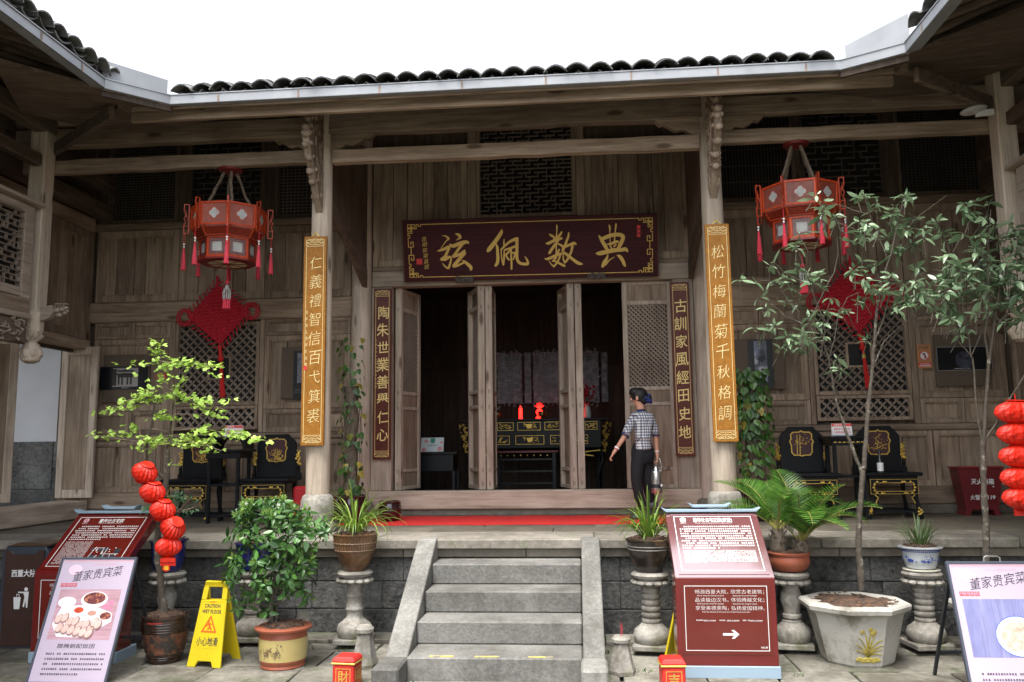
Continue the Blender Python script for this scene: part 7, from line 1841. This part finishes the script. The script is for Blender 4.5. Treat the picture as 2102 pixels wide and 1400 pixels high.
# magnolia-like trees -----------------------------------------------------------
mgm = leafm('magnolia_leaf', (.085,.155,.07), (.23,.32,.19), .3, .25, .6); bud = plain('pale_bud', (.55,.52,.3), .5)
def broad_tree(name, label, Y, limbs, clusters, seed, cap, nleaf=(9, 13)):
    t = thing(name, label, 'tree', (0,0,0), 0, 'potted broadleaf trees'); r = random.Random(seed)
    for nm, pts, r0, r1, dy in limbs: limb(t, trace(pts, Y, dy), r0, r1, M['bark'] if r0 > .0125 else M['twig_dk'], nm, 9, .004)
    lv = Leaves(t, [leaf_mesh('leaf', .105, .046, mgm, .3, .22), leaf_mesh('leaf', .09, .034, mgm, .55, .45), leaf_mesh('leaf', .115, .042, mgm, .1, .05), leaf_mesh('leaf', .07, .034, mgm, .35, -.2)], cap); bm_ = MB()
    clusters = list(clusters) + [(c[0]+r.gauss(0,16), c[1]+r.gauss(8,12), r.randint(4,7)) for c in clusters if r.random() < .55]
    for (px, py, *k) in clusters:
        c = PY(px, py, Y + r.uniform(-.14, .14)); n = k[0] if k else r.randint(*nleaf)
        ax = Vector((r.gauss(0,.4), r.gauss(-.1,.35), 1)).normalized(); x_ = ax.orthogonal().normalized(); y_ = ax.cross(x_)
        MB_ = c - ax*.09; bm_.tube([c+ax*.0, c-ax*.05+Vector((0,0,-.02)), c-ax*.12+Vector((r.uniform(-.02,.02),0,-.05))], [.0025,.003,.0035], 5)
        for i in range(n):
            a = i*2.4+r.uniform(-.3,.3); el = r.uniform(-.75, .55); d = (x_*math.cos(a)+y_*math.sin(a))*math.cos(el)+ax*math.sin(el); lv.add(c + d*.012 - ax*.02*r.random()*(i/2), d, ax+rv(r,.3), r.uniform(.5, 1.15))
        if r.random() < .45: lv.add(c, ax+rv(r,.12), rv(r), .6)
    _o = bm_.build('twig', M['twig_dk'], t); _o['kind'] = 'stuff'; lv.flush(); return t
AL = [('trunk', [(1768,1212),(1765,1160),(1762,1110),(1764,1060),(1768,1010),(1772,965),(1774,955)], .026, .02, 0),
 ('branch', [(1770,975),(1752,925),(1735,880),(1718,830),(1708,780),(1702,735),(1690,705),(1668,680),(1640,660),(1612,650)], .013, .003, .1), ('branch', [(1774,958),(1778,900),(1783,830),(1790,760),(1795,700),(1800,640),(1806,600)], .018, .009, 0),
 ('branch', [(1806,600),(1815,560),(1830,520),(1840,470),(1850,430),(1855,405)], .008, .003, -.1), ('branch', [(1795,700),(1812,660),(1825,610),(1822,560),(1818,520),(1800,480),(1785,440),(1775,400)], .008, .002, .1),
 ('branch', [(1702,735),(1712,700),(1720,650),(1740,610),(1765,600)], .005, .002, -.1), ('branch', [(1690,705),(1695,665),(1680,630),(1665,590),(1655,560),(1640,520)], .006, .002, -.1), ('branch', [(1672,640),(1690,600),(1712,560),(1720,520),(1718,490)], .005, .002, .1),
 ('branch', [(1612,650),(1590,628),(1565,618),(1538,620)], .004, .002, 0), ('branch', [(1640,640),(1615,615),(1600,590),(1575,575),(1550,575)], .004, .002, .1), ('branch', [(1665,590),(1640,575),(1610,560),(1590,540)], .004, .002, -.05),
 ('branch', [(1790,760),(1815,700),(1860,660),(1910,640),(1960,625),(2010,622)], .006, .002, .1), ('branch', [(1806,600),(1840,590),(1870,580),(1895,560)], .005, .002, -.1), ('branch', [(1850,430),(1880,450),(1905,455),(1950,460)], .004, .002, .1), ('branch', [(1850,480),(1890,440),(1925,415),(1945,400)], .004, .0015, 0), ('branch', [(1780,440),(1750,430),(1720,420),(1690,410)], .004, .002, .1), ('branch', [(1780,480),(1740,465),(1700,450)], .004, .002, .05)]
AC = [(1678,398,7),(1690,430),(1718,445,5),(1688,475,3),(1773,398),(1800,415),(1858,400),(1840,425),(1870,445),(1782,455),(1775,475),(1640,480,4),(1635,498,4),(1836,470,8),(1895,470),(1935,480),(1920,455),(1585,540,4),(1640,545),(1660,560),(1610,570),(1628,590),(1548,578,3),(1680,565),(1640,620,7),(1590,668,7),(1615,690),(1660,650),(1690,660),(1650,680),(1605,715,5),(1775,565),(1790,590),(1770,610,5),(1812,590),(1830,560),(1850,580),(1880,575),(1860,600),(1840,620),(1740,640,4),(1725,632,3),(1780,695,6),(1718,735,3),(1755,480,3),(1870,500,3),(1835,505),(1890,600),(1915,610),(1690,690,5),(1550,672,4),(1640,700),(1665,700,5),(1830,440),(1852,470),(1770,535,5),(1795,545,5),(1880,540),(1870,630,4),(1590,575,4),(1560,610,3),(1705,610,3),(1805,470,4)]
broad_tree('broadleaf_tree', 'forked pale leaved tree rising from the white octagonal planter', 6.8, AL, AC, 4, 290)
BLm = [('trunk', [(2028,1232),(2026,1160),(2024,1080),(2020,1020),(2018,960),(2017,915),(2019,905)], .024, .02, 0), ('branch', [(2019,910),(2022,860),(2026,800),(2030,740),(2038,690),(2044,640),(2052,590),(2060,540)], .017, .006, 0),
 ('branch', [(2016,905),(2008,860),(2003,820),(2000,770),(1996,735),(1990,725)], .008, .006, 0), ('branch', [(1993,728),(1975,710),(1960,695),(1948,660),(1942,630),(1936,600)], .005, .002, .1), ('branch', [(1993,728),(1988,690),(1978,650),(1975,610)], .005, .002, -.1), ('branch', [(1995,728),(2012,690),(2022,650),(2028,610),(2030,560)], .005, .002, .05),
 ('branch', [(2020,905),(2045,870),(2065,830),(2085,800),(2110,760),(2140,720)], .009, .006, 0), ('branch', [(2030,740),(2022,690),(2028,640),(2030,590),(2026,530),(2030,480),(2034,430)], .009, .002, -.1), ('branch', [(2044,670),(2070,640),(2095,600),(2120,560)], .007, .003, .1), ('branch', [(2026,560),(2005,530),(1990,490),(1985,440)], .005, .002, .1)]
BC = [(1978,415),(1985,432),(2032,415,5),(2020,445),(2040,460),(2012,480),(2048,490),(2000,505),(2075,455,5),(2090,480),(1945,520),(1965,540),(1985,555),(1950,565),(2010,545),(2035,540),(2060,535),(2085,530),(2100,515),(1940,595),(1965,600),(1985,590),(2005,600),(2030,590),(2055,585),(2075,570),(2098,575),(2105,545),(1950,630),(1975,640),(1930,640,5),(2005,640,5),(2045,620),(2075,620),(2095,640),(2060,660,5),(1985,670,7),(1960,655,4),(2100,610),(2110,590),(2115,650),(1995,560),(2020,575),(2070,600),(2110,480),(2120,530),(2110,680,6),(1935,555,5),(2050,560),(1912,590,5),(1960,575),(2090,600),(2065,555),(2025,515),(1940,612,4),(2080,500)]
broad_tree('broadleaf_tree', 'slender tree at the right edge with dense small leaves above the fire box', 6.55, BLm, BC, 7, 290)
conc = speck('white_concrete', (.4,.385,.345), .14, 4, .85, bstr=.4, bscale=50, dirt=(.14,.125,.09), dscale=3.2, dpos=(.52,.7))
def oct_planter(x, y, label, deco):
    s = 1.0; pr = [(.25,0),(.265,.02),(.345,.35),(.35,.365),(.36,.38),(.402,.405),(.41,.435),(.40,.45),(.35,.447)]
    t = pot('octagonal_planter', x, y, 0, pr, conc, label, n=8, rot=R_(22.5), grp='white octagonal planters')
    if deco:
        # front facet frame: between bottom and top of the facing side
        ap0, ap1 = .265*math.cos(math.pi/8), .345*math.cos(math.pi/8)
        F = frame_mat((0, -ap0-.001, .02), (1, 0, 0), (0, -(ap1-ap0), .33)); g = MB()
        def curve(p0, p1, p2, w0): pts = [((1-u)**2*p0[0]+2*u*(1-u)*p1[0]+u*u*p2[0], (1-u)**2*p0[1]+2*u*(1-u)*p1[1]+u*u*p2[1]) for u in [i/7 for i in range(8)]]; [path(g, [p, q], w0*(1-.75*i/7), .0, .004) for i, (p, q) in enumerate(zip(pts, pts[1:]))]
        for p1_, p2_ in (((-.02,.18),(-.07,.22)),((-.03,.14),(-.085,.17)),((-.03,.11),(-.085,.12)),((-.0,.2),(-.03,.27)),((.02,.2),(.06,.26)),((.03,.18),(.10,.20)),((.04,.15),(.11,.16)),((.04,.12),(.10,.13)),((.0,.22),(.03,.29)),((.03,.1),(.1,.09))): curve((0,.07), p1_, p2_, .014)
        for c in ((-.045,.26),(.015,.28),(.045,.265),(.03,.25)): g.ball((c[0], c[1], .003), .013, 8, 5, (1,1.5,.4))
        for i in range(14): g.ball((-.07+i*.011, .045+.012*math.sin(i*1.7), .002), .014, 8, 5, (1.5,.9,.4))
        g.build('painted_orchid', speck('olive_gold_paint', (.36,.29,.06), .2, 30, .5), t, mw=F)
    return t
oct_planter(2.07, 6.82, 'white octagonal concrete planter with painted gold orchid', True)
oct_planter(3.16, 6.72, 'white octagonal planter mostly hidden behind the right menu stand', False)
# camellia shrub ------------------------------------------------------------------
sx_, sy_ = -2.345, 6.5
cam_pot = speck('cream_glaze', (.45,.36,.14), .08, 5, .3, bstr=.05, dirt=(.4,.32,.15), dpos=(.6,.75), coat=.3)
sp = pot('cream_planter', sx_, sy_, 0, [(.15,0),(.17,.012),(.165,.03),(.172,.045),(.178,.06),(.182,.23),(.18,.235),(.184,.275),(.215,.285),(.22,.30),(.195,.31)], M['clay'], 'round terracotta planter with a cream band and painted flowers')
MB().lathe([(.1785,.066),(.1835,.15),(.1845,.228)], 40, cap=False).build('cream_band', cam_pot, sp, smooth=True)
g = MB(); r = random.Random(9)
for i in range(70):
    a = -1.95+r.gauss(0,.16) if i < 35 else -1.5+r.gauss(0,.16); zz = .14+r.gauss(0,.022); s_ = r.uniform(.004,.011)
    g.prism([((.1855)*math.cos(a+da), (.1855)*math.sin(a+da), zz+dz) for da, dz in ((-s_*4,0),(0,-s_*.7),(s_*4,0),(0,s_))], (math.cos(a)*.0015, math.sin(a)*.0015, 0))
g.build('flower_painting', plain('brown_print', (.14,.09,.05), .6), sp)
CS = thing('camellia_shrub', 'bushy glossy dark green shrub in the cream banded planter left of the steps', 'shrub', (0,0,0)); YS = 6.5
for pts, r0, r1, dy in (([(560,1298),(558,1270),(556,1245),(560,1215),(565,1180)],.02,.012,0), ([(565,1298),(567,1270),(568,1240),(580,1200),(600,1160)],.011,.006,.1), ([(556,1245),(535,1205),(520,1160),(515,1110)],.011,.005,.1), ([(558,1240),(575,1190),(590,1130),(595,1080),(590,1040)],.010,.004,-.1), ([(552,1230),(520,1215),(490,1195),(475,1170)],.008,.003,-.1), ([(565,1180),(560,1130),(545,1080),(530,1045)],.009,.003,.15), ([(568,1240),(605,1215),(630,1190),(640,1170)],.008,.003,.05), ([(600,1160),(630,1130),(655,1100)],.006,.003,0), ([(556,1245),(530,1240),(500,1240),(480,1245)],.006,.003,-.15)):
    limb(CS, trace(pts, YS, dy), r0, r1, M['bark'], 'stem', 8, .004)
cmm = leafm('camellia_leaf', (.018,.06,.014), (.06,.15,.03), .36, .15, .5); cmy = leafm('camellia_new_leaf', (.12,.22,.04), (.2,.32,.07), .3, .3)
lv = Leaves(CS, [leaf_mesh('leaf', .078, .036, cmm, .3, .25), leaf_mesh('leaf', .068, .028, cmm, .6, .4), leaf_mesh('leaf', .085, .038, cmm, .15, .0), leaf_mesh('leaf', .055, .03, cmm, .3, -.2)], 290); l2 = Leaves(CS, leaf_mesh('leaf', .055, .022, cmy, .3, .15), 0); r = random.Random(31)
lobes = [(525,1062,44,26,34),(580,1048,40,22,28),(612,1068,30,22,14),(495,1098,30,22,18),(640,1095,36,24,22),(560,1100,60,34,50),(480,1150,22,26,14),(525,1165,40,34,32),(605,1145,50,34,44),(660,1082,16,14,7),(565,1200,42,26,30),(615,1190,26,22,14),(520,1218,26,18,10),(632,1228,9,9,3),(545,1245,18,14,7),(480,1238,12,12,5),(494,1246,9,14,5),(505,1040,22,9,8),(548,1030,16,8,6),(478,1180,16,14,7)]
for (cx, cy, rx, ry, n) in lobes:
    for i in range(n):
        a = r.random()*6.28; q = r.random()**.5; c = PY(cx+math.cos(a)*rx*q, cy+math.sin(a)*ry*q, YS+r.gauss(0,.13)); out = (c-PY(560,1140,YS)).normalized(); ax = (out*.8+Vector((0,-.2,.7))+rv(r,.35)).normalized(); x_ = ax.orthogonal().normalized(); y_ = ax.cross(x_)
        for k in range(r.randint(3,5)):
            b = k*1.9+r.random(); el = r.uniform(-.5,.5); d = (x_*math.cos(b)+y_*math.sin(b))*math.cos(el)+ax*math.sin(el); lv.add(c+d*.01, d+Vector((0,0,-.25)), ax+rv(r,.35), r.uniform(.7,1.1))
        if cy < 1080 and r.random() < .55 or r.random() < .12:
            for k in range(3): l2.add(c+ax*.015, ax+rv(r,.4), rv(r)+Vector((0,-1,0)), r.uniform(.7,1.1))
lv.flush(); l2.flush()
# little azalea-like shrub in the blue pot, and sprig in the second blue pot
def small_shrub(label, pts, Y, n, seed, stems, mat):
    t = thing('small_shrub', label, 'shrub', (0,0,0)); r = random.Random(seed)
    for s_ in stems: limb(t, trace(s_, Y, 0), .012, .004, M['bark_dk'], 'stem', 7, .004)
    lv = Leaves(t, leaf_mesh('leaf', .036, .019, mat, .2, .2, 3), 120)
    for (cx, cy, rx, ry) in pts:
        for i in range(n):
            a = r.random()*6.28; q = r.random()**.5; c = PY(cx+math.cos(a)*rx*q, cy+math.sin(a)*ry*q, Y+r.gauss(0,.08)); lv.add(c, rv(r), Vector((0,-.4,1))+rv(r,.5), r.uniform(.7,1.3))
    lv.flush()
azm = leafm('azalea_leaf', (.04,.10,.045), (.09,.19,.085), .4, .2)
small_shrub('small dull green shrub in the speckled blue pot behind the paper lanterns', [(385,1040,28,18),(350,1050,18,22),(310,1048,20,10),(300,1052,12,8),(365,1020,14,10)], 7.15, 70, 6, [[(350,1100),(352,1080),(360,1060),(380,1045)],[(350,1100),(345,1075),(335,1060),(310,1052)]], azm)
small_shrub('small leafy sprig in the blue pot behind the bushy shrub', [(515,1040,30,16),(500,1058,22,14),(540,1032,18,10)], 7.2, 50, 8, [[(512,1105),(510,1080),(512,1050)]], azm)
# moss tufts and weeds in the joints
wd = Leaves(tag(bpy.data.objects.new('weeds', bpy.data.meshes.new('weeds')), 'tiny green weeds and moss tufts growing in the paving joints', 'weeds', kind='stuff'), leaf_mesh('leaf', .03, .012, grs, .3, .2, 3), 0)
COL.objects.link(wd.p); r = random.Random(77)
for (px, py, n) in ((757,1330,30),(740,1345,20),(755,1370,18),(700,1335,14),(640,1330,10),(480,1350,10),(850,1398,10),(905,1398,10),(1130,1398,10),(1250,1340,24),(1262,1330,16),(1310,1330,12),(1250,1385,14),(1320,1380,12),(1640,1385,10),(285,1378,8),(1252,1300,10)):
    for i in range(n):
        c = PZ(px+r.gauss(0,7), py+r.gauss(0,3), .0); c.z = .002 if c.y < 7.2 else .03; wd.add(c, (r.gauss(0,.6), r.gauss(0,.6), .9), rv(r), r.uniform(.4,1.1))
wd.flush()
_w = [o for o in wd.p.children]; 
for o in _w: wd.p.data = o.data; bpy.data.objects.remove(o)
# ================================================================== THE WOMAN
PYo = 9.32
PE = thing('person', 'woman in checked blouse and black trousers walking left before the door, carrying a steel flask', 'person', (.62, PYo, Z0+.01))
PEi = PE.matrix_world.inverted() if False else Matrix.Translation((-.62, -PYo, -Z0-.01))
def J(px, py, dy=0): return PEi @ PY(px, py, PYo+dy)
def skin(name, nodes, edges, mat, parent, sub=2, root=0):
    me = bpy.data.meshes.new(name); me.from_pydata([tuple(n[0]) for n in nodes], edges, []); o = bpy.data.objects.new(name, me); COL.objects.link(o)
    m = o.modifiers.new('s', 'SKIN'); m.use_smooth_shade = True
    if not me.skin_vertices: pass
    for i, n in enumerate(nodes):
        rr = n[1] if isinstance(n[1], tuple) else (n[1], n[1]); me.skin_vertices[0].data[i].radius = rr
    me.skin_vertices[0].data[root].use_root = True
    s = o.modifiers.new('u', 'SUBSURF'); s.levels = sub; s.render_levels = sub
    dg = bpy.context.evaluated_depsgraph_get(); dg.update(); me2 = bpy.data.meshes.new_from_object(o.evaluated_get(dg))
    bpy.data.objects.remove(o); me2.name = name
    for p in me2.polygons: p.use_smooth = True
    return link(name, me2, parent, mat)
# joints
neck = J(1316, 843); head = J(1310, 816); chest = J(1317, 868); waist = J(1320, 900); hip = J(1319, 925)
shL = J(1299, 856, .02); elL = J(1284, 893, -.03); wrL = J(1266, 920, -.06); haL = J(1257, 934, -.07)
shR = J(1338, 856, .03); elR = J(1346, 893, .05); wrR = J(1348, 926, .04); haR = J(1349, 939, .03)
# body (skin): head, neck, arms, in one surface
nodes = [(chest, .07), (neck+Vector((0,0,-.03)), .046), (neck+Vector((-.003,0,.02)), .042), (head+Vector((.0,0,-.045)), .055), (head, (.076,.082)), (head+Vector((0,0,.05)), (.07,.078)),
 (shL, .05), (elL, .034), (wrL, .022), (haL, (.03,.02)), (shR, .048), (elR, .034), (wrR, .022), (haR, (.028,.02))]
edges = [(0,1),(1,2),(2,3),(3,4),(4,5),(0,6),(6,7),(7,8),(8,9),(0,10),(10,11),(11,12),(12,13)]
body = skin('body', nodes, edges, M['skin'], PE)
# fingers of both hands, curled
def fingers(h, w_, down, curl, name):
    d = (h-w_).normalized(); sd = Vector((0, 1, 0)).cross(d).normalized(); fr = Vector((0,1,0))
    for k, (off, L_) in enumerate(((-.024,.05),(-.008,.058),(.008,.055),(.023,.044))):
        b = h + d*.018 + fr*off; p1 = b + d*L_*.5; p2 = p1 + (d*.5+curl*.8).normalized()*L_*.4; p3 = p2 + (curl*1.0-d*.2).normalized()*L_*.3
        skin('finger', [(b-d*.02, .009), (b, .0095), (p1, .0088), (p2, .008), (p3, .007)], [(0,1),(1,2),(2,3),(3,4)], M['skin'], body, 1)
    b = h - d*.015 - fr*.026; skin('thumb', [(b, .011), (b - fr*.012 + d*.02, .0105), (b - fr*.006 + d*.042 + curl*.012, .0085)], [(0,1),(1,2)], M['skin'], body, 1)
fingers(haL, wrL, None, Vector((.55,0,-.1)), 'l'); fingers(haR, wrR, None, Vector((-.8,0,.2)), 'r')
# face (turned to the left of the picture)
fc = head + Vector((-.078, -.005, -.01))
MB().ball(fc+Vector((.002,0,-.012)), .014, 8, 6, (1.2,.7,1.1)).build('nose', M['skin'], body, smooth=True)
MB().ball(fc+Vector((.012,-.022,.006)), .007, 8, 6).ball(fc+Vector((.012,.022,.006)), .007, 8, 6).build('eye', M['hair'], body, smooth=True)
MB().ball(fc+Vector((.012,0,-.042)), .014, 8, 6, (.4,1.2,.4)).build('mouth', plain('lips', (.35,.1,.09), .5), body, smooth=True)
MB().ball(head+Vector((-.018,-.078,-.012)), .02, 10, 7, (.8,.35,1.35)).build('ear', M['skin'], body, smooth=True)
# hair: cap and bun with blue scrunchie
h = MB().ball(head+Vector((.016,.004,.022)), .094, 22, 14, (1.0,.94,.98)); h.ball(head+Vector((.05,0,-.02)), .065, 14, 10, (.9,1.05,1)).ball(head+Vector((-.035,-.002,.06)), .066, 14, 10, (1,1.1,.8)); h.build('hair', M['hair'], PE, smooth=True)
bn_ = head+Vector((.108,-.015,-.015))
MB().ball(bn_, .045, 12, 9).build('hair_bun', M['hair'], PE, smooth=True)
sc_ = MB(); r = random.Random(4)
for i in range(26): a = r.random()*6.28; sc_.ball(bn_+Vector((r.uniform(-.035,.03), math.cos(a)*.042-.01, math.sin(a)*.042)), r.uniform(.014,.022), 7, 5)
sc_.build('scrunchie', speck('navy_scrunchie', (.012,.022,.13), .4, 60, .7, bstr=.6), PE, smooth=True)
# blouse: gingham from two crossing stripe sets
m, n_, b_ = nmat('navy_gingham')
tc = n_.nodes.new('ShaderNodeTexCoord'); sp_ = n_.nodes.new('ShaderNodeSeparateXYZ'); n_.links.new(tc.outputs['Object'], sp_.inputs[0])
outs = []
for ax, other in (('X', 'Y'), ('Z', None)):
    src = sp_.outputs[ax]
    if other: ad = n_.nodes.new('ShaderNodeMath'); ad.operation = 'ADD'; n_.links.new(sp_.outputs['X'], ad.inputs[0]); n_.links.new(sp_.outputs['Y'], ad.inputs[1]); src = ad.outputs[0]
    ml = n_.nodes.new('ShaderNodeMath'); ml.operation = 'MULTIPLY'; ml.inputs[1].default_value = 2*math.pi/.031; n_.links.new(src, ml.inputs[0])
    sn = n_.nodes.new('ShaderNodeMath'); sn.operation = 'SINE'; n_.links.new(ml.outputs[0], sn.inputs[0])
    r_ = ramp(n_, [(.42, (1,1,1)), (.55, (.33,.35,.44))]); mp_ = n_.nodes.new('ShaderNodeMapRange'); mp_.inputs[1].default_value = -1; mp_.inputs[2].default_value = 1; n_.links.new(sn.outputs[0], mp_.inputs[0]); n_.links.new(mp_.outputs[0], r_.inputs[0]); outs.append(r_.outputs[0])
cc = mixc(n_, outs[0], outs[1], 1.0, 'MULTIPLY'); cc = mixc(n_, cc, (.68,.66,.64), 1.0, 'MULTIPLY'); n_.links.new(cc, b_.inputs['Base Color']); b_.inputs['Roughness'].default_value = .85
nz_ = noi(n_, coords(n_, (1,1,1), False), 14, 3); bump(n_, b_, nz_.outputs[0], .5, .02)
nodes = [(J(1320,917), (.14,.105)), (waist, (.125,.092)), (J(1318,882), (.132,.096)), (J(1317,862), (.135,.09)), (J(1317,850), (.09,.062)), (neck+Vector((0,0,-.035)), (.05,.05)),
 (shL+Vector((.015,0,0)), .064), (shL.lerp(elL,.5), .052), (elL.lerp(wrL,.02), .049), (shR+Vector((-.015,0,0)), .062), (shR.lerp(elR,.5), .05), (elR.lerp(wrR,.02), .046), (J(1321,927), (.15,.112))]
edges = [(12,0),(0,1),(1,2),(2,3),(3,4),(4,5),(3,6),(6,7),(7,8),(3,9),(9,10),(10,11)]
skin('blouse', nodes, edges, m, PE, 2, 2)
nv = plain('navy_piping', (.02,.03,.09), .8)
d = (wrL-elL).normalized()
MB().tube([elL-d*.002, elL+d*.016], .05, 16).build('cuff', nv, PE, smooth=True); d = (wrR-elR).normalized(); MB().tube([elR-d*.002, elR+d*.014], .047, 16).build('cuff', nv, PE, smooth=True)
MB().lathe([(.052,-.03),(.05,.012),(.046,.014)], 18, tuple(neck)).build('collar', nv, PE, smooth=True)
# trousers: two legs
nodes = [(J(1320,934), (.115,.092)), (J(1309,942,-.03), .088), (J(1306,985,-.05), .066), (J(1312,1020,-.03), .058), (J(1320,1042,-.01), .056), (J(1328,942,.05), .088), (J(1329,985,.06), .070), (J(1332,1010,.10), .058), (J(1338,1032,.12), .054), (J(1320,915), (.11,.085))]
skin('trousers', nodes, [(0,1),(1,2),(2,3),(3,4),(0,5),(5,6),(6,7),(7,8),(0,9)], M['cloth_black'], PE)
hp = J(1319,914); MB().lathe([(.09,.03),(.11,0),(.125,-.05),(.13,-.10),(.125,-.15),(.10,-.19)], 20, (0,0,0)).build('trouser_waist', M['cloth_black'], PE, smooth=True, mw=Matrix.Translation(hp) @ Matrix.Diagonal((1,.76,1,1)))
for (px, py, dy) in ((1314, 1058, -.01), (1334, 1040, .12)):
    c = J(px, py, dy); mb = MB()
    if dy < .1: c.z = .0
    mb._a([c+Vector(v) for v in [(-.11,-.035,0),(.09,-.035,0),(.09,.035,0),(-.11,.035,0),(-.12,0,0),(-.10,-.03,.03),(.08,-.032,.06),(.08,.032,.06),(-.10,.03,.03),(-.115,0,.025),(-.02,-.03,.075),(-.02,.03,.075)]],
          [(0,4,3,2,1),(5,9,4,0),(9,8,3,4),(10,6,1,0,5),(8,11,7,2,3)[::-1] if False else (3,2,7,11,8),(6,7,2,1),(5,10,11,8,9),(10,11,7,6)])
    mb.build('shoe', M['blackm'], PE, bevel=.008, smooth=True)
# bracelet
d = (haL-wrL).normalized(); MB().tube([wrL-d*.012, wrL+d*.004], .029, 16).build('bracelet', M['white'], PE, smooth=True)
MB().tube([wrL+d*.008, wrL+d*.014], .028, 16).build('bracelet', M['tassel'], PE, smooth=True)
MB().tube([wrR-Vector((0,0,.006)), wrR+Vector((0,0,.004))], .026, 16).build('bracelet', M['white'], PE, smooth=True)
# steel flask
fk = PY(1347, 985, PYo+.03); FL = thing('steel_flask', 'tall stainless steel vacuum flask held in the woman\'s right hand', 'flask', (fk.x, fk.y, 1.13))
zt = .29
MB().lathe([(.055,0),(.06,.008),(.06,.22),(.057,.235),(.045,.25),(.035,.262),(.034,zt),(.02,zt+.006)], 24).build('body', M['steel'], FL, smooth=.8)
MB().tube([(.055,0,.235),(.062,0,.30),(.05,0,.375),(.03,0,.385),(.01,0,.36),(.004,0,.30)], .008, 8).build('handle', M['steel'], FL, smooth=True)
MB().lathe([(.0605,.06),(.0607,.1)], 24, cap=False).build('label_band', M['blackm'], FL)
MB().ball((.045,-.03,.085), .022, 10, 7, (1,.6,.8)).build('spout_cap', M['white'], FL, smooth=True)
